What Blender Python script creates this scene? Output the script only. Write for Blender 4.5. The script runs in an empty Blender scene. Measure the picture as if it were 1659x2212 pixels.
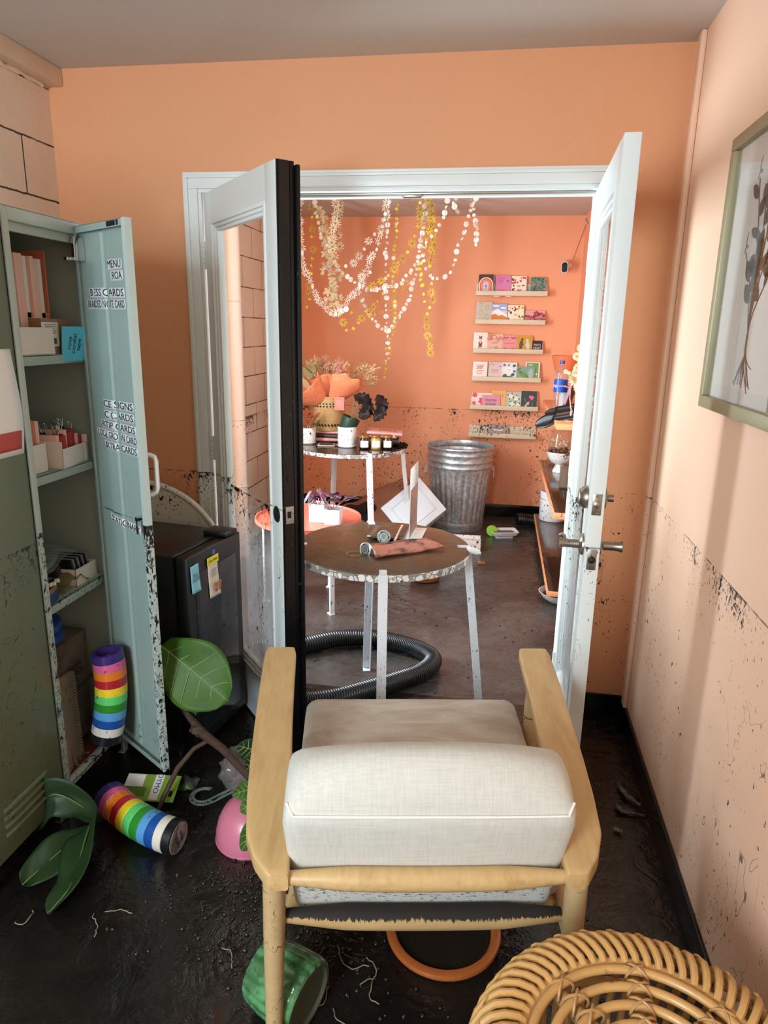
import bpy, bmesh, math, random
from mathutils import Vector as V, Matrix as Mx, noise as mnoise
random.seed(7)
SC = bpy.context.scene
COL = SC.collection
PI = math.pi
# ------------------------------------------------------------------ camera
CAMZ = 1.55
PITCH, YAW, ROLL, FPX, PW, PH = 0.25791, -0.15951, 0.01837, 1503.5, 1659.0, 2212.0
fw = V((math.sin(YAW) * math.cos(PITCH), math.cos(YAW) * math.cos(PITCH), -math.sin(PITCH)))
rt = fw.cross(V((0, 0, 1))).normalized()
up = rt.cross(fw)
rt, up = rt * math.cos(ROLL) + up * math.sin(ROLL), up * math.cos(ROLL) - rt * math.sin(ROLL)
cam_data = bpy.data.cameras.new('camera')
cam_data.sensor_fit = 'VERTICAL'; cam_data.sensor_height = 24.0
cam_data.lens = 24.0 * FPX / PH
cam_data.clip_start = 0.02
cam = bpy.data.objects.new('camera', cam_data); COL.objects.link(cam)
cam.matrix_world = Mx(((rt.x, up.x, -fw.x, 0), (rt.y, up.y, -fw.y, 0), (rt.z, up.z, -fw.z, CAMZ), (0, 0, 0, 1)))
SC.camera = cam
# ------------------------------------------------------------------ light and exposure
SC.view_settings.view_transform = 'Standard'
SC.view_settings.look = 'None'
SC.view_settings.gamma = 1.0
SC.view_settings.use_curve_mapping = False
SC.view_settings.exposure = 0.0
SC.cycles.max_bounces = 10
SC.cycles.diffuse_bounces = 5
SC.cycles.transparent_max_bounces = 16
SC.cycles.sample_clamp_indirect = 4.0
w = bpy.data.worlds.new('sky'); SC.world = w; w.use_nodes = True
w.node_tree.nodes['Background'].inputs[0].default_value = (0.75, 0.87, 1.0, 1)
w.node_tree.nodes['Background'].inputs[1].default_value = 1.0
def area(name, loc, direction, sx, sy, power, col):
    d = bpy.data.lights.new(name, 'AREA'); d.shape = 'RECTANGLE'; d.size = sx; d.size_y = sy
    d.energy = power; d.color = col
    o = bpy.data.objects.new(name, d); COL.objects.link(o); o.location = loc
    o.rotation_euler = V(direction).to_track_quat('-Z', 'Y').to_euler()
    return o
# daylight at the shop window in the far room's left wall (behind the door) and at the window behind the camera
area('daylight_shop_window', (-1.84, 3.24, 1.35), (1, 0.12, -0.05), 0.66, 1.8, 150, (0.74, 0.885, 1.0))
area('daylight_office_window', (-1.22, -1.52, 1.66), (0.25, 1, -0.12), 0.86, 1.3, 112, (0.74, 0.89, 1.0))
area('added_side_fill', (0.66, 3.34, 1.5), (-1, 0.1, -0.15), 0.8, 1.4, 20, (0.74, 0.89, 1.0))  # fill light at an added, unseen window, brightens the left block wall
# ------------------------------------------------------------------ room numbers (metres)
WY, XR, XL, CZ, FZ, FY = 2.72, 0.577, -1.76, 2.474, 2.414, 5.90
YB = -1.5
WLN, WLF = 0.957, 0.908
def at(px, py, X=None, Y=None, Z=None):
    d = rt * ((px - PW / 2) / FPX) - up * ((py - PH / 2) / FPX) + fw
    if Y is not None: t = Y / d.y
    elif X is not None: t = X / d.x
    else: t = (Z - CAMZ) / d.z
    return V((d.x * t, d.y * t, CAMZ + d.z * t))
# ------------------------------------------------------------------ materials
def lin(h):
    h = h.lstrip('#'); c = [int(h[i:i + 2], 16) / 255 for i in (0, 2, 4)]
    return tuple((x / 12.92 if x <= 0.04045 else ((x + 0.055) / 1.055) ** 2.4) for x in c) + (1,)
def nn(t, k, **kw):
    n = t.nodes.new(k)
    for a, b in kw.items(): setattr(n, a, b)
    return n
def math_(t, op, a, b=None, c=None, clamp=False):
    n = nn(t, 'ShaderNodeMath', operation=op, use_clamp=clamp)
    for i, v in enumerate((a, b, c)):
        if v is None: continue
        if isinstance(v, (int, float)): n.inputs[i].default_value = v
        else: t.links.new(v, n.inputs[i])
    return n.outputs[0]
def mapr(t, v, a, b, c=0.0, d=1.0, smooth=False):
    n = nn(t, 'ShaderNodeMapRange'); n.interpolation_type = 'SMOOTHSTEP' if smooth else 'LINEAR'
    t.links.new(v, n.inputs[0])
    for i, x in enumerate((a, b, c, d)):
        if isinstance(x, (int, float)): n.inputs[i + 1].default_value = x
        else: t.links.new(x, n.inputs[i + 1])
    return n.outputs[0]
def mix(t, f, a, b):
    n = nn(t, 'ShaderNodeMix', data_type='RGBA')
    for i, v in ((0, f), (6, a), (7, b)):
        if isinstance(v, (int, float, tuple)): n.inputs[i].default_value = v
        else: t.links.new(v, n.inputs[i])
    return n.outputs[2]
def noise_(t, vec, scale, detail=2.0, rough=0.5, dist=0.0):
    n = nn(t, 'ShaderNodeTexNoise'); t.links.new(vec, n.inputs['Vector'])
    n.inputs['Scale'].default_value = scale; n.inputs['Detail'].default_value = detail
    n.inputs['Roughness'].default_value = rough; n.inputs['Distortion'].default_value = dist
    return n.outputs[0]
def make_mud_group():
    g = bpy.data.node_groups.new('mud_splatter', 'ShaderNodeTree')
    g.interface.new_socket('Line', in_out='INPUT', socket_type='NodeSocketFloat')
    g.interface.new_socket('Amount', in_out='INPUT', socket_type='NodeSocketFloat')
    g.interface.new_socket('Fac', in_out='OUTPUT', socket_type='NodeSocketFloat')
    gi = g.nodes.new('NodeGroupInput'); go = g.nodes.new('NodeGroupOutput')
    geo = nn(g, 'ShaderNodeNewGeometry')
    sep = nn(g, 'ShaderNodeSeparateXYZ'); g.links.new(geo.outputs['Position'], sep.inputs[0])
    z = sep.outputs[2]
    below = math_(g, 'SUBTRACT', gi.outputs['Line'], z)
    inside = mapr(g, below, 0.0, 0.003)
    near = mapr(g, below, 0.0, 0.16, 1.0, 0.0)
    near = math_(g, 'MULTIPLY', near, near)
    mp = nn(g, 'ShaderNodeMapping'); g.links.new(geo.outputs['Position'], mp.inputs[0]); mp.inputs['Scale'].default_value = (1, 1, 0.62)
    P = mp.outputs[0]
    patch = noise_(g, P, 3.2, 2)
    n1 = noise_(g, P, 62, 3, 0.62, 0.6)
    n2 = noise_(g, P, 130, 2, 0.5)
    # threshold drops (more specks) by patch, near the line, by amount
    th = math_(g, 'SUBTRACT', 0.86, math_(g, 'MULTIPLY', patch, 0.28))
    th = math_(g, 'SUBTRACT', th, math_(g, 'MULTIPLY', near, math_(g, 'MULTIPLY', mapr(g, patch, 0.42, 0.62), 0.16)))
    th = math_(g, 'SUBTRACT', th, math_(g, 'MULTIPLY', gi.outputs['Amount'], 0.1))
    s1 = mapr(g, math_(g, 'SUBTRACT', n1, th), 0.0, 0.02)
    s2 = math_(g, 'MULTIPLY', mapr(g, math_(g, 'SUBTRACT', n2, math_(g, 'ADD', th, 0.03)), 0.0, 0.02), 0.75)
    # thin root-like threads
    n3 = noise_(g, P, 5.5, 3, 0.6, 1.2)
    n4 = noise_(g, P, 2.7, 2)
    line = math_(g, 'ABSOLUTE', math_(g, 'SUBTRACT', n3, 0.5))
    thr = math_(g, 'MULTIPLY', mapr(g, line, 0.0016, 0.0034, 1.0, 0.0), mapr(g, n4, 0.47, 0.52))
    thr = math_(g, 'MULTIPLY', thr, mapr(g, noise_(g, P, 9.0, 1), 0.47, 0.52))
    fac = math_(g, 'MAXIMUM', math_(g, 'MAXIMUM', s1, s2), math_(g, 'MULTIPLY', thr, 0.75))
    # scum line
    ln = math_(g, 'MULTIPLY', mapr(g, math_(g, 'ABSOLUTE', math_(g, 'SUBTRACT', below, 0.004)), 0.0, 0.004, 1.0, 0.0), mapr(g, noise_(g, P, 14, 2), 0.42, 0.6))
    fac = math_(g, 'MAXIMUM', fac, ln)
    fac = math_(g, 'MULTIPLY', fac, inside, clamp=True)
    g.links.new(fac, go.inputs[0])
    return g
MUD = make_mud_group()
MUDCOL = lin('#191612')
MATS = {}
def base_mat(name):
    m = bpy.data.materials.new(name); m.use_nodes = True
    return m, m.node_tree, m.node_tree.nodes['Principled BSDF']
def mat(name, col, rough=0.5, metal=0.0, var=0.08, vscale=6.0, bump=0.0, bscale=40.0, mud=None, amt=0.3, coat=0.0, stretch=None, col2=None, c2s=8.0, c2lo=0.45, c2hi=0.6, spec=0.5, trans=0.0, emit=0.0, sss=0.0):
    if name in MATS: return MATS[name]
    m, t, b = base_mat(name)
    tc = nn(t, 'ShaderNodeTexCoord'); P = tc.outputs['Object']
    if stretch:
        mp = nn(t, 'ShaderNodeMapping'); t.links.new(P, mp.inputs[0]); mp.inputs['Scale'].default_value = stretch; P = mp.outputs[0]
    c = lin(col)
    dark = tuple(x * (1 - var) for x in c[:3]) + (1,); lite = tuple(min(1, x * (1 + var)) for x in c[:3]) + (1,)
    co = mix(t, noise_(t, P, vscale, 3), dark, lite)
    if col2: co = mix(t, mapr(t, noise_(t, P, c2s, 4, 0.6), c2lo, c2hi), co, lin(col2))
    ro = rough
    if mud is not None:
        g = nn(t, 'ShaderNodeGroup'); g.node_tree = MUD
        g.inputs['Line'].default_value = mud; g.inputs['Amount'].default_value = amt
        co = mix(t, g.outputs[0], co, MUDCOL)
    t.links.new(co, b.inputs['Base Color'])
    b.inputs['Roughness'].default_value = ro; b.inputs['Metallic'].default_value = metal
    b.inputs['Coat Weight'].default_value = coat
    b.inputs['Specular IOR Level'].default_value = spec
    if trans: b.inputs['Transmission Weight'].default_value = trans
    if sss: b.inputs['Subsurface Weight'].default_value = sss
    if bump:
        bm_ = nn(t, 'ShaderNodeBump'); bm_.inputs['Strength'].default_value = bump; bm_.inputs['Distance'].default_value = 0.01
        t.links.new(noise_(t, P, bscale, 4), bm_.inputs['Height']); t.links.new(bm_.outputs[0], b.inputs['Normal'])
    MATS[name] = m
    return m
def glassy(name, tint=(1, 1, 1, 1), rough=0.02, dirt=None, film=0.0, filmcol='#cfd2cc'):
    """thin glass: transparent + gloss, optional mud film below a line"""
    if name in MATS: return MATS[name]
    m, t, b = base_mat(name); out = t.nodes['Material Output']; t.nodes.remove(b)
    tr = nn(t, 'ShaderNodeBsdfTransparent'); tr.inputs[0].default_value = tint
    gl = nn(t, 'ShaderNodeBsdfGlossy'); gl.inputs['Roughness'].default_value = rough
    fr = nn(t, 'ShaderNodeLayerWeight'); fr.inputs[0].default_value = 0.28
    mx = nn(t, 'ShaderNodeMixShader'); bf = nn(t, 'ShaderNodeNewGeometry'); t.links.new(math_(t, 'MULTIPLY', math_(t, 'ADD', fr.outputs['Fresnel'], 0.01, clamp=True), math_(t, 'SUBTRACT', 1.0, bf.outputs['Backfacing'])), mx.inputs[0]); t.links.new(tr.outputs[0], mx.inputs[1]); t.links.new(gl.outputs[0], mx.inputs[2])
    sh = mx.outputs[0]
    if dirt is not None or film:
        geo = nn(t, 'ShaderNodeNewGeometry'); P = geo.outputs['Position']
        sep = nn(t, 'ShaderNodeSeparateXYZ'); t.links.new(P, sep.inputs[0])
        d = nn(t, 'ShaderNodeBsdfDiffuse'); d.inputs[0].default_value = lin(filmcol)
        tl = nn(t, 'ShaderNodeBsdfTranslucent'); tl.inputs[0].default_value = lin(filmcol)
        dm = nn(t, 'ShaderNodeMixShader'); dm.inputs[0].default_value = 0.6; t.links.new(d.outputs[0], dm.inputs[1]); t.links.new(tl.outputs[0], dm.inputs[2])
        mp = nn(t, 'ShaderNodeMapping'); t.links.new(P, mp.inputs[0]); mp.inputs['Scale'].default_value = (1, 1, 0.35)
        nz = noise_(t, mp.outputs[0], 9, 4, 0.65)
        if dirt is not None:
            f = mapr(t, sep.outputs[2], dirt, dirt - 0.35, 0.0, 1.0, True)
            f = math_(t, 'MULTIPLY', f, mapr(t, nz, 0.25, 0.75, 0.25, film))
        else: f = math_(t, 'MULTIPLY', mapr(t, nz, 0.3, 0.7, 0.4, 1.0), film)
        m2 = nn(t, 'ShaderNodeMixShader'); t.links.new(f, m2.inputs[0]); t.links.new(sh, m2.inputs[1]); t.links.new(dm.outputs[0], m2.inputs[2])
        sh = m2.outputs[0]
        if dirt is not None:
            g = nn(t, 'ShaderNodeGroup'); g.node_tree = MUD; g.inputs['Line'].default_value = dirt; g.inputs['Amount'].default_value = 0.55
            dk = nn(t, 'ShaderNodeBsdfDiffuse'); dk.inputs[0].default_value = MUDCOL
            m3 = nn(t, 'ShaderNodeMixShader'); t.links.new(g.outputs[0], m3.inputs[0]); t.links.new(sh, m3.inputs[1]); t.links.new(dk.outputs[0], m3.inputs[2]); sh = m3.outputs[0]
    t.links.new(sh, out.inputs[0])
    MATS[name] = m
    return m
# ------------------------------------------------------------------ mesh builder
class MB:
    def __init__(s): s.bm = bmesh.new(); s.mi = 0; s.M = Mx()
    def _v(s, p): return s.bm.verts.new(s.M @ V(p))
    def _f(s, vs):
        try: f = s.bm.faces.new(vs)
        except ValueError: return None
        f.material_index = s.mi; f.smooth = True; return f
    def box(s, c, d, R=None, bev=0.0, seg=2):
        b = bmesh.new(); bmesh.ops.create_cube(b, size=1.0)
        for v in b.verts: v.co = V((v.co.x * d[0], v.co.y * d[1], v.co.z * d[2]))
        if bev: bmesh.ops.bevel(b, geom=list(b.edges), offset=bev, segments=seg, profile=0.5, affect='EDGES')
        return s._merge(b, Mx.Translation(V(c)) @ (R.to_4x4() if R else Mx()))
    def bx(s, lo, hi, bev=0.0):
        return s.box([(a + b) / 2 for a, b in zip(lo, hi)], [abs(b - a) for a, b in zip(lo, hi)], bev=bev)
    def _merge(s, b, M):
        mp = {}
        for v in b.verts: mp[v] = s._v(M @ v.co)
        for f in b.faces: s._f([mp[v] for v in f.verts])
        b.free(); return s
    def grid(s, fn, nu, nv, cu=False, cv=False, flip=False):
        g = [[s._v(fn(i / (nu if cu else nu - 1), j / (nv if cv else nv - 1))) for j in range(nv)] for i in range(nu)]
        for i in range(nu if cu else nu - 1):
            for j in range(nv if cv else nv - 1):
                a, b2, c, d = g[i][j], g[(i + 1) % nu][j], g[(i + 1) % nu][(j + 1) % nv], g[i][(j + 1) % nv]
                s._f([a, d, c, b2] if flip else [a, b2, c, d])
        return g
    def lathe(s, prof, n=32, c=(0, 0, 0), R=None, cap0=False, cap1=False, rf=None):
        c = V(c); R = R or Mx.Identity(3)
        rings = []
        for r, z in prof:
            rings.append([s._v(c + R @ V(((rf(a2, z, r) if rf else r) * math.cos(a2), (rf(a2, z, r) if rf else r) * math.sin(a2), z))) for a2 in [2 * PI * k / n for k in range(n)]])
        for i in range(len(rings) - 1):
            for k in range(n): s._f([rings[i][k], rings[i][(k + 1) % n], rings[i + 1][(k + 1) % n], rings[i + 1][k]])
        if cap0: s._f(list(reversed(rings[0])))
        if cap1: s._f(rings[-1])
        return s
    def cyl(s, p0, p1, r0, r1=None, n=16):
        p0, p1 = V(p0), V(p1); d = p1 - p0; r1 = r0 if r1 is None else r1
        R = d.to_track_quat('Z', 'Y').to_matrix()
        return s.lathe([(r0, 0), (r1, d.length)], n, p0, R, True, True)
    def tube(s, pts, r, n=8, closed=False, cap=True):
        pts = [V(p) for p in pts]; m = len(pts); rings = []
        prev = None
        for i, p in enumerate(pts):
            a = pts[(i - 1) % m] if (closed or i > 0) else p
            b = pts[(i + 1) % m] if (closed or i < m - 1) else p
            t = (b - a)
            t = t.normalized() if t.length > 1e-9 else V((0, 0, 1))
            if prev is None:
                prev = t.orthogonal().normalized()
            prev = (prev - t * prev.dot(t))
            prev = prev.normalized() if prev.length > 1e-6 else t.orthogonal().normalized()
            q = t.cross(prev)
            rr = r[i] if isinstance(r, (list, tuple)) else r
            rings.append([s._v(p + prev * (rr * math.cos(2 * PI * k / n)) + q * (rr * math.sin(2 * PI * k / n))) for k in range(n)])
        for i in range(m if closed else m - 1):
            A, B = rings[i], rings[(i + 1) % m]
            for k in range(n): s._f([A[k], A[(k + 1) % n], B[(k + 1) % n], B[k]])
        if cap and not closed:
            s._f(list(reversed(rings[0]))); s._f(rings[-1])
        return s
    def prism(s, poly, z0, z1, R=None, c=(0, 0, 0)):
        c = V(c); R = R or Mx.Identity(3)
        A = [s._v(c + R @ V((x, y, z0))) for x, y in poly]; B = [s._v(c + R @ V((x, y, z1))) for x, y in poly]
        s._f(list(reversed(A))); s._f(B); n = len(poly)
        for i in range(n): s._f([A[i], A[(i + 1) % n], B[(i + 1) % n], B[i]])
        return s
    def poly(s, pts): s._f([s._v(p) for p in pts]); return s
    def ball(s, c, r, n=16, m=10, R=None, wob=0.0):
        if isinstance(r, (int, float)): r = (r, r, r)
        c = V(c); R = R or Mx.Identity(3)
        sd = random.random() * 50
        def f(u, v):
            a, b = 2 * PI * u, PI * min(max(v, 0.004), 0.996)
            d = V((math.cos(a) * math.sin(b), math.sin(a) * math.sin(b), -math.cos(b)))
            k = 1 + (wob * mnoise.noise(d * 1.6 + V((sd, 0, 0))) if wob else 0)
            return c + R @ V((d.x * r[0] * k, d.y * r[1] * k, d.z * r[2] * k))
        s.grid(f, n, m, cu=True); return s
    def cushion(s, w, d, h, rad, puff=0.0, n=13, c=(0, 0, 0), R=None, sq=None):
        c = V(c); R = R or Mx.Identity(3); hw, hd, hh = w / 2, d / 2, h / 2
        b = bmesh.new(); bmesh.ops.create_cube(b, size=2.0)
        bmesh.ops.subdivide_edges(b, edges=list(b.edges), cuts=n, use_grid_fill=True)
        for v in b.verts:
            p = V([math.copysign(abs(x) ** 0.72, x) for x in v.co])
            q = V((p.x * hw, p.y * hd, p.z * hh))
            inn = V((max(-hw + rad, min(hw - rad, q.x)), max(-hd + rad, min(hd - rad, q.y)), max(-hh + rad, min(hh - rad, q.z))))
            dl = q - inn
            if dl.length > 1e-9: q = inn + dl.normalized() * rad
            k = puff * (1 - p.x ** 2) * (1 - p.y ** 2)
            q.z += math.copysign(k, p.z) if abs(p.z) > 0.2 else k * p.z
            k2 = puff * 0.6 * (1 - p.x ** 2) * (1 - p.z ** 2); q.y += k2 * p.y
            if sq: q = sq(q)
            v.co = q
        return s._merge(b, Mx.Translation(c) @ R.to_4x4())
    def leaf(s, base, tip, nrm, wid, shape=None, fold=0.15, droop=0.0, wave=0.03, nu=13, nv=7):
        base, tip = V(base), V(tip); d = tip - base; L = d.length; t = d.normalized(); nrm = V(nrm); nrm = (nrm - t * nrm.dot(t)).normalized(); sd = t.cross(nrm)
        ph = random.random() * 6
        shape = shape or (lambda u: math.sin(PI * u ** 0.8) ** 0.8)
        def f(u, v):
            x = (v - 0.5) * 2; ww = wid / 2 * max(0.012, shape(u))
            return base + d * u + sd * (x * ww) + nrm * (abs(x) * ww * fold + wave * L * 0.5 * math.sin(9 * u + ph + (2 if x > 0 else 0)) * abs(x)) - V((0, 0, droop * L * u * u))
        s.grid(f, nu, nv); return s
    def out(s, name, mats, parent=None, smooth=40.0, solid=0.0, sub=0, world=True):
        bm = s.bm
        if parent is not None and world:
            bm.transform(ROOTM[parent.name].inverted())
        bmesh.ops.recalc_face_normals(bm, faces=list(bm.faces)) if not getattr(s, 'keepn', False) else None
        me = bpy.data.meshes.new(name); bm.to_mesh(me); bm.free()
        for m in (mats if isinstance(mats, (list, tuple)) else [mats]): me.materials.append(m)
        if smooth: me.set_sharp_from_angle(angle=math.radians(smooth))
        else:
            for p in me.polygons: p.use_smooth = False
        o = bpy.data.objects.new(name, me); COL.objects.link(o)
        if parent is not None: o.parent = parent; ROOTM[o.name] = ROOTM[parent.name]
        else: ROOTM[o.name] = Mx()
        if solid:
            k = o.modifiers.new('thickness', 'SOLIDIFY'); k.thickness = solid; k.offset = 0
        if sub:
            k = o.modifiers.new('smooth', 'SUBSURF'); k.levels = sub; k.render_levels = sub
        return o
ROOTM = {}
def tag(o, label=None, cat=None, group=None, kind=None):
    if label: o['label'] = label
    if cat: o['category'] = cat
    if group: o['group'] = group
    if kind: o['kind'] = kind
    return o
def thing(name, label, cat, loc=(0, 0, 0), rz=0.0, group=None):
    o = bpy.data.objects.new(name, None); COL.objects.link(o); o.empty_display_size = 0.05
    o.location = loc; o.rotation_euler = (0, 0, rz)
    ROOTM[o.name] = Mx.Translation(V(loc)) @ Mx.Rotation(rz, 4, 'Z')
    return tag(o, label, cat, group)
def copy_thing(root, loc, rz, label, group=None):
    r = root.copy(); COL.objects.link(r); r.location = loc; r.rotation_euler = (0, 0, rz); r['label'] = label
    ROOTM[r.name] = Mx.Translation(V(loc)) @ Mx.Rotation(rz, 4, 'Z')
    if group: r['group'] = group
    for ch in list(root.children):
        c = ch.copy(); COL.objects.link(c); c.parent = r
        for g in list(ch.children):
            d = g.copy(); COL.objects.link(d); d.parent = c
    return r
def struct(name, mb, m, parent=None, **kw):
    o = mb.out(name, m, parent, **kw)
    if parent is None: o['kind'] = 'structure'
    return o
def text(name, body, size, m, parent, M, align='CENTER', ext=0.0004, sx=1.0, world=True, lines=0.9):
    cu = bpy.data.curves.new(name, 'FONT'); cu.body = body; cu.size = size; cu.extrude = ext; cu.align_x = align; cu.align_y = 'CENTER'; cu.space_line = lines
    cu.resolution_u = 3
    tmp = bpy.data.objects.new(name + '_tmp', cu); COL.objects.link(tmp)
    dg = bpy.context.evaluated_depsgraph_get()
    me = bpy.data.meshes.new_from_object(tmp.evaluated_get(dg))
    bpy.data.objects.remove(tmp); bpy.data.curves.remove(cu)
    me.transform(M @ Mx.Diagonal((sx, 1, 1, 1)))
    if parent is not None and world: me.transform(ROOTM[parent.name].inverted())
    me.materials.clear(); me.materials.append(m)
    o = bpy.data.objects.new(name, me); COL.objects.link(o); o.parent = parent
    if parent is not None: ROOTM[o.name] = ROOTM[parent.name]
    return o
def frame_M(o, x, y):
    """matrix with origin o, local x and y axes"""
    x, y = V(x).normalized(), V(y).normalized(); z = x.cross(y).normalized(); y = z.cross(x); o = V(o)
    return Mx(((x.x, y.x, z.x, o.x), (x.y, y.y, z.y, o.y), (x.z, y.z, z.z, o.z), (0, 0, 0, 1)))
def Rz(a): return Mx.Rotation(a, 3, 'Z')
def Rx(a): return Mx.Rotation(a, 3, 'X')
def Ry(a): return Mx.Rotation(a, 3, 'Y')
# ------------------------------------------------------------------ room materials
wall_door = mat('peach_orange_paint', '#df9d70', 0.62, var=0.03, vscale=3, bump=0.05, bscale=220, mud=WLN, amt=0.3)
wall_far_m = mat('orange_paint_far', '#e59c72', 0.6, var=0.03, vscale=3, bump=0.04, bscale=220, mud=WLF, amt=0.8)
wall_right_m = mat('pale_peach_paint', '#eec4a6', 0.6, var=0.03, vscale=3, bump=0.05, bscale=220, mud=WLN + 0.012, amt=0.5)
ceil_m = mat('ceiling_paint', '#c2bab0', 0.7, var=0.04, vscale=2, bump=0.06, bscale=150)
white_trim = mat('white_trim_paint', '#e4e8e4', 0.38, var=0.03, mud=WLN, amt=0.45)
white_door = mat('white_door_paint', '#dfe5e2', 0.36, var=0.03, mud=WLN, amt=0.25)
black_gloss = mat('black_gloss_paint', '#0c0c0d', 0.25, var=0.2, vscale=14, col2='#3a3834', c2s=40, c2lo=0.66, c2hi=0.72)
base_black = mat('black_vinyl_base', '#0b0d12', 0.22, var=0.2)
steel = mat('brushed_steel', '#a39d92', 0.33, metal=1.0, var=0.1, vscale=30)
steel_mud = mat('muddy_steel', '#a39d92', 0.35, metal=1.0, var=0.1, mud=1.2, amt=0.5)
dark_hole = mat('dark_slot', '#0a0a0a', 0.6)
door_glass = glassy('dirty_door_glass', (0.97, 0.985, 0.98, 1), 0.02, dirt=0.93, film=0.8, filmcol='#dde5ea')
def block_wall_mat():
    m, t, b = base_mat('painted_block')
    geo = nn(t, 'ShaderNodeNewGeometry'); sp = nn(t, 'ShaderNodeSeparateXYZ'); t.links.new(geo.outputs['Position'], sp.inputs[0])
    P = geo.outputs['Position']
    cb = nn(t, 'ShaderNodeCombineXYZ')
    wob = math_(t, 'MULTIPLY', math_(t, 'SUBTRACT', noise_(t, P, 40, 3), 0.5), 0.008)
    t.links.new(math_(t, 'ADD', sp.outputs[1], 0.072), cb.inputs[0]); t.links.new(math_(t, 'ADD', math_(t, 'ADD', sp.outputs[2], -0.006), wob), cb.inputs[1])
    br = nn(t, 'ShaderNodeTexBrick'); t.links.new(cb.outputs[0], br.inputs[0])
    br.inputs['Scale'].default_value = 1.0; br.inputs['Mortar Size'].default_value = 0.0038; br.inputs['Brick Width'].default_value = 0.4; br.inputs['Row Height'].default_value = 0.2; br.inputs['Mortar Smooth'].default_value = 0.2
    br.offset = 0.5
    c = mix(t, noise_(t, P, 5, 3), lin('#dcc6b0'), lin('#e9d7c5'))
    gate = mapr(t, noise_(t, P, 7, 2), 0.36, 0.5, 0.55, 1.0)
    c = mix(t, math_(t, 'MULTIPLY', br.outputs['Fac'], gate), c, lin('#3b2f27'))
    g = nn(t, 'ShaderNodeGroup'); g.node_tree = MUD; g.inputs['Line'].default_value = 0.93; g.inputs['Amount'].default_value = 0.6
    c = mix(t, g.outputs[0], c, MUDCOL); t.links.new(c, b.inputs['Base Color']); b.inputs['Roughness'].default_value = 0.55
    bp = nn(t, 'ShaderNodeBump'); bp.inputs['Strength'].default_value = 0.5; bp.inputs['Distance'].default_value = 0.01
    hgt = math_(t, 'SUBTRACT', math_(t, 'MULTIPLY', noise_(t, P, 90, 3), 0.25), br.outputs['Fac'])
    t.links.new(hgt, bp.inputs['Height']); t.links.new(bp.outputs[0], b.inputs['Normal'])
    return m
block_m = block_wall_mat()
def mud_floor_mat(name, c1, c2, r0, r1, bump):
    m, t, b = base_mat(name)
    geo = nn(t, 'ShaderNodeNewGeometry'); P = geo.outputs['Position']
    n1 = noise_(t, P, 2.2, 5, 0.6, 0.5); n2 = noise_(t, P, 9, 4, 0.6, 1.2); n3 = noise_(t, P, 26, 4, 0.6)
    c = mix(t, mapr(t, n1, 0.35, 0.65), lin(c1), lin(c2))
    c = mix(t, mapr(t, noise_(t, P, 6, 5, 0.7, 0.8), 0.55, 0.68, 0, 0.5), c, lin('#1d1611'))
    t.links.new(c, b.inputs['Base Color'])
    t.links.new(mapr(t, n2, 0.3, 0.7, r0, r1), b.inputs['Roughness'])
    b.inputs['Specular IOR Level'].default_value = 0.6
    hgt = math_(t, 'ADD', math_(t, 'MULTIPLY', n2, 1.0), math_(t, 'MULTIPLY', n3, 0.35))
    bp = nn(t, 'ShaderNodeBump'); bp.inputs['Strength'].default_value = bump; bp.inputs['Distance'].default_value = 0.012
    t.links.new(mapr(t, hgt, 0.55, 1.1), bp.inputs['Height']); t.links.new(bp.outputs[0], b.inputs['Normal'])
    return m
floor_m = mud_floor_mat('wet_mud_floor_dim', '#100e0c', '#26211d', 0.06, 0.30, 0.4)  # darker of two mud tones; this room's dimness is put into the colour
floor_far_m = mud_floor_mat('shop_mud_floor_lit', '#2b2724', '#4f4843', 0.05, 0.34, 0.4)  # lighter mud tone; the shop's stronger light is put into the colour
# ------------------------------------------------------------------ room shell
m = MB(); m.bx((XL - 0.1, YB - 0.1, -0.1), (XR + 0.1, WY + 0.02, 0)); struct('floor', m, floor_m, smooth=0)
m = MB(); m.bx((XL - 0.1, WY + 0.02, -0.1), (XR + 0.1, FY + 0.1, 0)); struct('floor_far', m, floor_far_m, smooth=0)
m = MB(); m.bx((XL - 0.1, YB - 0.1, CZ), (XR + 0.1, WY + 0.06, CZ + 0.1)); m.bx((XL - 0.1, WY + 0.06, FZ), (XR + 0.1, FY + 0.1, CZ + 0.1)); struct('ceiling', m, ceil_m, smooth=0)
OX0, OX1, OZ = -1.161, 0.296, 2.035
m = MB(); m.bx((XL, WY, 0), (OX0 - 0.02, WY + 0.12, CZ)); m.bx((OX1 + 0.02, WY, 0), (XR, WY + 0.12, CZ)); m.bx((OX0 - 0.02, WY, OZ + 0.02), (OX1 + 0.02, WY + 0.12, CZ))
struct('wall_back', m, wall_door, smooth=0)
m = MB(); m.bx((XR, YB, 0), (XR + 0.1, WY + 0.06, CZ)); struct('wall_right', m, wall_right_m, smooth=0)
WS = (2.94, 3.74, 0.80, 2.2)  # opening for the added side window, hidden behind the right door
m = MB(); m.bx((XR, WY + 0.06, 0), (XR + 0.1, WS[0], CZ)); m.bx((XR, WS[1], 0), (XR + 0.1, FY, CZ)); m.bx((XR, WS[0], 0), (XR + 0.1, WS[1], WS[2])); m.bx((XR, WS[0], WS[3]), (XR + 0.1, WS[1], CZ)); struct('wall_right_far', m, wall_far_m, smooth=0)
m = MB(); m.bx((XL - 0.1, FY, 0), (XR + 0.1, FY + 0.1, CZ)); struct('wall_far', m, wall_far_m, smooth=0)
WN = (2.90, 3.58, 0.45, 2.25)
m = MB()
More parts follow.
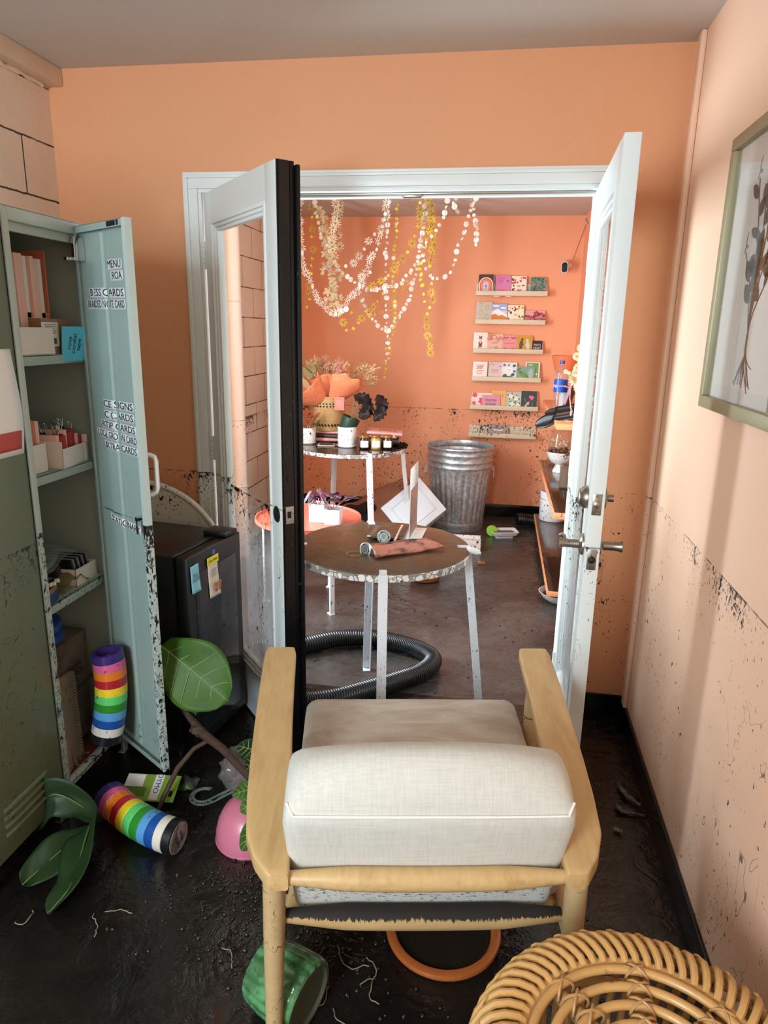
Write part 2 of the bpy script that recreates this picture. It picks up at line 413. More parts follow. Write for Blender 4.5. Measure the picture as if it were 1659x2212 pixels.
m.bx((XL - 0.1, YB, 0), (XL, WN[0], CZ)); m.bx((XL - 0.1, WN[1], 0), (XL, FY, CZ)); m.bx((XL - 0.1, WN[0], 0), (XL, WN[1], WN[2])); m.bx((XL - 0.1, WN[0], WN[3]), (XL, WN[1], CZ))
struct('wall_left', m, block_m, smooth=0)
WO = (-1.66, -0.78, 1.0, 2.32)
m = MB()
m.bx((XL, YB - 0.1, 0), (WO[0], YB, CZ)); m.bx((WO[1], YB - 0.1, 0), (XR, YB, CZ)); m.bx((WO[0], YB - 0.1, 0), (WO[1], YB, WO[2])); m.bx((WO[0], YB - 0.1, WO[3]), (WO[1], YB, CZ))
struct('wall_front', m, wall_right_m, smooth=0)
clear_glass = glassy('clear_window_glass')
def window(name, axis, a0, a1, z0, z1, off):
    fr = MB(); t_ = 0.045
    def b(a, b_, c, d, th=0.05):
        if axis == 'y': fr.bx((off - th / 2, a, c), (off + th / 2, b_, d), bev=0.004)
        else: fr.bx((a, off - th / 2, c), (b_, off + th / 2, d), bev=0.004)
    b(a0, a0 + t_, z0, z1); b(a1 - t_, a1, z0, z1); b(a0 + t_, a1 - t_, z0, z0 + t_); b(a0 + t_, a1 - t_, z1 - t_, z1)
    o = struct(name, fr, white_trim)
    g = MB()
    if axis == 'y': g.bx((off - 0.003, a0 + t_, z0 + t_), (off + 0.003, a1 - t_, z1 - t_))
    else: g.bx((a0 + t_, off - 0.003, z0 + t_), (a1 - t_, off + 0.003, z1 - t_))
    g.out('window_pane', clear_glass, o, smooth=0)
window('window_1', 'y', WN[0], WN[1], WN[2], WN[3], XL - 0.05)
window('window_2', 'x', WO[0], WO[1], WO[2], WO[3], YB - 0.05)
window('added_side_window', 'y', WS[0], WS[1], WS[2], WS[3], XR + 0.05)  # unseen window added to go with the side fill light
# beam along the top of the block wall
cream = mat('cream_plaster', '#dcc9b4', 0.6, var=0.05, bump=0.1, bscale=60)
m = MB(); m.bx((XL, YB, 2.412), (XL + 0.062, WY, CZ), bev=0.006); struct('trim_1', m, cream)
m = MB()
random.seed(3)
pts = [(XL + 0.004 + random.uniform(0, .008), y, 2.407 + random.uniform(-.004, .005)) for y in [YB + i * 0.03 for i in range(int((WY - YB) / 0.03))]]
m.tube(pts, [0.006 + random.uniform(0, .005) for _ in pts], 6); struct('trim_2', m, cream)
# door casing and jambs
def casing(mb, along, lo, hi, side):
    """stepped casing; along z or x; side = sign outward"""
    for a, b_, th in ((0.0, 0.014, 0.012), (0.014, 0.05, 0.018), (0.05, 0.062, 0.024), (0.062, 0.072, 0.015)):
        if along == 'z':
            x0, x1 = lo[0] + side * a, lo[0] + side * b_
            mb.bx((min(x0, x1), WY - th, 0), (max(x0, x1), WY, hi + a), bev=0.002)
        else:
            mb.bx((lo[0] - b_, WY - th, hi + a), (lo[1] + b_, WY, hi + b_), bev=0.002)
m = MB(); casing(m, 'z', (OX0,), OZ, -1); casing(m, 'z', (OX1,), OZ, 1); casing(m, 'x', (OX0, OX1), OZ, 1)
m.bx((OX0 - 0.02, WY - 0.004, 0), (OX0, WY + 0.135, OZ)); m.bx((OX1, WY - 0.004, 0), (OX1 + 0.02, WY + 0.135, OZ)); m.bx((OX0, WY - 0.004, OZ), (OX1, WY + 0.135, OZ + 0.02))
m.bx((OX0, WY + 0.05, OZ - 0.012), (OX1, WY + 0.085, OZ), bev=0.002)
struct('trim_3', m, white_trim)
m = MB(); m.bx((OX0 + 0.01, WY + 0.028, OZ - 0.007), (OX1 - 0.01, WY + 0.047, OZ), bev=0.001); m.box((-0.36, WY + 0.035, OZ - 0.012), (0.07, 0.02, 0.012), bev=0.003); struct('trim_4', m, steel)
# corner conduit cover on the right wall
m = MB(); m.bx((XR - 0.018, 2.615, 0.1), (XR, 2.66, CZ), bev=0.006); struct('trim_5', m, wall_right_m)
for nm, lo, hi in (('baseboard_right', (XR - 0.012, YB, 0), (XR, WY, 0.102)), ('baseboard_back', (OX1 + 0.072, WY - 0.012, 0), (XR - 0.012, WY, 0.102)), ('baseboard_back_left', (XL, WY - 0.012, 0), (OX0 - 0.072, WY, 0.102)),
                   ('baseboard_far', (XL, FY - 0.012, 0), (XR - 0.012, FY, 0.105)), ('baseboard_right_far', (XR - 0.012, WY + 0.13, 0), (XR, FY, 0.105))):
    m = MB(); m.bx(lo, hi, bev=0.004); struct(nm, m, base_black)
# pipe on the block wall of the far room
m = MB(); m.tube([(XL + 0.06, 4.40, 0), (XL + 0.06, 4.40, 1.2), (XL + 0.06, 4.40, FZ)], 0.048, 20)
for z in (0.5, 1.7): m.tube([(XL + 0.06 + 0.052 * math.cos(a), 4.40 + 0.052 * math.sin(a), z) for a in [k * PI / 8 for k in range(16)]], 0.004, 6, closed=True)
tag(m.out('wall_pipe', mat('cream_pipe_paint', '#efe2d6', 0.4, var=0.04, mud=0.95, amt=0.7)), 'tall cream painted vertical pipe against the far block wall', 'pipe')
# ------------------------------------------------------------------ the two glazed doors
def glazed_door(name, hinge, free, th, L, edge_mat):
    d = (V(free) - V(hinge)).normalized()
    M = frame_M((hinge[0], hinge[1], 0), (d.x, d.y, 0), (-d.y, d.x, 0))
    z0, z1 = 0.012, 2.03
    gx0, gx1, gz0, gz1 = 0.075, L - 0.085, 0.21, 1.925
    f = MB(); f.M = M
    f.bx((0, 0, z0), (gx0, th, z1), bev=0.002); f.bx((gx1, 0, z0), (L, th, z1), bev=0.002)
    f.bx((gx0, 0, z0), (gx1, th, gz0)); f.bx((gx0, 0, gz1), (gx1, th, z1))
    o = struct(name, f, white_door, smooth=30)
    mo = MB(); mo.M = M
    for a, y0 in ((0.0, -0.004), (0.012, 0.004), (0.024, 0.011)):
        y1 = th - y0
        w2 = 0.012
        mo.bx((gx0 + a, y0, gz0 + a), (gx0 + a + w2, y1, gz1 - a), bev=0.002); mo.bx((gx1 - a - w2, y0, gz0 + a), (gx1 - a, y1, gz1 - a), bev=0.002)
        mo.bx((gx0 + a + w2, y0, gz0 + a), (gx1 - a - w2, y1, gz0 + a + w2), bev=0.002); mo.bx((gx0 + a + w2, y0, gz1 - a - w2), (gx1 - a - w2, y1, gz1 - a), bev=0.002)
    mo.out('glass_moulding', white_trim, o, smooth=30)
    g = MB(); g.M = M; g.bx((gx0 + 0.03, th / 2 - 0.002, gz0 + 0.03), (gx1 - 0.03, th / 2 + 0.002, gz1 - 0.03)); g.out('glass_pane', door_glass, o, smooth=0)
    for z in (0.22, 1.06, 1.81):
        h_ = MB(); h_.M = M
        for k in range(5): h_.cyl((-0.008, -0.006, z - 0.05 + k * 0.02), (-0.008, -0.006, z - 0.0315 + k * 0.02), 0.0075, n=10)
        h_.bx((-0.006, -0.002, z - 0.05), (0.012, 0.0, z + 0.05)); h_.out('hinge', white_trim, o)
    return o, M
L1 = 0.695
d1, M1 = glazed_door('door_1', (-1.149, 2.700), (-0.695, 2.171), 0.044, L1, None)
e = MB(); e.M = M1; e.bx((L1, 0.002, 0.012), (L1 + 0.003, 0.044, 2.03)); e.bx((L1 - 0.03, 0.045, 0.012), (L1 + 0.006, 0.06, 2.03), bev=0.003); e.bx((L1 - 0.005, 0.06, 0.012), (L1 + 0.02, 0.074, 2.02), bev=0.004); e.bx((L1 + 0.003, 0.006, 0.012), (L1 + 0.007, 0.012, 2.03), bev=0.001)
e.out('black_edge', black_gloss, d1)
e = MB(); e.M = M1; e.bx((L1 + 0.003, 0.012, 0.905), (L1 + 0.005, 0.042, 0.965), bev=0.0008); e.out('strike_plate', mat('worn_plate', '#b9b3a6', 0.4, metal=0.7, var=0.2, vscale=60, col2='#2a2723', c2s=90, c2lo=0.6, c2hi=0.7), d1)
e = MB(); e.M = M1; e.bx((L1 + 0.0045, 0.018, 0.925), (L1 + 0.0056, 0.032, 0.948)); e.out('strike_slot', dark_hole, d1)
e = MB(); e.M = M1; e.lathe([(0.0, 0.004), (0.012, 0.0045), (0.026, 0.003), (0.029, 0)], 28, (L1 - 0.045, 0, 0.93), Rx(PI / 2), False, False); e.out('bore_cover', mat('dark_bronze', '#2d2a28', 0.35, metal=0.6), d1)
e = MB(); e.M = M1; e.bx((L1 + 0.003, 0.016, 1.085), (L1 + 0.0045, 0.040, 1.115)); e.lathe([(0.010, 0), (0.010, 0.003), (0, 0.003)], 16, (L1 + 0.003, 0.028, 1.06), Ry(PI / 2)); e.out('edge_bolt', black_gloss, d1)
L2 = 0.743
d2, M2 = glazed_door('door_2', (0.294, 2.716), (0.268, 1.974), 0.042, L2, None)
def plate(nm, z, h, mt, w=0.026):
    e = MB(); e.M = M2; e.bx((L2, 0.021 - w / 2, z - h / 2), (L2 + 0.0025, 0.021 + w / 2, z + h / 2), bev=0.001); return e.out(nm, mt, d2)
p = plate('deadbolt_plate', 1.081, 0.062, steel)
e = MB(); e.M = M2; e.lathe([(0.0098, 0), (0.0098, 0.004), (0.0085, 0.005), (0, 0.005)], 20, (L2 + 0.002, 0.021, 1.081), Ry(PI / 2))
for s in (-1, 1): e.lathe([(0.0042, 0), (0.003, 0.0015), (0, 0.0012)], 10, (L2 + 0.0025, 0.021, 1.081 + s * 0.024), Ry(PI / 2))
e.out('bolt', steel, p)
p = plate('latch_plate', 0.918, 0.062, steel_mud)
e = MB(); e.M = M2; e.lathe([(0.0105, 0), (0.0105, 0.004), (0.004, 0.009), (0, 0.009)], 16, (L2 + 0.002, 0.021, 0.918), Ry(PI / 2)); e.out('latch_bolt', dark_hole, p)
BX = L2 - 0.06
e = MB(); e.M = M2; e.lathe([(0.033, 0), (0.033, 0.008), (0.030, 0.012), (0.029, 0.016), (0.025, 0.019), (0.023, 0.024), (0.016, 0.027), (0, 0.028)], 28, (BX, 0, 1.088), Rx(PI / 2)); e.out('deadbolt_rose', steel, d2)
e = MB(); e.M = M2; e.lathe([(0.031, 0), (0.030, 0.008), (0.02, 0.012), (0.0105, 0.013), (0.0105, 0.03), (0, 0.03)], 24, (BX, 0.042, 1.088), Rx(-PI / 2)); e.out('thumb_turn', steel, d2)
for s in (-1, 1):
    y0 = 0 if s < 0 else 0.042
    e = MB(); e.M = M2; R = Rx(PI / 2) if s < 0 else Rx(-PI / 2)
    e.lathe([(0.033, 0), (0.032, 0.006), (0.022, 0.011), (0.0135, 0.014), (0.0125, 0.035), (0.0135, 0.056), (0.0165, 0.064), (0.0165, 0.068), (0, 0.069)], 28, (BX, y0, 0.945), R)
    yy = y0 + s * 0.060
    if s < 0: e.tube([(BX, yy + 0.006, 0.957), (BX + 0.002, yy + 0.004, 0.968), (BX + 0.002, yy - 0.004, 0.974), (BX + 0.002, yy - 0.012, 0.970)], [0.006, 0.005, 0.0045, 0.003], 10)
    e.out('door_knob', steel_mud, d2); continue
    e.tube([(BX, yy - s * 0.006, 0.945), (BX, yy + s * 0.004, 0.945), (BX - 0.004, yy + s * 0.010, 0.945), (BX - 0.02, yy + s * 0.011, 0.9455), (BX - 0.06, yy + s * 0.008, 0.946), (BX - 0.09, yy + s * 0.004, 0.947), (BX - 0.10, yy - s * 0.004, 0.952)], [0.0135, 0.0135, 0.0125, 0.0115, 0.0105, 0.0095, 0.007], 14)
    e.out('door_lever', steel_mud, d2)
# ================================================================== ARMCHAIR
oak = mat('light_oak', '#c9a873', 0.42, var=0.16, vscale=9, stretch=(9, 1.2, 9), bump=0.04, bscale=60, col2='#b5905e', c2s=3, c2lo=0.5, c2hi=0.75)
oak_dirty = mat('light_oak_muddy', '#bfa274', 0.5, var=0.16, vscale=9, stretch=(1.2, 9, 9), mud=0.45, amt=0.05)
def muddy_top_wood():
    m, t, b = base_mat('oak_rail_mud_top')
    geo = nn(t, 'ShaderNodeNewGeometry'); sp = nn(t, 'ShaderNodeSeparateXYZ'); t.links.new(geo.outputs['Normal'], sp.inputs[0])
    tc = nn(t, 'ShaderNodeTexCoord')
    w_ = mix(t, noise_(t, tc.outputs['Object'], 12, 3), lin('#a98a58'), lin('#c2a06c'))
    ms = nn(t, 'ShaderNodeMapping'); t.links.new(tc.outputs['Object'], ms.inputs[0]); ms.inputs['Scale'].default_value = (190, 40, 40)
    f = math_(t, 'ADD', sp.outputs[2], math_(t, 'MULTIPLY', math_(t, 'SUBTRACT', noise_(t, ms.outputs[0], 1.0, 4, 0.7), 0.5), 1.1))
    t.links.new(mix(t, mapr(t, f, 0.42, 0.5), w_, lin('#211c15')), b.inputs['Base Color']); b.inputs['Roughness'].default_value = 0.8
    return m
rail_mud = muddy_top_wood()
def linen(name, c, c2=None, mud=None, amt=0.0):
    m, t, b = base_mat(name); tc = nn(t, 'ShaderNodeTexCoord'); P = tc.outputs['Object']
    mp = nn(t, 'ShaderNodeMapping'); t.links.new(P, mp.inputs[0]); mp.inputs['Scale'].default_value = (14, 260, 260)
    mq = nn(t, 'ShaderNodeMapping'); t.links.new(P, mq.inputs[0]); mq.inputs['Scale'].default_value = (260, 22, 22)
    weave = math_(t, 'ADD', noise_(t, mp.outputs[0], 1.0, 2), noise_(t, mq.outputs[0], 1.0, 2))
    co = mix(t, mapr(t, weave, 0.7, 1.3), tuple(x * 0.86 for x in lin(c)[:3]) + (1,), lin(c))
    if c2:
        st = nn(t, 'ShaderNodeMapping'); t.links.new(P, st.inputs[0]); st.inputs['Scale'].default_value = (2.0, 7, 7)
        co = mix(t, mapr(t, noise_(t, st.outputs[0], 1.6, 4, 0.6, 0.6), 0.34, 0.62), co, lin(c2))
    if mud is not None:
        geo = nn(t, 'ShaderNodeNewGeometry'); sp = nn(t, 'ShaderNodeSeparateXYZ'); t.links.new(geo.outputs['Position'], sp.inputs[0])
        ms = nn(t, 'ShaderNodeMapping'); t.links.new(P, ms.inputs[0]); ms.inputs['Scale'].default_value = (0.45, 1, 1.3)
        n = noise_(t, ms.outputs[0], 150, 4, 0.65)
        lim = mapr(t, sp.outputs[2], mud - 0.11, mud - 0.005, 0.62, 0.44)
        lim = math_(t, 'ADD', lim, mapr(t, sp.outputs[2], mud, mud + 0.012, 0, 0.5))
        co = mix(t, mapr(t, math_(t, 'SUBTRACT', n, lim), 0, 0.02), co, lin('#1a1713'))
    t.links.new(co, b.inputs['Base Color']); b.inputs['Roughness'].default_value = 0.9
    b.inputs['Sheen Weight'].default_value = 0.25
    bp = nn(t, 'ShaderNodeBump'); bp.inputs['Strength'].default_value = 0.25; bp.inputs['Distance'].default_value = 0.002
    t.links.new(weave, bp.inputs['Height']); t.links.new(bp.outputs[0], b.inputs['Normal'])
    return m
linen_back = linen('cream_linen', '#d3d2c7', mud=0.475)
linen_seat = linen('muddy_linen', '#d8d0c2', '#ad9b86')
CH = thing('armchair', 'wooden armchair with cream linen cushions seen from behind, facing the open doors', 'chair', (-0.095, 1.22, 0), math.radians(10.8))
def loc(mb, name, m, parent=CH, **kw): return mb.out(name, m, parent, world=False, **kw)
def arm(sx):
    # plan outline (x outwards, y forwards), slightly bowed paddle with a tapered rear end
    inner = [(0.336, 0.715), (0.326, 0.55), (0.316, 0.4), (0.303, 0.25), (0.292, 0.13), (0.284, 0.03), (0.278, -0.03), (0.275, -0.075)]
    outer = [(0.428, 0.715), (0.421, 0.55), (0.412, 0.4), (0.402, 0.27), (0.391, 0.15), (0.377, 0.05), (0.352, -0.03), (0.318, -0.075)]
    b = MB()
    def zt(y): return 0.512 + 0.105 * max(0, (y + 0.08)) / 0.79
    def f(u, v):
        k = u * (len(inner) - 1); i = min(int(k), len(inner) - 2); q = k - i
        xi = inner[i][0] * (1 - q) + inner[i + 1][0] * q; xo = outer[i][0] * (1 - q) + outer[i + 1][0] * q; y = inner[i][1] * (1 - q) + inner[i + 1][1] * q
        a = 2 * PI * v; cs, sn = math.cos(a), math.sin(a)
        ex = math.copysign(abs(cs) ** 0.28, cs); ez = math.copysign(abs(sn) ** 0.28, sn)
        th = 0.015 + 0.006 * u
        edge = 1 - 0.12 * (max(0, 1 - u / 0.02) + max(0, (u - 0.985) / 0.015))
        return V((sx * ((xi + xo) / 2 + (xo - xi) / 2 * ex * edge), y + 0.006 * (1 - abs(ez)) * (1 if u < 0.02 else 0), zt(y) - th + th * ez * edge))
    g = b.grid(f, 40, 28, cv=True)
    b._f(list(reversed(g[0]))); b._f(g[-1])
    loc(b, 'armrest', oak, smooth=50)
for s in (-1, 1): arm(s)
for s in (-1, 1):
    b = MB(); b.tube([(s * 0.318, -0.055, 0.0), (s * 0.317, -0.035, 0.15), (s * 0.315, -0.025, 0.3), (s * 0.312, -0.03, 0.42), (s * 0.31, -0.035, 0.50)], [0.0165, 0.0195, 0.0225, 0.0235, 0.0235], 20); loc(b, 'leg', oak_dirty)
    b = MB(); b.tube([(s * 0.37, 0.60, 0.0), (s * 0.368, 0.605, 0.15), (s * 0.366, 0.61, 0.32), (s * 0.368, 0.62, 0.48), (s * 0.374, 0.63, 0.59)], [0.0155, 0.019, 0.0235, 0.023, 0.018], 20); loc(b, 'leg', oak_dirty)
    b = MB(); b.tube([(s * 0.32, -0.03, 0.275), (s * 0.335, 0.3, 0.30), (s * 0.362, 0.61, 0.325)], [0.016, 0.019, 0.016], 14); loc(b, 'side_rail', oak_dirty)
def rail(y, z, hw, r, m, nm):
    b = MB(); pts = [(-hw + 2 * hw * i / 14, y - 0.006 * math.sin(PI * i / 14), z) for i in range(15)]
    b.tube(pts, [r * (0.55 + 0.45 * min(1, 4.5 * min(i, 14 - i) / 14)) for i in range(15)], 18); return loc(b, nm, m)
rail(-0.055, 0.487, 0.285, 0.0235, oak, 'upper_back_rail')
rail(-0.012, 0.352, 0.292, 0.0255, rail_mud, 'lower_back_rail')
rail(0.60, 0.315, 0.35, 0.022, oak_dirty, 'front_rail')
b = MB(); b.bx((-0.30, 0.03, 0.290), (0.30, 0.56, 0.302), bev=0.004)
for i in range(7): b.bx((-0.33 + 0.005, 0.08 + i * 0.075, 0.286), (0.325, 0.11 + i * 0.075, 0.29))
loc(b, 'seat_platform', oak_dirty)
b = MB(); R = Rx(math.radians(-4)).inverted()
def sqs(q):
    q.x *= 1 + 0.02 * (q.y / 0.33); return q
b.cushion(0.635, 0.655, 0.125, 0.04, 0.018, 15, (0.015, 0.405, 0.368), R, sqs); loc(b, 'seat_cushion', linen_seat, smooth=70)
# back cushion, reclined on the two rails
TILT = math.radians(19)
b = MB(); Rb = Rx(TILT)
def sqb(q):
    # a plump top: rounder and a little wider at the top
    t = (q.z + 0.18) / 0.36
    q.x *= 0.965 + 0.05 * t - 0.035 * max(0, t - 0.85) / 0.15
    if t > 0.6: q.z += 0.045 * (t - 0.6) / 0.4 * (1 - ((q.y - 0.01) / 0.085) ** 2) * (1 - 0.6 * (abs(q.x) / 0.29) ** 4) - 0.02 * (t - 0.6) / 0.4 * max(0, q.y) / 0.085
    q.z += 0.010 * (1 - (q.x / 0.28) ** 2) * max(0, t - 0.5) * 2
    return q
bc = (0.0, 0.0, 0.0)
Cb = V((0.0, 0.052, 0.512))
b.cushion(0.575, 0.17, 0.36, 0.026, 0.016, 19, Cb, Rb, sqb)
bk = loc(b, 'back_cushion', linen_back, smooth=75)
b = MB()
pts = []
for i in range(41):
    x = -0.284 + 0.568 * i / 40; e_ = max(0, abs(x) - 0.268) / 0.016
    q = sqb(V((x, -0.0795 - 0.004 * (1 - (x / 0.29) ** 2) + 0.022 * e_ * e_, 0.1735)))
    pts.append(Cb + Rb @ q)
b.tube(pts, 0.0027, 8); loc(b, 'piping', mat('linen_piping', '#e9e7dd', 0.9, var=0.03), bk)
# ================================================================== RATTAN STOOL
rattan = mat('rattan_cane', '#c79a5c', 0.42, var=0.22, vscale=18, col2='#5e3f20', c2s=30, c2lo=0.64, c2hi=0.72, coat=0.2)
bind = mat('cane_binding', '#b58b58', 0.5, var=0.15, vscale=20)
ST = thing('rattan_stool', 'round woven rattan stool with concentric cane rings on its seat', 'stool', (0.286, 0.842, 0), 0.0)
ZT = 0.486
def ringm(r, z, tr, n=64): return [(r * math.cos(2 * PI * k / n), r * math.sin(2 * PI * k / n), z) for k in range(n)]
for i, r in enumerate((0.182, 0.150, 0.118, 0.086, 0.054, 0.022)):
    b = MB(); b.tube(ringm(r, ZT - 0.004 - 0.0015 * i, 0.0), 0.0078, 10, closed=True); loc(b, 'seat_ring', rattan, ST)
b = MB(); b.tube(ringm(0.198, ZT - 0.012, 0), 0.012, 10, closed=True); loc(b, 'rim_ring', rattan, ST)
for a in (math.radians(88), math.radians(133), math.radians(43), math.radians(178)):
    b = MB(); b.tube([(0.2 * math.cos(a), 0.2 * math.sin(a), ZT - 0.028), (0, 0, ZT - 0.032), (-0.2 * math.cos(a), -0.2 * math.sin(a), ZT - 0.028)], 0.0145, 12); s_ = loc(b, 'seat_strut', rattan, ST)
    for sg in (1, -1):
        for i, r in enumerate((0.182, 0.150, 0.118, 0.086, 0.054)):
            b = MB()
            cx, cy = sg * r * math.cos(a), sg * r * math.sin(a); t1 = V((-math.sin(a), math.cos(a), 0)); rd = V((math.cos(a), math.sin(a), 0)); c0 = V((cx, cy, ZT - 0.013))
            for q in (-1, 1):
                b.tube([c0 + t1 * (0.019 * math.cos(k * PI / 6)) * 1.0 + rd * (q * 0.012 * math.cos(k * PI / 6)) + V((0, 0, 0.018 * math.sin(k * PI / 6))) for k in range(12)], 0.0026, 6, closed=True)
            loc(b, 'strut_wrapping', bind, s_)
cane = MB(); 
prof = [(0.196, 0.00, ZT - 0.004), (0.206, 0.01, ZT + 0.003), (0.225, 0.045, ZT + 0.006), (0.245, 0.085, ZT + 0.002), (0.262, 0.125, ZT - 0.012), (0.275, 0.165, ZT - 0.035), (0.282, 0.205, ZT - 0.07), (0.283, 0.24, ZT - 0.12), (0.276, 0.27, ZT - 0.19), (0.262, 0.29, ZT - 0.27), (0.245, 0.30, ZT - 0.36), (0.24, 0.30, ZT - 0.45)]
cane.tube([(r * math.cos(a), r * math.sin(a), z) for r, a, z in prof], 0.0068, 8)
c0 = loc(cane, 'cane', rattan, ST)
NC = 66
for k in range(1, NC):
    c = c0.copy(); COL.objects.link(c); c.parent = ST; c.rotation_euler = (0, 0, 2 * PI * k / NC)
for r, z in ((0.266, ZT - 0.034), (0.27, ZT - 0.13), (0.252, ZT - 0.27), (0.235, 0.012)):
    b = MB(); b.tube(ringm(r, z, 0), 0.009, 8, closed=True); loc(b, 'hoop', rattan, ST)
bnd = MB(); bnd.tube([(0.263 + 0.004 * math.cos(q * PI / 5), 0.009 * math.cos(q * PI / 5), ZT - 0.014 + 0.009 * math.sin(q * PI / 5)) for q in range(10)], 0.0026, 6, closed=True)
e0 = loc(bnd, 'edge_binding', mat('pale_binding', '#c49a58', 0.5, var=0.15), ST)
for k in range(NC // 2):
    c = e0
    if k: c = e0.copy(); COL.objects.link(c); c.parent = ST
    c.rotation_euler = (0, 0, 2 * PI * 2 * k / NC + 0.135)

# ================================================================== FRAMED PRINT
FR = thing('framed_botanical_print', 'silver-green framed botanical print of a rooted plant on the peach wall', 'picture', (XR, 1.80, 1.69))
fm = mat('frame_champagne', '#9d9474', 0.45, metal=0.2, var=0.08, vscale=12)
y0, y1, z0, z1 = 1.53, 2.07, 1.357, 2.03
b = MB()
for lo, hi in (((XR - 0.03, y0, z0), (XR - 0.001, y1, z0 + 0.032)), ((XR - 0.03, y0, z1 - 0.032), (XR - 0.001, y1, z1)), ((XR - 0.03, y0, z0 + 0.032), (XR - 0.001, y0 + 0.032, z1 - 0.032)), ((XR - 0.03, y1 - 0.032, z0 + 0.032), (XR - 0.001, y1, z1 - 0.032))): b.bx(lo, hi, bev=0.003)
b.out('picture_frame', fm, FR)
b = MB(); b.bx((XR - 0.012, y0 + 0.03, z0 + 0.03), (XR - 0.002, y1 - 0.03, z1 - 0.03)); b.out('mount_board', mat('mount_grey', '#d9d4cd', 0.8, var=0.03), FR, smooth=0)
b = MB(); b.bx((XR - 0.0135, y0 + 0.06, z0 + 0.065), (XR - 0.012, y1 - 0.055, z1 - 0.085)); pr_ = b.out('print_paper', mat('print_paper', '#e3dad2', 0.85, var=0.03), FR, smooth=0)
ink = mat('print_ink_brown', '#5a4640', 0.9, var=0.25, vscale=30)
b = MB(); X_ = XR - 0.0143
random.seed(21)
def ink_line(pts, r): b.tube([(X_, y, z) for y, z in pts], r, 5)
root = (1.79, 1.552)
ink_line([root, (1.79, 1.52), (1.785, 1.50)], 0.0028)
for k in range(16):
    a = -PI / 2 + random.uniform(-0.75, 0.75); L = random.uniform(0.05, 0.10); p = [(1.787, 1.508)]
    for q in range(1, 5): p.append((p[-1][0] + math.cos(a) * L / 4 + random.uniform(-.004, .004), p[-1][1] + math.sin(a) * L / 4)); a += random.uniform(-.25, .25)
    ink_line(p, 0.0009)
def ink_leaf(y, z, a, L, w_): 
    b.poly([(X_ - 0.0005, y + math.cos(a) * L * t - math.sin(a) * w_ * s * math.sin(PI * t) ** 0.8, z + math.sin(a) * L * t + math.cos(a) * w_ * s * math.sin(PI * t) ** 0.8) for s, ts in ((1, [i / 8 for i in range(9)]), (-1, [i / 8 for i in range(7, 0, -1)])) for t in ts])
for ya, za, n in ((1.855, 1.90, 5), (1.80, 1.93, 6), (1.74, 1.92, 6), (1.69, 1.86, 5), (1.88, 1.74, 4), (1.65, 1.75, 4)):
    pts = [(root[0] + (ya - root[0]) * (t / 8) ** 1.4 + 0.006 * math.sin(t), root[1] + (za - root[1]) * t / 8) for t in range(9)]
    ink_line(pts, 0.0014)
    for q in range(n):
        i = 3 + int(q * 5 / n); s = 1 if q % 2 else -1
        ink_leaf(pts[i][0], pts[i][1], PI / 2 + s * random.uniform(-1.2, -0.4) * -1 * (1), random.uniform(0.04, 0.07), random.uniform(0.011, 0.02))
    ink_line([(pts[-1][0] + 0.012 * math.cos(k * 0.9) * (1 - k / 14), pts[-1][1] + 0.004 * k + 0.010 * math.sin(k * 0.9)) for k in range(10)], 0.0008)
b.out('plant_drawing', ink, pr_)
b = MB(); b.bx((XR - 0.022, y0 + 0.03, z0 + 0.03), (XR - 0.0205, y1 - 0.03, z1 - 0.03)); b.out('picture_glass', glassy('picture_glass', (0.96, 0.97, 0.97, 1), 0.03), FR, smooth=0)
# ================================================================== LOCKERS
lk = mat('locker_sage_enamel', '#9fb0a6', 0.35, var=0.04, vscale=5, mud=0.955, amt=0.95)
lk_frame = mat('locker_sage_frame', '#b6c4bc', 0.35, var=0.04, vscale=5, mud=0.955, amt=1.45)
lk_door = mat('locker_sage_door', '#93a69d', 0.38, var=0.04, vscale=5, mud=0.955, amt=-0.55)
lk_in = mat('locker_sage_inside', '#9fb0a6', 0.4, var=0.04, vscale=5, mud=0.72, amt=-0.3)
lk_olive = mat('locker_olive_enamel', '#666b50', 0.4, var=0.05, vscale=5, mud=0.94, amt=0.5)
ink_black = mat('black_ink', '#151515', 0.7, var=0.0)
chrome = mat('chrome', '#c9cbcc', 0.15, metal=1.0, var=0.02)
paper_w = mat('white_paper', '#e6e3dc', 0.8, var=0.03)
LKH, LKW, LKD = 1.845, 0.38, 0.42
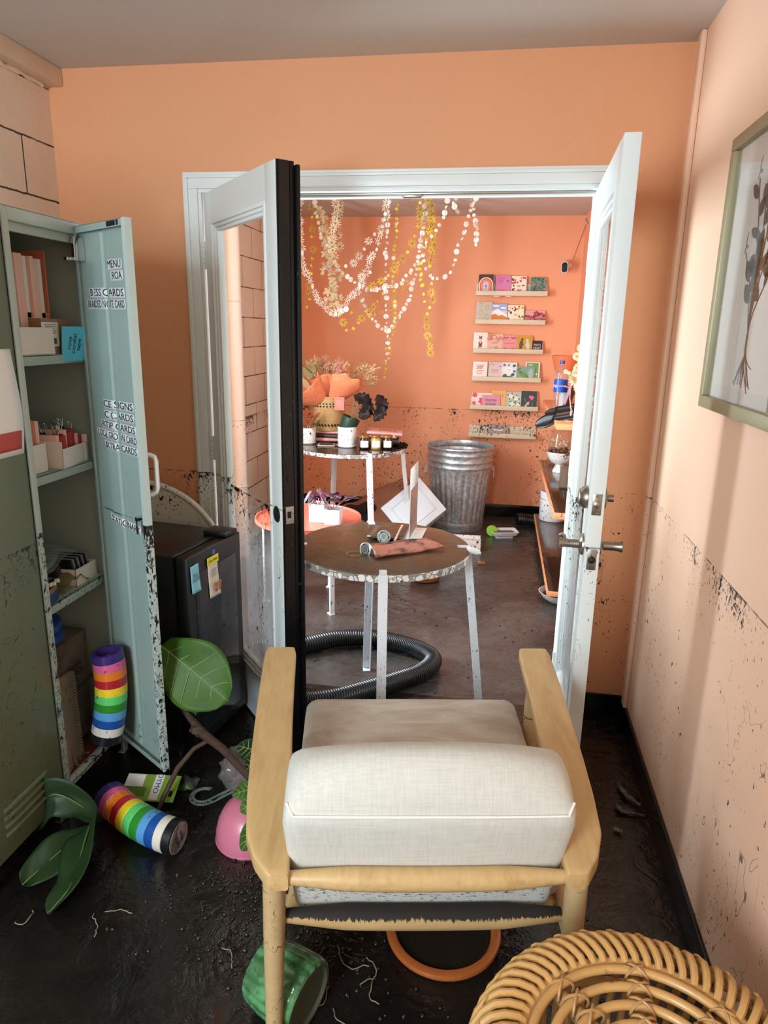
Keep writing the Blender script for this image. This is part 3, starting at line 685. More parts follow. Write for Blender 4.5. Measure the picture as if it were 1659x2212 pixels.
def locker_shell(root, m, shelves, inner):
    b = MB(); t_ = 0.003
    b.bx((-LKD, 0, 0.095), (0, t_, LKH)); b.bx((-LKD, LKW - t_, 0.095), (0, LKW, LKH)); b.bx((-LKD, 0, 0.095), (-LKD + t_, LKW, LKH)); b.bx((-LKD, 0, LKH - t_), (0, LKW, LKH)); b.bx((-LKD, 0, 0.095), (0, LKW, 0.098))
    b.out('carcass', inner, root, smooth=0, world=False)
    b = MB()
    b.bx((-0.018, 0, 0.085), (0.0, 0.030, LKH), bev=0.002); b.bx((-0.018, LKW - 0.026, 0.085), (0, LKW, LKH), bev=0.002); b.bx((-0.018, 0.03, LKH - 0.036), (0, LKW - 0.026, LKH), bev=0.002); b.bx((-0.018, 0.03, 0.085), (0, LKW - 0.026, 0.112), bev=0.002)
    b.bx((-0.03, 0.030, 0.112), (-0.018, 0.032, LKH - 0.036)); b.bx((-0.03, 0.03, LKH - 0.06), (-0.018, LKW - 0.026, LKH - 0.036))
    b.out('front_frame', lk_frame if m is lk else m, root, world=False)
    for x, y in ((-0.0, 0.0), (0, LKW), (-LKD, 0), (-LKD, LKW)):
        b = MB(); sx = -1 if x == 0 else 1; sy = 1 if y == 0 else -1
        b.bx((x, y, 0), (x + sx * 0.028, y + sy * 0.003, 0.095)); b.bx((x, y, 0), (x + sx * 0.003, y + sy * 0.028, 0.095)); b.bx((x, y, 0), (x + sx * 0.028, y + sy * 0.028, 0.003)); b.out('leg', m, root, smooth=0, world=False)
    for z in shelves:
        b = MB(); b.bx((-LKD + 0.004, 0.004, z - 0.003), (-0.022, LKW - 0.004, z)); b.bx((-0.028, 0.004, z - 0.028), (-0.022, LKW - 0.004, z), bev=0.001); b.out('shelf', m, root, world=False)
L2Y = 1.745
LK2 = thing('open_locker', 'tall sage green metal locker standing open with stationery on its shelves', 'locker', (-1.30, L2Y, 0))
S1, S2, S3, S0 = 1.457, 1.110, 0.705, 0.098
locker_shell(LK2, lk, (S1, S2, S3), lk_in)
hg, fr_ = V((-1.298, 2.096, 0)), V((-1.028, 1.915, 0)); dd = (fr_ - hg).normalized(); LD = 0.325
MD = frame_M(hg, (dd.x, dd.y, 0), (-dd.y, dd.x, 0))
z0, z1 = 0.092, 1.832
b = MB(); b.M = MD; T = 0.020
b.bx((0, -0.0012, z0), (LD, 0.0012, z1)); b.bx((LD - 0.002, -T, z0), (LD, 0.0, z1)); b.bx((LD - 0.018, -T, z0), (LD, -T + 0.002, z1)); b.bx((0, -T, z0), (0.002, 0, z1)); b.bx((0, -T, z0), (0.014, -T + 0.002, z1))
b.bx((0, -T, z1 - 0.002), (LD, 0, z1)); b.bx((0, -T, z0), (LD, 0, z0 + 0.002)); b.bx((0, -T, z1 - 0.02), (LD, -T + 0.002, z1)); b.bx((0, -T, z0), (LD, -T + 0.002, z0 + 0.016))
DR = b.out('door', lk_door, LK2, smooth=0)
b = MB(); b.M = MD; b.bx((LD - 0.0195, -T - 0.0006, z0), (LD + 0.0006, -T + 0.0005, z1)); b.bx((LD - 0.001, -T, z0), (LD + 0.0008, 0, z1)); b.out('free_edge', lk_frame, DR, smooth=0)
b = MB(); b.M = MD
b.prism([(0.075, 0), (0.085, -0.007), (0.145, -0.007), (0.155, 0)], z0 + 0.02, z1 - 0.025); b.bx((0.158, -0.004, z0 + 0.02), (0.172, -0.001, z1 - 0.025)); b.out('stiffener_rib', lk_door, DR, smooth=20)
b = MB(); b.M = MD; b.tube([(LD - 0.03, 0.0, 1.165), (LD - 0.03, 0.022, 1.165), (LD - 0.028, 0.036, 1.158), (LD - 0.026, 0.040, 1.145), (LD - 0.026, 0.040, 1.06), (LD - 0.028, 0.036, 1.047), (LD - 0.03, 0.022, 1.04), (LD - 0.03, 0, 1.04)], 0.0075, 10); b.out('handle', mat('handle_white', '#dfe3df', 0.35, var=0.03), DR)
b = MB(); b.M = MD; b.cyl((LD - 0.05, 0, 0.965), (LD - 0.05, -0.026, 0.965), 0.008, n=14); b.box((LD - 0.05, -0.024, 0.942), (0.009, 0.003, 0.05), bev=0.001); b.out('cam_latch', chrome, DR)
b = MB(); b.M = MD; b.bx((LD - 0.105, -0.0215, z1 - 0.017), (LD - 0.055, -0.02, z1 - 0.003)); b.bx((LD - 0.048, -0.0215, z1 - 0.017), (LD - 0.038, -0.02, z1 - 0.003)); b.out('top_slots', dark_hole, DR, smooth=0)
b = MB(); b.M = MD; b.bx((0.006, -0.035, z1 - 0.10), (0.03, -0.002, z1 - 0.03), bev=0.002); b.bx((0.006, -0.06, z1 - 0.10), (0.03, -0.035, z1 - 0.09), bev=0.002); b.out('hinge_hook', chrome, DR)
label_strip = mat('label_tape', '#dfe4e4', 0.35, var=0.02, coat=0.3)
def strip(u0, u1, z, s, h=0.029, sl=0.0, tsz=0.030, tx=None):
    b = MB(); b.M = MD
    us = [u0 + (u1 - u0) * i / 16 for i in range(17)]
    def yy(u):
        if u < 0.075 or u > 0.155: return -0.0025
        if u < 0.085: return -0.0025 - 0.0060 * (u - 0.075) / 0.01
        if u > 0.145: return -0.0025 - 0.0060 * (0.155 - u) / 0.01
        return -0.0085
    def f(a, v):
        u = u0 + (u1 - u0) * a; return V((u, yy(u) - 0.001 * (1 if u < 0.07 else 0), z + sl * (u - u0) + (v - 0.5) * h))
    b.grid(f, 60, 2); o = b.out('label_strip', label_strip, DR, smooth=60, solid=0.0004)
    t = text('lettering', s, tsz, ink_black, o, Mx(), align='LEFT', ext=0.0, world=False)
    # lay the letters on the strip, following the rib
    xs = [v.co.x for v in t.data.vertices]; wd = max(xs) - min(xs); x0 = min(xs); k = (u1 - u0 - 0.016) / wd
    inv = ROOTM[LK2.name].inverted()
    for v in t.data.vertices:
        u = u0 + 0.010 + (v.co.x - x0) * k
        v.co = inv @ (MD @ V((u, yy(u) - 0.0014 - (0.001 if u < 0.07 else 0), z + sl * (u - u0) + v.co.y)))
strip(0.160, 0.258, 1.716, 'MENU'); strip(0.185, 0.260, 1.684, 'ROA')
strip(0.040, 0.262, 1.640, 'B ESS CARDS', sl=-0.02); strip(0.018, 0.264, 1.606, 'BRANDED NOTE CARD', sl=-0.01)
strip(0.078, 0.266, 1.305, 'CE SIGNS'); strip(0.078, 0.264, 1.271, 'C CARDS'); strip(0.046, 0.270, 1.239, 'R TIP CARDS', sl=-0.02); strip(0.012, 0.276, 1.208, 'LOCAL GROWN CARD', sl=-0.02); strip(0.060, 0.272, 1.173, 'EXTRA CARDS', sl=-0.02)
strip(0.058, 0.256, 0.928, 'STATIONARY', sl=-0.05)
# closed locker beside it
LK1 = thing('closed_locker', 'olive green metal locker with its vented door shut, at the left edge', 'locker', (-1.30, L2Y - 0.386, 0))
locker_shell(LK1, lk_olive, (), lk_olive)
b = MB(); b.bx((-0.004, 0.026, 0.09), (0.014, 0.356, 1.835), bev=0.002); b.out('door', lk_olive, LK1, world=False)
dch = [c for c in LK1.children if c.name.startswith('door')][0]
b = MB()
for i in range(4):
    z = 0.16 + 0.026 * i
    b.tube([(0.0145, 0.10, z), (0.017, 0.115, z), (0.017, 0.27, z), (0.0145, 0.285, z)], 0.0055, 6)
b.out('vent_louvres', lk_olive, dch, world=False)
# paper sign on the closed locker
b = MB(); b.mi = 0
def f(u, v): return V((-1.2835 + 0.002 + 0.004 * math.sin(5 * v), L2Y - 0.24 + 0.21 * u - 0.035 * (abs(v - 0.45) ** 2), 1.20 + 0.28 * v))
b.grid(f, 8, 14)
sg = b.out('paper_sign', [paper_w], None, solid=0.0005); tag(sg, 'white paper sign with a red corner stuck on the closed olive locker', 'sign')
b = MB()
def f2(u, v): return V((-1.2805 + 0.002 + 0.004 * math.sin(5 * (0.06 + 0.2 * v)), L2Y - 0.24 + 0.196 * u - 0.035 * (abs(0.06 + 0.2 * v - 0.45) ** 2), 1.215 + 0.05 * v))
b.grid(f2, 8, 6); b.out('red_print', mat('red_print', '#b5453c', 0.7, var=0.03), sg, solid=0.0004)
# ------------------------------------------------------------------ locker contents
coral_card = mat('coral_card', '#c9714f', 0.6, var=0.06); pink_paper = mat('pink_paper', '#e6b9a8', 0.8, var=0.05); kraft = mat('kraft_board', '#8f6f52', 0.75, var=0.08); kraft_dirty = mat('muddy_kraft', '#75675a', 0.75, var=0.1, col2='#4d4238', c2s=5)
white_box = mat('white_box_card', '#dcd5cb', 0.7, var=0.03)
b = MB(); x0, x1, ya, yb = -1.63, -1.372, 1.79, 2.02
t = thing('magazine_file', 'coral magazine file packed with paper on the locker top shelf', 'file holder', (-1.5, 1.87, S1))
b.bx((x0, ya, S1), (x1, ya + 0.004, S1 + 0.295)); b.bx((x0, yb - 0.004, S1), (x1, yb, S1 + 0.30)); b.bx((x0, ya, S1), (x0 + 0.004, yb, S1 + 0.30)); b.bx((x0, ya, S1), (x1, yb, S1 + 0.004)); b.bx((x1 - 0.004, ya, S1), (x1, yb, S1 + 0.12)); b.out('holder', coral_card, t, smooth=0)
for i in range(9):
    b = MB(); w_ = ya + 0.010 + i * 0.0225; b.box(((x0 + x1) / 2 + 0.012 - 0.004 * (i % 3), w_ + 0.009, S1 + 0.147 - 0.002 * i), (0.25, 0.017, 0.285 - 0.006 * (i % 2)), bev=0.001); b.out('paper_stack', (pink_paper, pink_paper, white_box)[i % 3], t)
t = thing('small_white_box', 'small open white box in front of the coral magazine file', 'box', (-1.40, 1.83, S1), math.radians(-2))
bw = (0.085, 0.185, 0.078)
b = MB()
for lo, hi in (((-bw[0] / 2, -bw[1] / 2, 0), (bw[0] / 2, bw[1] / 2, 0.003)), ((bw[0] / 2 - 0.002, -bw[1] / 2, 0), (bw[0] / 2, bw[1] / 2, bw[2])), ((-bw[0] / 2, -bw[1] / 2, 0), (-bw[0] / 2 + 0.002, bw[1] / 2, bw[2])), ((-bw[0] / 2, -bw[1] / 2, 0), (bw[0] / 2, -bw[1] / 2 + 0.002, bw[2])), ((-bw[0] / 2, bw[1] / 2 - 0.002, 0), (bw[0] / 2, bw[1] / 2, bw[2]))): b.bx(lo, hi)
t.location.x = -1.368; t.location.y = 1.862; ROOTM[t.name] = Mx.Translation(t.location)
b.out('tray', white_box, t, smooth=0, world=False)
b = MB(); b.box((0, -0.02, 0.04), (0.07, 0.06, 0.074)); b.out('blue_cards', mat('blue_card', '#4a93ab', 0.7), t, smooth=0, world=False)
t = thing('shipping_carton', 'brown shipping carton with address labels at the right of the top shelf', 'carton', (-1.40, 1.98, S1))
b = MB(); b.box((-1.405, 1.985, S1 + 0.052), (0.14, 0.15, 0.104), Rz(0.05), bev=0.002); b.out('carton', kraft, t)
b = MB(); b.box((-1.3335, 1.955, S1 + 0.058), (0.001, 0.085, 0.07), Rz(0.05)); b.box((-1.405, 1.945, S1 + 0.1045), (0.10, 0.07, 0.001), Rz(0.05)); lb = b.out('address_label', paper_w, t, smooth=0)
b = MB(); random.seed(5)
for i in range(14): b.box((-1.3325, 1.925 + 0.0042 * i, S1 + 0.038), (0.0008, random.uniform(0.001, 0.003), 0.018), Rz(0.05))
for i in range(5): b.box((-1.3325, 1.955, S1 + 0.086 - 0.006 * i), (0.0008, 0.06 - 0.01 * (i % 3), 0.0016), Rz(0.05))
b.out('label_print', ink_black, lb, smooth=0)
blue_note = mat('blue_note_paper', '#58bdd8', 0.7, var=0.04)
t = thing('blue_note_card', 'bright blue handwritten note card hanging off the top shelf', 'note', (-1.318, 1.99, S1 + 0.02))
b = MB(); Rn = Rz(-0.15) @ Ry(0.12)
b.prism([(-0.05, -0.052), (0.045, -0.052), (0.052, -0.045), (0.052, 0.046), (0.046, 0.052), (-0.05, 0.052)], -0.0012, 0.0012, Rn @ Mx(((0, 0, 1), (1, 0, 0), (0, 1, 0))), (-1.312, 2.035, S1 + 0.03)); b.out('note_sheet', blue_note, t, smooth=0)
Mn = frame_M(V((-1.312, 2.035, S1 + 0.03)) + Rn @ V((0.0018, 0, 0)), Rn @ V((0, 0.15, 1)), Rn @ V((0, -1, 0.15)))
text('handwriting', 'rose\ncordial\ntape', 0.022, ink_black, t, Mn, ext=0.0001)
# shelf 2
def bin_(name, label, c, size, rot, h_front, cards):
    t = thing(name, label, 'storage bin', c, rot); w_, d_, h_ = size
    b = MB()
    b.bx((-w_ / 2, -d_ / 2, 0), (w_ / 2, d_ / 2, 0.003)); b.bx((w_ / 2 - 0.003, -d_ / 2, 0), (w_ / 2, d_ / 2, h_front), bev=0.001); b.bx((-w_ / 2, -d_ / 2, 0), (-w_ / 2 + 0.003, d_ / 2, h_), bev=0.001)
    b.bx((-w_ / 2, -d_ / 2, 0), (w_ / 2, -d_ / 2 + 0.003, h_), bev=0.001); b.bx((-w_ / 2, d_ / 2 - 0.003, 0), (w_ / 2, d_ / 2, h_), bev=0.001)
    b.out('bin', white_box, t, world=False)
    for i, (m_, hh, xx) in enumerate(cards):
        b = MB(); n = len(cards); b.box((xx, -d_ / 2 + 0.012 + (d_ - 0.024) * i / max(1, n - 1), 0.004 + hh / 2), (w_ * 0.72, (d_ - 0.03) / n * 0.9, hh), Rx(0.06 * (i % 2)), bev=0.0008); b.out('cards', m_, t, world=False)
    return t
bin_('card_bin', 'white card bin full of pink cards on the second shelf', (-1.40, 1.832, S2), (0.12, 0.115, 0.09), 0.0, 0.088, [(pink_paper, 0.15, 0), (white_box, 0.145, 0), (pink_paper, 0.15, -0.01), (coral_card, 0.155, 0), (pink_paper, 0.15, 0)])
red_card = mat('red_card', '#a82f32', 0.6, var=0.08)
bin_('clip_bin', 'white curved bin of red cards held in binder clips', (-1.385, 2.005, S2), (0.12, 0.17, 0.085), 0.12, 0.062, [(pink_paper, 0.10, 0), (red_card, 0.095, 0.01), (pink_paper, 0.11, 0), (red_card, 0.10, 0.005), (red_card, 0.105, 0), (pink_paper, 0.09, 0), (red_card, 0.08, 0)])
random.seed(9)
for i in range(9):
    x, y, z = -1.395 + random.uniform(-.035, .05), 1.95 + 0.014 * i, S2 + 0.088 + random.uniform(0, .018)
    t = thing('binder_clip', 'black binder clip with silver arms on the red cards', 'binder clip', (x, y, z), random.uniform(-.5, .5), 'binder clips on the second locker shelf')
    b = MB(); b.prism([(-0.008, 0), (0.008, 0), (0.0015, 0.014), (-0.0015, 0.014)], -0.012, 0.012, Mx(((0, 0, 1), (1, 0, 0), (0, 1, 0)))); b.out('clip_body', dark_hole, t, smooth=0, world=False)
    for s in (-1, 1):
        b = MB(); b.tube([(-0.005, s * 0.006, 0.012), (-0.003, s * 0.010, 0.026), (-0.004, s * 0.013, 0.036), (0, s * 0.0145, 0.040), (0.004, s * 0.013, 0.036), (0.003, s * 0.010, 0.026), (0.005, s * 0.006, 0.012)], 0.0009, 6); b.out('clip_arm', chrome, t, world=False)
# shelf 3
clear_plastic = glassy('clear_plastic', (0.96, 0.97, 0.96, 1), 0.08, film=0.25, filmcol='#c9ccc4')
b = MB()
def pb(u, v): return V((-1.50 + 0.17 * u + 0.01 * math.sin(7 * v), 1.80 + 0.17 * v, S3 + 0.115 + 0.055 * math.sin(PI * v) * (1 - 0.6 * u) + 0.02 * v + 0.006 * math.sin(11 * u)))
b.grid(pb, 14, 14)
def pb2(u, v): return V((-1.50 + 0.17 * u + 0.01 * math.sin(7 * v), 1.80 + 0.17 * v, S3 + 0.10 + 0.03 * v))
b.grid(pb2, 6, 6)
tag(b.out('plastic_pouch', clear_plastic, solid=0.001), 'clear plastic pouch lying on top of the third shelf pile', 'pouch')
t = thing('card_tray', 'white tray of black edged photo cards at the right of the third shelf', 'tray', (-1.43, 2.02, S3))
b = MB(); c = (-1.425, 2.03); w_, d_, h_ = 0.17, 0.12, 0.058
for lo, hi in (((-w_ / 2, -d_ / 2, 0), (w_ / 2, d_ / 2, 0.003)), ((w_ / 2 - 0.004, -d_ / 2, 0), (w_ / 2, d_ / 2, h_)), ((-w_ / 2, -d_ / 2, 0), (-w_ / 2 + 0.004, d_ / 2, h_)), ((-w_ / 2, -d_ / 2, 0), (w_ / 2, -d_ / 2 + 0.004, h_)), ((-w_ / 2, d_ / 2 - 0.004, 0), (w_ / 2, d_ / 2, h_))): b.bx([lo[i] + (c[0], c[1], S3)[i] for i in range(3)], [hi[i] + (c[0], c[1], S3)[i] for i in range(3)], bev=0.001)
b.out('tray', white_box, t)
for i in range(8):
    b = MB(); b.box((c[0] - 0.004, c[1] - 0.045 + 0.0125 * i, S3 + 0.048), (0.145, 0.006, 0.085), Rx(0.25), bev=0.0006); b.out('photo_card', (dark_hole, mat('grey_card', '#7f8783', 0.5))[i % 2], t)
t = thing('pen_box', 'small tan and blue cardboard box holding white paint pens', 'box', (-1.36, 1.81, S3), 0.25)
b = MB(); b.bx((-0.035, -0.05, 0), (0.035, 0.05, 0.004)); b.bx((0.032, -0.05, 0), (0.035, 0.05, 0.05)); b.bx((-0.035, -0.05, 0), (-0.032, 0.05, 0.065)); b.bx((-0.035, -0.05, 0), (0.035, -0.047, 0.055)); b.bx((-0.035, 0.047, 0), (0.035, 0.05, 0.055)); b.out('carton', kraft, t, smooth=0, world=False)
b = MB(); b.bx((0.035, -0.05, 0.0), (0.0356, 0.05, 0.034)); b.out('blue_band', mat('navy_print', '#27406f', 0.6), t, smooth=0, world=False)
for i in range(4):
    p = thing('paint_pen', 'white paint pen lying in the tan and blue box', 'pen', (-1.36, 1.782 + 0.019 * i, S3 + 0.052 + 0.003 * (i % 2)), 0.25 + 0.05 * i, 'paint pens in the tan box')
    b = MB(); b.cyl((-0.02, 0, 0), (0.042, 0, 0.012), 0.0065, n=12); b.out('pen_body', paper_w, p, world=False)
    b = MB(); b.cyl((0.012, 0, 0.0065), (0.03, 0, 0.01), 0.0068, n=12); b.out('pen_band', ink_black, p, world=False)
b = MB()
for i in range(2): b.ball((-1.42, 1.845 + 0.05 * i, S3 + 0.085), (0.03, 0.024, 0.022), wob=0.3)
tag(b.out('green_putty', mat('lime_green', '#87b32b', 0.5)), 'lime green pack seen through plastic on the third shelf', 'pack')
b = MB(); b.box((-1.37, 1.905, S3 + 0.075), (0.03, 0.035, 0.03), Rz(0.3), bev=0.003)
tag(b.out('black_cube', dark_hole), 'small black plastic cube on the third locker shelf beside the paint pens', 'cube')
b = MB()
def pb(u, v): return V((-1.40 + 0.07 * u, 1.89 + 0.14 * v, S3 + 0.004 + 0.05 * math.sin(PI * v) ** 0.6 * (1 - 0.35 * u) + 0.006 * math.sin(17 * v + 9 * u)))
b.grid(pb, 10, 16); tag(b.out('plastic_wrap_bag', glassy('yellowed_plastic', (0.9, 0.87, 0.75, 1), 0.1, film=0.5, filmcol='#9a8a68'), solid=0.001), 'yellowed clear bag at the front edge of the third shelf', 'bag')
# bottom compartment
t = thing('cardboard_box', 'brown cardboard box with faint handwriting in the bottom of the locker', 'carton', (-1.52, 1.93, S0))
b = MB(); b.box((-1.505, 1.945, S0 + 0.205), (0.20, 0.27, 0.41), Rz(-0.03) @ Ry(0.03), bev=0.004); b.out('carton', kraft_dirty, t)
text('handwriting', 'Extra\niPADs\n1\ncolor boards', 0.032, ink_black, t, frame_M((-1.395, 2.0, S0 + 0.26), (0.03, 1, 0.1), (0, -0.1, 1)), ext=0.0001)
nb_blue = mat('tub_blue', '#1f4f9a', 0.4, var=0.05)
for i in range(2):
    b = MB(); b.lathe([(0, 0), (0.092, 0), (0.1, 0.008), (0.1, 0.03), (0.092, 0.036), (0, 0.038)], 32, (-1.49, 1.91, S0 + 0.419 + 0.039 * i))
    tag(b.out('blue_container', nb_blue), ('lower', 'upper')[i] + ' of two round blue containers stacked on the cardboard box', 'container', 'blue containers in the locker')
t = thing('spiral_notebook', 'grey spiral notebook leaning against the cardboard box', 'notebook', (-1.36, 1.86, S0))
Rn = Rz(0.12) @ Ry(-0.10) @ Rx(-0.16)
nc = V((-1.362, 1.852, S0 + 0.165))
b = MB(); b.box(nc, (0.016, 0.17, 0.31), Rn, bev=0.001); b.out('pages', mat('muddy_pages', '#8d8375', 0.8, var=0.1, mud=0.6, amt=0.4), t)
b = MB()
for i in range(30):
    z = -0.145 + 0.29 * i / 29
    b.tube([nc + Rn @ V((0.012 * math.cos(a), 0.085 + 0.010 * math.sin(a), z + 0.003 * math.sin(a))) for a in [k * PI / 5 for k in range(10)]], 0.0013, 5, closed=True)
b.out('spiral_binding', mat('white_coil', '#b7b2a8', 0.5), t)
b = MB(); b.box((-1.345, 1.80, S0 + 0.07), (0.05, 0.07, 0.13), Rz(0.3) @ Rx(0.2), bev=0.01); tag(b.out('paper_bundle', mat('muddy_pink_paper', '#a07565', 0.8, var=0.15, mud=0.6, amt=0.4)), 'crumpled muddy pink paper bundle low in the open locker', 'paper')
random.seed(31)
b = MB(); pts = []
for i in range(70):
    pts.append((-1.35 + random.uniform(-.03, .03), 1.81 + 0.10 * i / 69 + random.uniform(-.012, .012), S0 + 0.012 + 0.05 * abs(math.sin(i * 0.9)) * random.random()))
b.tube(pts, 0.0032, 6); tag(b.out('muddy_string', mat('muddy_string', '#857a6a', 0.8, var=0.3, vscale=80)), 'tangle of muddy string at the front of the locker floor', 'string')
b = MB(); b.box((-1.37, 1.93, S0 + 0.006), (0.10, 0.24, 0.010), Rz(-0.02), bev=0.002); tag(b.out('muddy_folder', mat('muddy_red_brown', '#6b3a28', 0.5, var=0.2, col2='#2a211b', c2s=12)), 'muddy reddish brown folder flat on the locker floor', 'folder')
# ------------------------------------------------------------------ rainbow tape packs
TAPE = [('purple', '#3d2a6e'), ('pink', '#d9618c'), ('orange', '#e37a22'), ('red', '#b3202c'), ('yellow', '#ecd02e'), ('light_green', '#62d070'), ('green', '#2f8a2c'), ('light_blue', '#5a9fd6'), ('blue', '#174f9d'), ('white', '#e2dccd'), ('black', '#15151a')]
def tape_pack(label, path, mudl, end_label=False):
    t = thing('tape_roll_pack', label, 'tape rolls', path(0.5), 0, 'rainbow tape packs')
    n = len(TAPE)
    for i, (nm, hx) in enumerate(TAPE):
        a, b_ = path((i + 0.02) / n), path((i + 0.98) / n); ax = (b_ - a); R = ax.to_track_quat('Z', 'Y').to_matrix(); w_ = (path((i + 1) / n) - path(i / n)).length * 1.06
        mid = (a + b_) / 2; b = MB(); ro, ri, h_ = 0.0525, 0.039, w_ / 2
        b.lathe([(ri, -h_), (ro - 0.002, -h_), (ro, -h_ + 0.002), (ro, h_ - 0.002), (ro - 0.002, h_), (ri, h_), (ri, -h_)], 44, mid, R)
        tag(b.out('tape_roll', mat('tape_' + nm + mudl, hx, 0.33, var=0.07, vscale=12, coat=0.15, mud=(0.6 if mudl == 'a' else 0.2), amt=(0.25 if mudl == 'a' else -0.5)), t), nm.replace('_', ' ') + ' tape roll')
    return t
def path_up(v): u = 1 - v; return V((-1.262 + 0.075 * u - 0.055 * u * u - 0.005, 1.935 + 0.055 * u - 0.03 * u * u, 0.168 + 0.318 * u))
tape_pack('stack of rainbow tape rolls standing upright in the open locker', path_up, 'a')
def path_dn(u): return V((-1.175 + 0.30 * u, 1.79 - 0.235 * u + 0.10 * u * u, 0.056 + 0.004 * math.sin(PI * u)))
tp = tape_pack('stack of rainbow tape rolls lying on the muddy floor', path_dn, 'b')
ax = (path_dn(1) - path_dn(0.9)).normalized(); R = ax.to_track_quat('Z', 'Y').to_matrix()
b = MB(); b.lathe([(0, 0), (0.0465, 0), (0.0475, -0.001)], 36, path_dn(1.0) + ax * 0.0022, R); ed = b.out('end_label', mat('silver_label', '#a9a6a0', 0.45, var=0.12, vscale=30, col2='#6d6860', c2s=25), tp)
xx = V((0, 0, 1)) - ax * ax.z; xx.normalize(); xx = (xx + 0.25 * ax.cross(xx)).normalized()
yy = ax.cross(xx)
Mlab = frame_M(path_dn(1.0) + ax * 0.0028 - yy * -0.010, xx, yy)
text('lettering', 'craftzilla', 0.019, ink_black, ed, Mlab, ext=0.0001)
b = MB()
for i in range(14): 
    p = path_dn(1.0) + ax * 0.0028 - yy * 0.012 + xx * (-0.018 + 0.0027 * i); b.tube([p - yy * 0.0045, p + yy * 0.0045], 0.0003 + 0.0003 * (i % 3 == 0), 4)
b.out('label_bars', ink_black, ed)
# ================================================================== MINI FRIDGE
fr_black = mat('fridge_black', '#121110', 0.35, var=0.1, col2='#2a2018', c2s=4, c2lo=0.5, c2hi=0.7)
fr_gloss = mat('fridge_gloss', '#1b1e22', 0.16, var=0.1, col2='#43403a', c2s=6, c2lo=0.55, c2hi=0.75, coat=0.4)
N_, F_ = V((-1.012, 2.10, 0)), V((-0.957, 2.455, 0)); dx = (F_ - N_).normalized(); FWID = (F_ - N_).length
FG = thing('mini_fridge', 'black mini fridge with paper notes stuck on its front, beside the glazed door', 'fridge', N_, 0)
MF = frame_M(N_, (dx.x, dx.y, 0), (-dx.y, dx.x, 0))   # x along the front, y into the body
H_ = 0.785
b = MB(); b.M = MF; b.bx((0, 0.055, 0.025), (FWID, 0.40, H_), bev=0.006); b.out('cabinet', fr_black, FG)
b = MB(); b.M = MF; b.bx((0.0, 0.0, 0.045), (FWID, 0.045, H_ - 0.002), bev=0.006); dr = b.out('door', fr_black, FG)
b = MB(); b.M = MF; b.bx((0.045, -0.003, 0.09), (FWID - 0.045, 0.0, H_ - 0.075), bev=0.001); b.out('glass_panel', fr_gloss, dr)
b = MB(); b.M = MF; b.bx((FWID - 0.10, 0.0, H_), (FWID - 0.02, 0.10, H_ + 0.018), bev=0.004); b.out('hinge_cover', fr_black, FG)
b = MB(); b.M = MF; b.bx((0.16, -0.0012, H_ - 0.035), (0.176, 0.0005, H_ - 0.018)); b.out('badge', mat('blue_badge', '#5a67c8', 0.4), dr, smooth=0)
for x, y in ((0.03, 0.09), (FWID - 0.03, 0.09), (0.03, 0.37), (FWID - 0.03, 0.37)):
    b = MB(); b.M = MF; b.cyl((x, y, 0), (x, y, 0.03), 0.014, n=12); b.out('foot', fr_black, FG)
def note(name, label, x0, x1, z0, z1, m, curl):
    b = MB(); b.M = MF
    def f(u, v): return V((x0 + (x1 - x0) * (u + 0.06 * (1 - v)), -0.0045 - curl * (1 - v) ** 2 * (0.3 + 0.7 * u) - 0.001 * math.sin(6 * u), z0 + (z1 - z0) * v))
    b.grid(f, 10, 12); o = b.out(name, m, solid=0.0005); return tag(o, label, 'note')
n1 = note('sticky_note', 'light blue handwritten sticky note on the near edge of the black fridge', 0.012, 0.062, H_ - 0.135, H_ - 0.035, mat('pale_blue_note', '#8fd2e3', 0.75, var=0.04), 0.006)
text('handwriting', 'Please do\nNOT put\nmore drinks\non top of me', 0.0088, ink_black, n1, MF @ frame_M((0.039, -0.0085, H_ - 0.08), (1, 0, 0), (0, 0, 1)), ext=0.0001, world=False)
n2 = note('recipe_card', 'cream card with peach flowers and a yellow strip, on the black fridge', 0.118, 0.182, H_ - 0.19, H_ - 0.052, mat('cream_card', '#e6dac6', 0.7, var=0.05), 0.010)
b = MB(); b.M = MF; b.bx((0.114, -0.0068, H_ - 0.066), (0.188, -0.006, H_ - 0.036)); ys = b.out('yellow_strip', mat('highlighter_yellow', '#ecd83a', 0.6, var=0.03), n2, smooth=0, world=False)
text('handwriting', 'your date', 0.014, ink_black, ys, MF @ frame_M((0.151, -0.0072, H_ - 0.051), (1, 0, 0), (0, 0, 1)), ext=0.0001, world=False)
b = MB(); b.M = MF; random.seed(2)
for i in range(4): b.box((0.152, -0.0095 - 0.0006 * i, H_ - 0.085 - 0.008 * i), (0.042 - 0.006 * (i % 2), 0.0004, 0.0016))
b.out('print_lines', mat('grey_ink', '#6b625a', 0.8), n2, smooth=0, world=False)
b = MB(); b.M = MF
for i in range(9): b.lathe([(0, 0), (0.006 + 0.003 * random.random(), 0), (0.006, 0.0002)], 10, (0.135 + random.uniform(0, .045), -0.0165, H_ - 0.14 - random.uniform(0, .035)), Rx(PI / 2))
b.out('flower_print', mat('peach_print', '#c77f55', 0.8, var=0.2), n2, smooth=0, world=False)
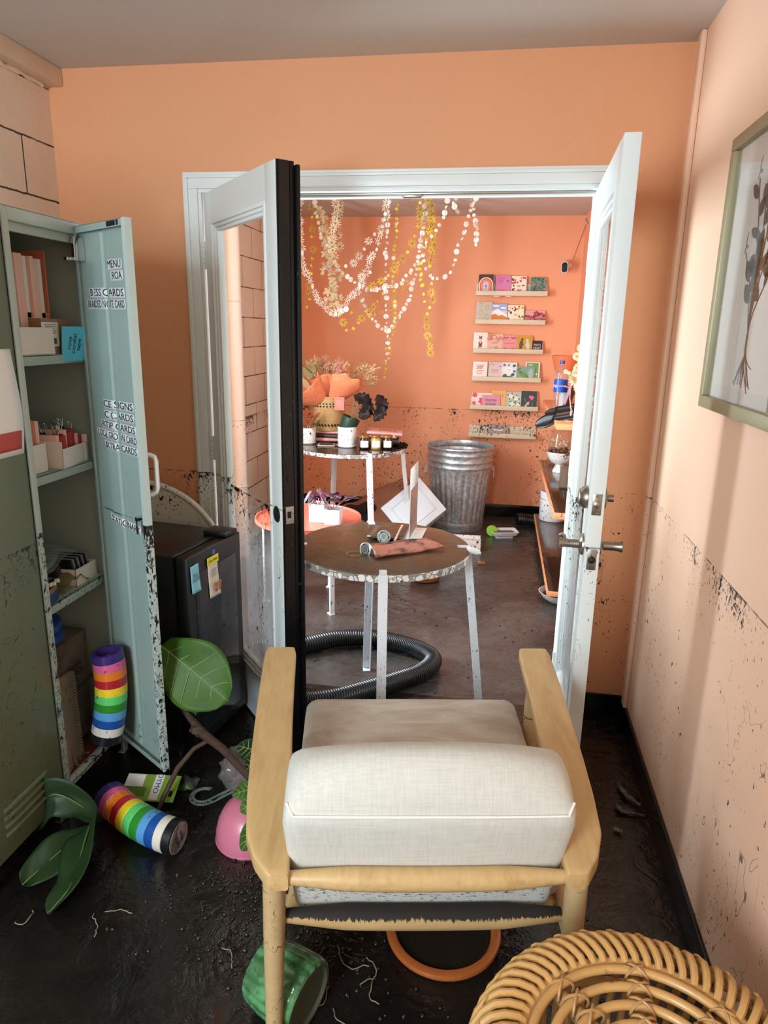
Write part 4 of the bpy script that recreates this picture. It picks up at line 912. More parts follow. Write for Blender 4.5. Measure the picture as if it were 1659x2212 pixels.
# ================================================================== LEANING ROUND TABLE TOP
cream_enam = mat('cream_enamel', '#d8d0bd', 0.42, var=0.04, mud=0.92, amt=0.35)
TB = thing('tilted_round_table', 'cream round table tipped on its side behind the black mini fridge', 'table', (-1.42, 2.60, 0))
Rt = Rx(math.radians(-82)) ; ct = V((-1.42, 2.625, 0.605)); rr = 0.325
b = MB(); b.lathe([(0, 0.006), (rr - 0.012, 0.006), (rr - 0.012, -0.006), (0, -0.006)], 64, ct, Rt); b.out('tabletop', cream_enam, TB)
b = MB(); b.tube([ct + Rt @ V((rr * math.cos(a), rr * math.sin(a), 0.0)) for a in [2 * PI * k / 72 for k in range(72)]], 0.012, 10, closed=True); b.out('rim', cream_enam, TB)
b = MB(); b.cyl((-1.42, 2.60, 0.0), (-1.42, 2.60, 0.30), 0.02, n=14); b.cyl((-1.42, 2.60, 0.0), (-1.42, 2.60, 0.015), 0.09, n=24); b.out('stem', cream_enam, TB)
# ================================================================== FALLEN FIG PLANT
def leaf_mat(name, c, c2):
    m = mat(name, c, 0.5, var=0.15, vscale=10, col2=c2, c2s=7, c2lo=0.5, c2hi=0.7, spec=0.35); return m
fig = leaf_mat('fig_leaf_green', '#3f6417', '#2f5212'); fig_dk = leaf_mat('fig_leaf_dark', '#22381a', '#182a13'); vein = mat('leaf_vein', '#93a860', 0.5, var=0.1)
bark = mat('brown_bark', '#4a3428', 0.7, var=0.3, vscale=40, bump=0.4, bscale=120)
FP = thing('fallen_fig_plant', 'uprooted fiddle leaf fig fallen between the locker and the armchair', 'plant', (-0.85, 1.95, 0))
b = MB(); b.tube([(-1.06, 2.06, 0.27), (-0.99, 2.02, 0.225), (-0.93, 1.98, 0.20), (-0.84, 1.93, 0.185), (-0.74, 1.86, 0.16), (-0.66, 1.80, 0.145), (-0.60, 1.77, 0.13)], [0.008, 0.012, 0.016, 0.0135, 0.0125, 0.012, 0.011], 12)
b.ball((-0.955, 1.99, 0.205), (0.024, 0.018, 0.018), wob=0.5); b.out('stem', bark, FP)
b = MB(); b.tube([(-0.90, 1.965, 0.19), (-0.945, 1.935, 0.17), (-0.985, 1.89, 0.12), (-1.01, 1.83, 0.05), (-1.02, 1.80, 0.012)], [0.008, 0.008, 0.009, 0.0085, 0.006], 10); b.out('branch', bark, FP)
fid = lambda u: (0.30 + 0.70 * math.sin(PI * min(1, u) ** 1.15)) * (1 if u < 0.93 else max(0.1, 1 - ((u - 0.93) / 0.07) ** 2 * 0.9)) * min(1, u / 0.06 + 0.15)
def fig_leaf(base, tip, nrm, wid, m, parent, fold=0.18, droop=0.05, wave=0.05, veins=True, nm='leaf'):
    random.seed(hash((round(base[0], 3), round(tip[1], 3))) % 1000)
    b = MB(); b.leaf(base, tip, nrm, wid, fid, fold, droop, wave, 21, 13); o = b.out(nm, m, parent, solid=0.0012)
    if veins:
        base, tip = V(base), V(tip); d = tip - base; t_ = d.normalized(); n_ = V(nrm); n_ = (n_ - t_ * n_.dot(t_)).normalized(); sd = t_.cross(n_); L = d.length
        v = MB()
        def P(u, x): ww = wid / 2 * max(0.012, fid(u)); return base + d * u + sd * (x * ww) + n_ * (abs(x) * ww * fold + 0.0022) - V((0, 0, droop * L * u * u))
        v.tube([P(u / 10, 0) for u in range(0, 11)], [0.0022 - 0.00015 * k for k in range(11)], 6)
        for k in range(5):
            u0 = 0.12 + 0.16 * k
            for s in (-1, 1): v.tube([P(min(0.97, u0 + 0.16 * q), s * 0.9 * q) for q in (0, .25, .5, .75, 1)], [0.0014, 0.0012, 0.001, 0.0008, 0.0006], 5)
        v.out('veins', vein, o)
    return o
fig_leaf((-1.09, 2.03, 0.49), (-0.835, 1.985, 0.345), (0.25, -1, 0.35), 0.235, fig, FP, droop=0.04)
fig_leaf((-1.05, 2.07, 0.40), (-0.98, 2.04, 0.24), (-0.1, -1, 0.2), 0.10, fig_dk, FP)
# twigs of small leaves beside the chair
random.seed(12)
for base, tip, nr, w_ in (((-0.665, 1.84, 0.25), (-0.735, 1.80, 0.305), (0.2, -1, 0.5), 0.07), ((-0.665, 1.84, 0.24), (-0.70, 1.77, 0.24), (0.2, -1, 0.6), 0.065), ((-0.66, 1.80, 0.16), (-0.735, 1.75, 0.165), (0.1, -0.9, 0.7), 0.055),
                          ((-0.61, 1.71, 0.20), (-0.68, 1.665, 0.18), (0.2, -0.9, 0.7), 0.06), ((-0.615, 1.69, 0.17), (-0.665, 1.63, 0.075), (0.4, -0.9, 0.5), 0.06), ((-0.65, 1.80, 0.17), (-0.68, 1.83, 0.30), (0.3, -1, 0.3), 0.06)):
    fig_leaf(base, tip, nr, w_, fig_dk if w_ > 0.06 else fig, FP, veins=True, droop=0.1)
b = MB(); b.tube([(-0.66, 1.80, 0.145), (-0.67, 1.82, 0.20), (-0.675, 1.84, 0.245), (-0.70, 1.83, 0.25)], 0.004, 8); b.out('twig', bark, FP)
random.seed(4)
roots_m = mat('pale_rootlet', '#9a8e79', 0.7, var=0.15)
def rootlet(p, a, L, r, z=0.004):
    pts = [V((p[0], p[1], z))]
    for i in range(9): a += random.uniform(-.8, .8); pts.append(pts[-1] + V((math.cos(a) * L / 9, math.sin(a) * L / 9, 0.004 * math.sin(i * 1.3))))
    return pts
b = MB(); b.tube([(-1.015, 1.805, 0.012), (-1.05, 1.79, 0.01), (-1.06, 1.77, 0.02), (-1.045, 1.755, 0.045), (-1.015, 1.75, 0.05), (-0.995, 1.745, 0.03), (-0.99, 1.73, 0.004)], 0.003, 6); b.out('root', roots_m, FP)
# dark fallen leaves at the foot of the lockers
LV = thing('fallen_fig_leaves', 'cluster of dark green fig leaves lying at the foot of the lockers', 'leaves', (-1.15, 1.60, 0))
def arc_leaf(pts, nrm, wid, nm='leaf', m=fig_dk, fold=0.3):
    pts = [V(p) + V((-0.055, -0.03, 0)) for p in pts]; nrm = V(nrm); n_ = len(pts) - 1
    def C(u):
        k = min(u * n_, n_ - 1e-6); i = int(k); q = k - i
        p0, p1, p2, p3 = pts[max(0, i - 1)], pts[i], pts[i + 1], pts[min(n_, i + 2)]
        return 0.5 * ((2 * p1) + (p2 - p0) * q + (2 * p0 - 5 * p1 + 4 * p2 - p3) * q * q + (3 * p1 - p0 - 3 * p2 + p3) * q ** 3)
    def f(u, v):
        c = C(u); t_ = (C(min(1, u + 0.02)) - C(max(0, u - 0.02))).normalized(); sd = t_.cross(nrm).normalized(); nn_ = sd.cross(t_)
        x = (v - 0.5) * 2; ww = wid / 2 * max(0.03, fid(u)); return c + sd * x * ww + nn_ * (abs(x) * ww * fold + 0.006 * math.sin(12 * u + 3 * x))
    b = MB(); b.grid(f, 26, 11); o = b.out(nm, m, LV, solid=0.0012)
    v = MB(); v.tube([C(k / 14) + V((0.0005, -0.002, 0.002)) for k in range(15)], 0.0022, 6); v.out('midrib', mat('midrib_green', '#56702f', 0.5), o)
arc_leaf([(-1.10, 1.70, 0.06), (-1.13, 1.68, 0.13), (-1.20, 1.665, 0.17), (-1.255, 1.66, 0.12), (-1.27, 1.64, 0.05)], (0.3, -1, 0.3), 0.12)
arc_leaf([(-1.10, 1.70, 0.05), (-1.075, 1.64, 0.10), (-1.05, 1.56, 0.09), (-1.03, 1.47, 0.05), (-1.06, 1.40, 0.012)], (-0.6, -0.5, 0.8), 0.14)
arc_leaf([(-1.10, 1.69, 0.045), (-1.125, 1.60, 0.055), (-1.16, 1.53, 0.035), (-1.19, 1.475, 0.015)], (0.2, -0.4, 1), 0.11)
# ================================================================== THINGS ON THE NEAR FLOOR
pink_pl = mat('pink_plastic', '#d97d93', 0.35, var=0.06, mud=0.2, amt=-0.2, coat=0.2)
PB = thing('pink_bowl', 'pink rounded bowl lying upside down on the floor left of the armchair', 'bowl', (-0.69, 1.765, 0))
b = MB(); b.lathe([(0.103, 0.0), (0.105, 0.012), (0.104, 0.035), (0.096, 0.07), (0.078, 0.105), (0.05, 0.127), (0.02, 0.136), (0, 0.137)], 40, (-0.69, 1.765, 0.0)); b.out('bowl', pink_pl, PB)
b = MB(); b.tube([(-0.69 + 0.1045 * math.cos(a), 1.765 + 0.1045 * math.sin(a), 0.008) for a in [2 * PI * k / 40 for k in range(40)]], 0.0025, 6, closed=True); b.out('rim', pink_pl, PB)
# plastic hanging-basket hook
hook_m = mat('grey_green_plastic', '#6d7a70', 0.4, var=0.08)
b = MB(); c = V((-0.905, 1.905, 0.012))
arc = [c + V((0.045 * math.cos(a), 0.045 * math.sin(a), 0.0)) for a in [math.radians(x) for x in range(75, 330, 15)]]
arc2 = [c + V((0.033 * math.cos(a), 0.033 * math.sin(a), 0.004)) for a in [math.radians(x) for x in range(75, 330, 15)]]
tail = [c + V((0.045, -0.02, 0.0)), c + V((0.09, 0.02, 0.012)), c + V((0.15, 0.055, 0.03))]
tail2 = [c + V((0.035, -0.008, 0.004)), c + V((0.085, 0.036, 0.016)), c + V((0.145, 0.075, 0.034))]
b.tube(arc + tail, 0.0035, 6); b.tube(arc2 + tail2, 0.0035, 6)
A, B_ = arc + tail, arc2 + tail2
for i in range(len(A) - 1): b.tube([A[i], B_[i + 1]] if i % 2 else [B_[i], A[i + 1]], 0.0022, 5)
tag(b.out('hanging_hook', hook_m), 'grey green lattice plastic hook lying on the mud behind the pink bowl', 'hook')
# plastic wrapped pot behind
PW_ = thing('wrapped_bundle', 'reddish bundle in crumpled clear plastic under the fig stem', 'bundle', (-0.80, 1.99, 0))
b = MB(); b.ball((-0.785, 1.985, 0.075), (0.062, 0.05, 0.072), 22, 16, wob=0.45); b.out('bundle', mat('brick_bundle', '#5d3a31', 0.6, var=0.3, vscale=20), PW_)
b = MB()
def crump(u, v):
    a, t_ = 2 * PI * u, PI * min(max(v, 0.01), 0.99); d = V((math.cos(a) * math.sin(t_), math.sin(a) * math.sin(t_), -math.cos(t_))); k = 1 + 0.5 * abs(mnoise.noise(d * 2.6 + V((3, 1, 0)))) + 0.25 * mnoise.noise(d * 6)
    return V((-0.785 + d.x * 0.068 * k, 1.97 + d.y * 0.055 * k, max(0.004, 0.075 + d.z * 0.078 * k)))
b.grid(crump, 34, 24, cu=True); b.out('plastic_wrap', glassy('crumpled_plastic', (0.95, 0.95, 0.95, 1), 0.15, film=0.6, filmcol='#cfcac6'), PW_, smooth=20)
# label maker cartridge package
PK = thing('label_tape_package', 'green and white label tape package lying on the mud by the lockers', 'package', (-1.09, 1.885, 0))
Rp = Rz(0.10) @ Rx(math.radians(20)); cp = V((-1.085, 1.885, 0.035))
b = MB(); b.box(cp, (0.185, 0.10, 0.004), Rp, bev=0.001); pk = b.out('card', mat('package_green', '#86a83c', 0.5, var=0.06), PK)
b = MB(); b.box(cp + Rp @ V((-0.060, 0.024, 0.0026)), (0.062, 0.046, 0.0008), Rp); b.box(cp + Rp @ V((0.021, 0.002, 0.0026)), (0.030, 0.094, 0.0008), Rp); b.out('white_panel', paper_w, PK, smooth=0)
b = MB(); b.box(cp + Rp @ V((-0.05, -0.018, 0.0026)), (0.075, 0.035, 0.0008), Rp); b.out('text_panel', mat('olive_print', '#5c7a26', 0.6, var=0.2, vscale=120), PK, smooth=0)
b = MB(); b.box(cp + Rp @ V((0.075, -0.02, 0.0026)), (0.012, 0.022, 0.0008), Rp); b.out('hang_hole', dark_hole, PK, smooth=0)
text('lettering', 'DYMO', 0.026, mat('navy_ink', '#1f3a63', 0.6), PK, frame_M(cp + Rp @ V((0.021, 0.016, 0.0034)), Rp @ V((0, -1, 0)), Rp @ V((1, 0, 0))), ext=0.0001)
b = MB()
def mf(u, v): return V((-1.045 + 0.09 * u, 1.93 + 0.07 * v, 0.006 + 0.03 * math.sin(PI * u) * math.sin(PI * v) + 0.006 * math.sin(9 * u + 7 * v)))
b.grid(mf, 12, 10); tag(b.out('muddy_wrapper', mat('muddy_green_film', '#4a5a2a', 0.4, var=0.3, vscale=30, col2='#231c15', c2s=14), solid=0.001), 'mud streaked green wrapper beside the label tape package', 'wrapper')
# terracotta saucer with muddy water
terra = mat('terracotta_glaze', '#b5632f', 0.3, var=0.12, vscale=10, coat=0.25, col2='#1d1713', c2s=30, c2lo=0.68, c2hi=0.73)
SA = thing('terracotta_saucer', 'terracotta plant saucer full of muddy water under the armchair', 'saucer', (-0.063, 1.49, 0))
c = (-0.063, 1.492, 0)
b = MB(); b.lathe([(0, 0.002), (0.118, 0.002), (0.128, 0.006), (0.136, 0.018), (0.140, 0.026), (0.1475, 0.029), (0.150, 0.036), (0.148, 0.043), (0.141, 0.046), (0.130, 0.045), (0.124, 0.038), (0.12, 0.02), (0, 0.016)], 64, c); b.out('dish', terra, SA)
mudwater = mud_floor_mat('muddy_water', '#1d1712', '#2f271f', 0.03, 0.15, 0.12)
b = MB(); b.lathe([(0, 0.0365), (0.1245, 0.0365)], 48, c); b.out('muddy_water', mudwater, SA)
# green ribbed pot lying tipped
gp = mat('green_glaze', '#5f9a66', 0.12, var=0.18, vscale=14, coat=0.6, mud=0.3, amt=-0.1, col2='#3d6e45', c2s=20)
GP = thing('green_ribbed_pot', 'glossy green ribbed pot tipped over beside the armchair rear leg', 'pot', (-0.385, 1.225, 0))
axp = V((0.86, -0.34, -0.06)).normalized(); Rg = axp.to_track_quat('Z', 'Y').to_matrix(); cg = V((-0.405, 1.225, 0.084))
def ribs(a, z, r): return r * (1 + 0.045 * abs(math.cos(9 * a)) - 0.02)
b = MB(); b.lathe([(0.058, -0.075), (0.066, -0.075), (0.072, -0.06), (0.079, -0.02), (0.082, 0.02), (0.083, 0.05), (0.080, 0.062), (0.073, 0.067)], 108, cg, Rg, rf=ribs); b.out('pot_body', gp, GP, smooth=55)
b = MB(); b.lathe([(0.075, 0.067), (0.068, 0.067), (0.066, 0.058), (0, 0.056)], 54, cg, Rg); b.out('pot_base', mat('unglazed_base', '#59604f', 0.7, var=0.15, mud=0.3, amt=0.2), GP)
# pebbles, crumbs and rootlets
random.seed(17)
peb = mat('wet_gravel', '#2f2823', 0.2, var=0.5, vscale=60, coat=0.5)
def scatter(name, label, spots, m, rmin, rmax, cat, shadow=True):
    b = MB()
    for (cx, cy, sx, sy, n) in spots:
        for _ in range(n):
            x, y = random.gauss(cx, sx), random.gauss(cy, sy); r = random.uniform(rmin, rmax)
            if x > XR - 0.02: continue
            R = Mx.Rotation(random.uniform(0, 6), 3, 'Z')
            b.ball((x, y, r * 0.35), (r, r * random.uniform(.6, .9), r * random.uniform(.45, .7)), 7, 5, R)
    o = b.out(name, m, smooth=80); return tag(o, label, cat, kind='stuff')
scatter('gravel', 'dark wet gravel and clay pebbles strewn over the muddy near floor', [(-0.62, 1.58, 0.06, 0.05, 130), (-0.50, 1.45, 0.10, 0.08, 170), (-0.30, 1.42, 0.06, 0.06, 60), (-0.12, 1.30, 0.1, 0.08, 30), (0.33, 1.48, 0.022, 0.05, 70), (0.30, 1.55, 0.03, 0.07, 30), (0.40, 1.50, 0.02, 0.06, 12), (-0.75, 1.45, 0.1, 0.1, 60)], peb, 0.0025, 0.0075, 'gravel')
scatter('mud_crumbs', 'small mud crumbs on the shop floor and near the door', [(-0.3, 2.5, 0.3, 0.2, 40), (0.1, 3.2, 0.25, 0.4, 40), (0.2, 2.2, 0.15, 0.2, 30), (-0.4, 3.8, 0.3, 0.4, 30)], mat('mud_crumb', '#2b231d', 0.4, var=0.3), 0.003, 0.008, 'mud')
b = MB()
for p, a, L in (((-0.44, 1.40), -1.4, 0.12), ((-0.40, 1.36), -0.6, 0.10), ((-0.33, 1.42), -1.6, 0.13), ((-0.25, 1.40), -1.3, 0.11), ((-0.36, 1.31), -0.3, 0.12), ((-0.30, 1.25), -0.9, 0.10), ((-0.27, 1.16), 2.6, 0.09), ((-0.22, 1.35), -1.5, 0.09), ((-1.0, 1.40), -0.9, 0.09), ((-1.17, 1.38), 0.2, 0.08), ((-0.9, 1.42), 3.0, 0.08), ((-0.62, 1.36), -0.4, 0.08), ((-0.27, 1.08), 0.6, 0.10), ((-0.52, 1.30), -1.5, 0.1)):
    b.tube(rootlet(p, a, L, 0.002), 0.0013, 5)
tag(b.out('rootlets', roots_m), 'pale thread-like rootlets scattered over the dark muddy floor', 'roots', kind='stuff')
# leaf scraps on the right
def scrap(label, pts, m, w_):
    pts = [V(p) for p in pts]; b = MB(); n_ = len(pts) - 1
    def f(u, v):
        k = min(u * n_, n_ - 1e-6); i = int(k); q = k - i; p = pts[i].lerp(pts[i + 1], q); t_ = (pts[i + 1] - pts[i]).normalized(); sd = t_.cross(V((0, 0, 1)))
        return p + sd * ((v - .5) * w_ * (0.25 + math.sin(PI * u))) + V((0, 0, 0.003 * math.sin(20 * u + 5 * v)))
    b.grid(f, 16, 5); return tag(b.out('leaf_scrap', m, solid=0.0012), label, 'leaf')
scr = mat('muddy_leaf', '#57493b', 0.3, var=0.3, vscale=30, coat=0.3)
scrap('long curled muddy leaf scrap by the right black baseboard', [at(1333, 1690, Z=0.012), at(1352, 1715, Z=0.016), at(1385, 1740, Z=0.01)], scr, 0.016)
scrap('forked muddy leaf scrap below the long curled one', [at(1330, 1735, Z=0.01), at(1340, 1748, Z=0.012), at(1395, 1762, Z=0.008)], scr, 0.016)
scrap('small pale torn scrap on the mud right of the armchair', [at(1325, 1788, Z=0.008), at(1345, 1796, Z=0.01)], mat('pale_scrap', '#7d6f5c', 0.5), 0.014)
# ================================================================== TERRAZZO TABLES
def terrazzo():
    m, t, b = base_mat('terrazzo'); tc = nn(t, 'ShaderNodeTexCoord'); P = tc.outputs['Object']
    vo = nn(t, 'ShaderNodeTexVoronoi'); t.links.new(P, vo.inputs['Vector']); vo.inputs['Scale'].default_value = 42
    ve = nn(t, 'ShaderNodeTexVoronoi', feature='DISTANCE_TO_EDGE'); t.links.new(P, ve.inputs['Vector']); ve.inputs['Scale'].default_value = 42
    sp = nn(t, 'ShaderNodeSeparateColor'); t.links.new(vo.outputs['Color'], sp.inputs[0])
    chip = math_(t, 'MULTIPLY', mapr(t, sp.outputs[0], 0.35, 0.36), mapr(t, ve.outputs['Distance'], 0.06, 0.09))
    c = mix(t, chip, lin('#8d8983'), mix(t, sp.outputs[1], lin('#d8d0c2'), lin('#efece6')))
    g = nn(t, 'ShaderNodeGroup'); g.node_tree = MUD; g.inputs['Line'].default_value = 0.9; g.inputs['Amount'].default_value = 1.0
    t.links.new(mix(t, g.outputs[0], c, MUDCOL), b.inputs['Base Color']); b.inputs['Roughness'].default_value = 0.35
    return m
terr = terrazzo()
mudfilm = mud_floor_mat('mud_film_on_table', '#45331f', '#553f2b', 0.16, 0.32, 0.10)
mudfilm_dk = mud_floor_mat('dark_mud_film', '#241a14', '#35281f', 0.05, 0.14, 0.06)
leg_w = mat('white_leg_enamel', '#e3e4e6', 0.35, var=0.03, mud=0.9, amt=0.55)
def round_table(label, c, r, h, angs, film):
    t = thing('round_terrazzo_table', label, 'table', (c[0], c[1], 0), 0, 'round terrazzo tables')
    cc = (c[0], c[1], 0)
    b = MB(); b.lathe([(0, h - 0.026), (r - 0.003, h - 0.026), (r, h - 0.023), (r, h - 0.002), (r - 0.002, h), (0, h)], 96, cc); b.out('tabletop', terr, t)
    b = MB(); b.lathe([(0, h + 0.0025), (r - 0.012, h + 0.0022), (r - 0.006, h + 0.0012), (r - 0.004, h - 0.0005)], 96, cc, rf=lambda a, z, q: q + (0.003 * mnoise.noise(V((math.cos(a) * 9, math.sin(a) * 9, 0))) if q > 0 else 0)); b.out('mud_film', film, t)
    for a in angs:
        a = math.radians(a); d = V((math.cos(a), math.sin(a), 0)); s = V((-math.sin(a), math.cos(a), 0)); C = V(cc)
        b = MB(); M_ = Mx(((d.x, s.x, 0, c[0]), (d.y, s.y, 0, c[1]), (0, 0, 1, 0), (0, 0, 0, 1))); b.M = M_
        w_ = 0.0165
        # clamp: flat tongue over the rim and down its edge
        b.bx((r - 0.05, -w_ * 0.8, h + 0.0015), (r + 0.0035, w_ * 0.8, h + 0.0045)); b.bx((r + 0.0005, -w_, h - 0.05), (r + 0.0045, w_, h + 0.0045), bev=0.001); b.bx((r - 0.06, -w_, h - 0.033), (r + 0.003, w_, h - 0.028))
        foot = r + 0.085
        def pr_(x0, x1, y0, y1): 
            for (za, xa), (zb, xb) in (((0.0, foot), (h - 0.03, r)),):
                vs = [b._v((xa + x0, y0, za)), b._v((xa + x1, y0, za)), b._v((xa + x1, y1, za)), b._v((xa + x0, y1, za)), b._v((xb + x0, y0, zb)), b._v((xb + x1, y0, zb)), b._v((xb + x1, y1, zb)), b._v((xb + x0, y1, zb))]
                for q in ((3, 2, 1, 0), (4, 5, 6, 7), (0, 1, 5, 4), (1, 2, 6, 5), (2, 3, 7, 6), (3, 0, 4, 7)): b._f([vs[i] for i in q])
        pr_(0.0, 0.0045, -w_, w_); pr_(-0.026, 0.0, -w_, -w_ + 0.004)
        b.bx((foot - 0.03, -w_, 0), (foot + 0.0045, w_, 0.005)); b.out('leg', leg_w, t, smooth=0)
    return t
T1C, T1R, T1H = (-0.411, 2.528), 0.340, 0.740
T2C, T2R, T2H = (-1.018, 4.811), 0.394, 0.740
round_table('round terrazzo table with a brown mud covered top, standing in the doorway', T1C, T1R, T1H, (-80, 9, 108, 190), mudfilm)
round_table('round terrazzo table by the orange far wall carrying plants and candles', T2C, T2R, T2H, (-60, 29, 121, 208), mudfilm_dk)
Z1, Z2 = T1H + 0.0045, T2H + 0.0035
# ------------------------------------------------------------------ on the front table
copper = mat('muddy_rose_fabric', '#b5705a', 0.4, var=0.18, vscale=25, col2='#54392a', c2s=16, c2lo=0.48, c2hi=0.62)
P0, P1, P2, P3 = at(812, 1205, Z=Z1 + .004), at(960, 1183, Z=Z1 + .004), at(922, 1164, Z=Z1 + .02), at(798, 1178, Z=Z1 + .02)
PO = thing('rose_pouch', 'flat rose pink zip pouch smeared with mud on the front table', 'pouch', (P0 + P2) / 2)
b = MB()
def pf(u, v):
    a = P0.lerp(P1, u); c_ = P3.lerp(P2, u); p = a.lerp(c_, v); return p + V((0, 0, 0.004 * math.sin(PI * v) + 0.0025 * math.sin(8 * u + 3 * v)))
b.grid(pf, 22, 9); po = b.out('pouch_body', copper, PO, solid=0.005)
b = MB(); b.tube([pf(k / 20, 0.02) + V((0, -0.002, 0.003)) for k in range(21)], 0.0035, 8); b.tube([pf(k / 20, 0.98) + V((0, 0, 0.003)) for k in range(21)], 0.0035, 8); b.out('seam_edge', copper, PO)
tin_m = mat('tin_silver', '#b9c2bd', 0.35, metal=0.6, var=0.1)
def tin(label, c, ax, r):
    ax = V(ax).normalized(); R = ax.to_track_quat('Z', 'Y').to_matrix(); t = thing('tin_lid', label, 'tin', (c[0], c[1], Z1), 0, 'round tins on the front table')
    b = MB(); b.lathe([(0, -0.006), (r, -0.006), (r, 0.003), (r - 0.003, 0.005), (r - 0.005, 0.003), (0, 0.003)], 36, c, R); b.out('tin_body', tin_m, t)
    b = MB(); b.lathe([(r * 0.62, 0.0035), (r * 0.70, 0.0035)], 36, c, R)
    for k in range(5): b.box(V(c) + R @ V((0, -0.3 * r + 0.15 * r * k, 0.0036)), (r * (0.5 if k % 2 else 0.8), r * 0.06, 0.0004), R)
    for k in range(3): b.lathe([(0, 0.0037), (r * 0.13, 0.0037)], 10, V(c) + R @ V((r * 0.75 * math.cos(2 + 2.1 * k), r * 0.75 * math.sin(2 + 2.1 * k), 0)), R)
    b.out('embossing', dark_hole, t)
tin('round tin lid tilted sideways at the left end of the rose pouch', at(790, 1187, Y=2.415), (-0.5, -0.8, 0.12), 0.0265)
tin('round tin lid facing the camera behind the rose pouch', at(829, 1160, Y=2.525), (0.05, -0.85, 0.45), 0.026)
b = MB(); cpt = at(765, 1196, Z=Z1 + .001); b.tube([cpt + V((0.028 * math.cos(a), 0.028 * math.sin(a), 0)) for a in [k * PI / 16 for k in range(32)]], 0.0012, 6, closed=True)
tag(b.out('wire_ring', mat('thin_brass', '#a48a4e', 0.4, metal=0.7)), 'thin wire ring lying in the mud left of the tins', 'ring')
# muddy board propped up
B0, B1, B2, B3 = at(792, 1160, Z=Z1 + .010), at(868, 1166, Z=Z1 + .012), at(884, 1134, Z=Z1 + .006), at(812, 1136, Z=Z1 + .004)
b = MB(); b.grid(lambda u, v: B0.lerp(B1, u).lerp(B3.lerp(B2, u), v), 6, 6)
tag(b.out('muddy_board', mudfilm, solid=0.005), 'thin mud coated board lying propped on the front table behind the tins', 'board')
b = MB(); pts = [at(852 + 3 * (k % 2) + 16 * k / 14, 1168 - 32 * k / 14, Z=Z1 + .016) + V((0, 0, 0.006 * (k % 2))) for k in range(15)]
b.tube(pts, 0.004, 6); tag(b.out('pink_frill', mat('pale_pink_frill', '#e2b3a4', 0.6, var=0.15, vscale=60)), 'pale pink frilled edging along the muddy board', 'trim')
SH = thing('sign_holder', 'upright clear sign holder seen edge-on at the back of the front table', 'sign holder', at(888, 1160, Z=Z1))
bs = at(888, 1160, Z=Z1); dv = V((bs.x, bs.y, 0)).normalized(); sdv = V((dv.y, -dv.x, 0)); dv2 = (dv + sdv * 0.16).normalized()
Ms = frame_M(bs, dv2, (0, 0, 1))
acr = mat('clear_acrylic_edge', '#e6eae6', 0.1, var=0.02, coat=0.5, mud=2.0, amt=-0.3)
b = MB(); b.M = Ms; b.bx((-0.05, 0.0, -0.0016), (0.13, 0.285, 0.0016), bev=0.0006); sh = b.out('sign_panel', acr, SH)
b = MB(); b.M = Ms; b.bx((-0.045, 0.01, -0.0026), (0.125, 0.2, -0.0017)); b.bx((-0.045, 0.01, 0.0017), (0.125, 0.2, 0.0026)); b.out('sign_insert', mat('muddy_rose_print', '#8a6455', 0.5, var=0.3, vscale=20, mud=2.0, amt=0.5), SH, smooth=0)
b = MB(); b.M = Ms; b.bx((-0.05, 0.0, -0.035), (0.13, 0.004, 0.045), bev=0.001); b.out('sign_base', acr, SH)
NZ = at(1018, 1188, Z=Z1 + .012); b = MB(); b.tube([NZ + V((-0.012, 0.014, 0.002)), NZ, NZ + V((0.022, -0.006, -0.004)), NZ + V((0.036, -0.010, -0.008))], [0.008, 0.012, 0.012, 0.004], 12)
tag(b.out('white_nozzle', mat('white_plastic', '#e4e2dd', 0.35, var=0.03)), 'small white plastic piece hanging over the right rim of the front table', 'plastic piece')
# ------------------------------------------------------------------ on the back table
speck = mat('speckled_white_ceramic', '#e4e1dc', 0.35, var=0.02, mud=2.0, amt=0.75)
def pot(label, c, r, h, name='speckled_pot'):
    t = thing(name, label, 'plant pot', c, 0, 'speckled white pots'); c = V(c)
    b = MB(); b.lathe([(0, 0.012), (r * 0.9, 0.012), (r * 0.97, 0.02), (r, 0.05), (r, h), (r - 0.005, h), (r - 0.006, h - 0.02), (0, h - 0.022)], 40, c); b.out('pot_body', speck, t)
    b = MB(); b.lathe([(0, 0), (r * 0.9, 0), (r * 1.03, 0.008), (r * 1.03, 0.013), (0, 0.012)], 40, c); b.out('saucer', speck, t)
    return t
c1 = at(658, 964, Z=Z2 + .0); c1 = V((-1.335, 4.80, Z2)); pot('speckled white pot of succulents at the left edge of the back table', c1, 0.058, 0.115)
c2 = V((-1.032, 4.735, Z2)); pot('speckled white pot holding a tilted green nursery pot', c2, 0.066, 0.142)
soil = mat('dark_soil', '#1d1510', 0.8, var=0.4, vscale=60, bump=0.5, bscale=150)
SU = thing('succulent', 'small reddish green succulent growing in the left speckled pot', 'plant', c1 + V((0, 0, 0.1)))
b = MB(); b.lathe([(0, 0.10), (0.05, 0.098)], 24, c1); b.out('soil', soil, SU)
random.seed(6); gl1 = mat('succulent_green', '#5d6b34', 0.5, var=0.25, col2='#8a4a32', c2s=30); gl2 = mat('succulent_red', '#9a4a35', 0.5, var=0.25)
for k in range(16):
    a = random.uniform(0, 6.28); h = random.uniform(0.02, 0.13); base = c1 + V((0.02 * math.cos(a), 0.02 * math.sin(a), 0.1)); top = c1 + V((0.055 * math.cos(a) + random.uniform(0, .03), 0.04 * math.sin(a), 0.1 + h))
    b = MB(); b.tube([base, top], 0.002, 5); b.leaf(top - V((0.012 * math.cos(a), 0, 0.01)), top + V((0.022 * math.cos(a), 0.018 * math.sin(a), 0.012)), (0, -0.4, 1), 0.026, nu=7, nv=5); b.out('leaf', (gl1, gl2)[h > 0.09], SU)
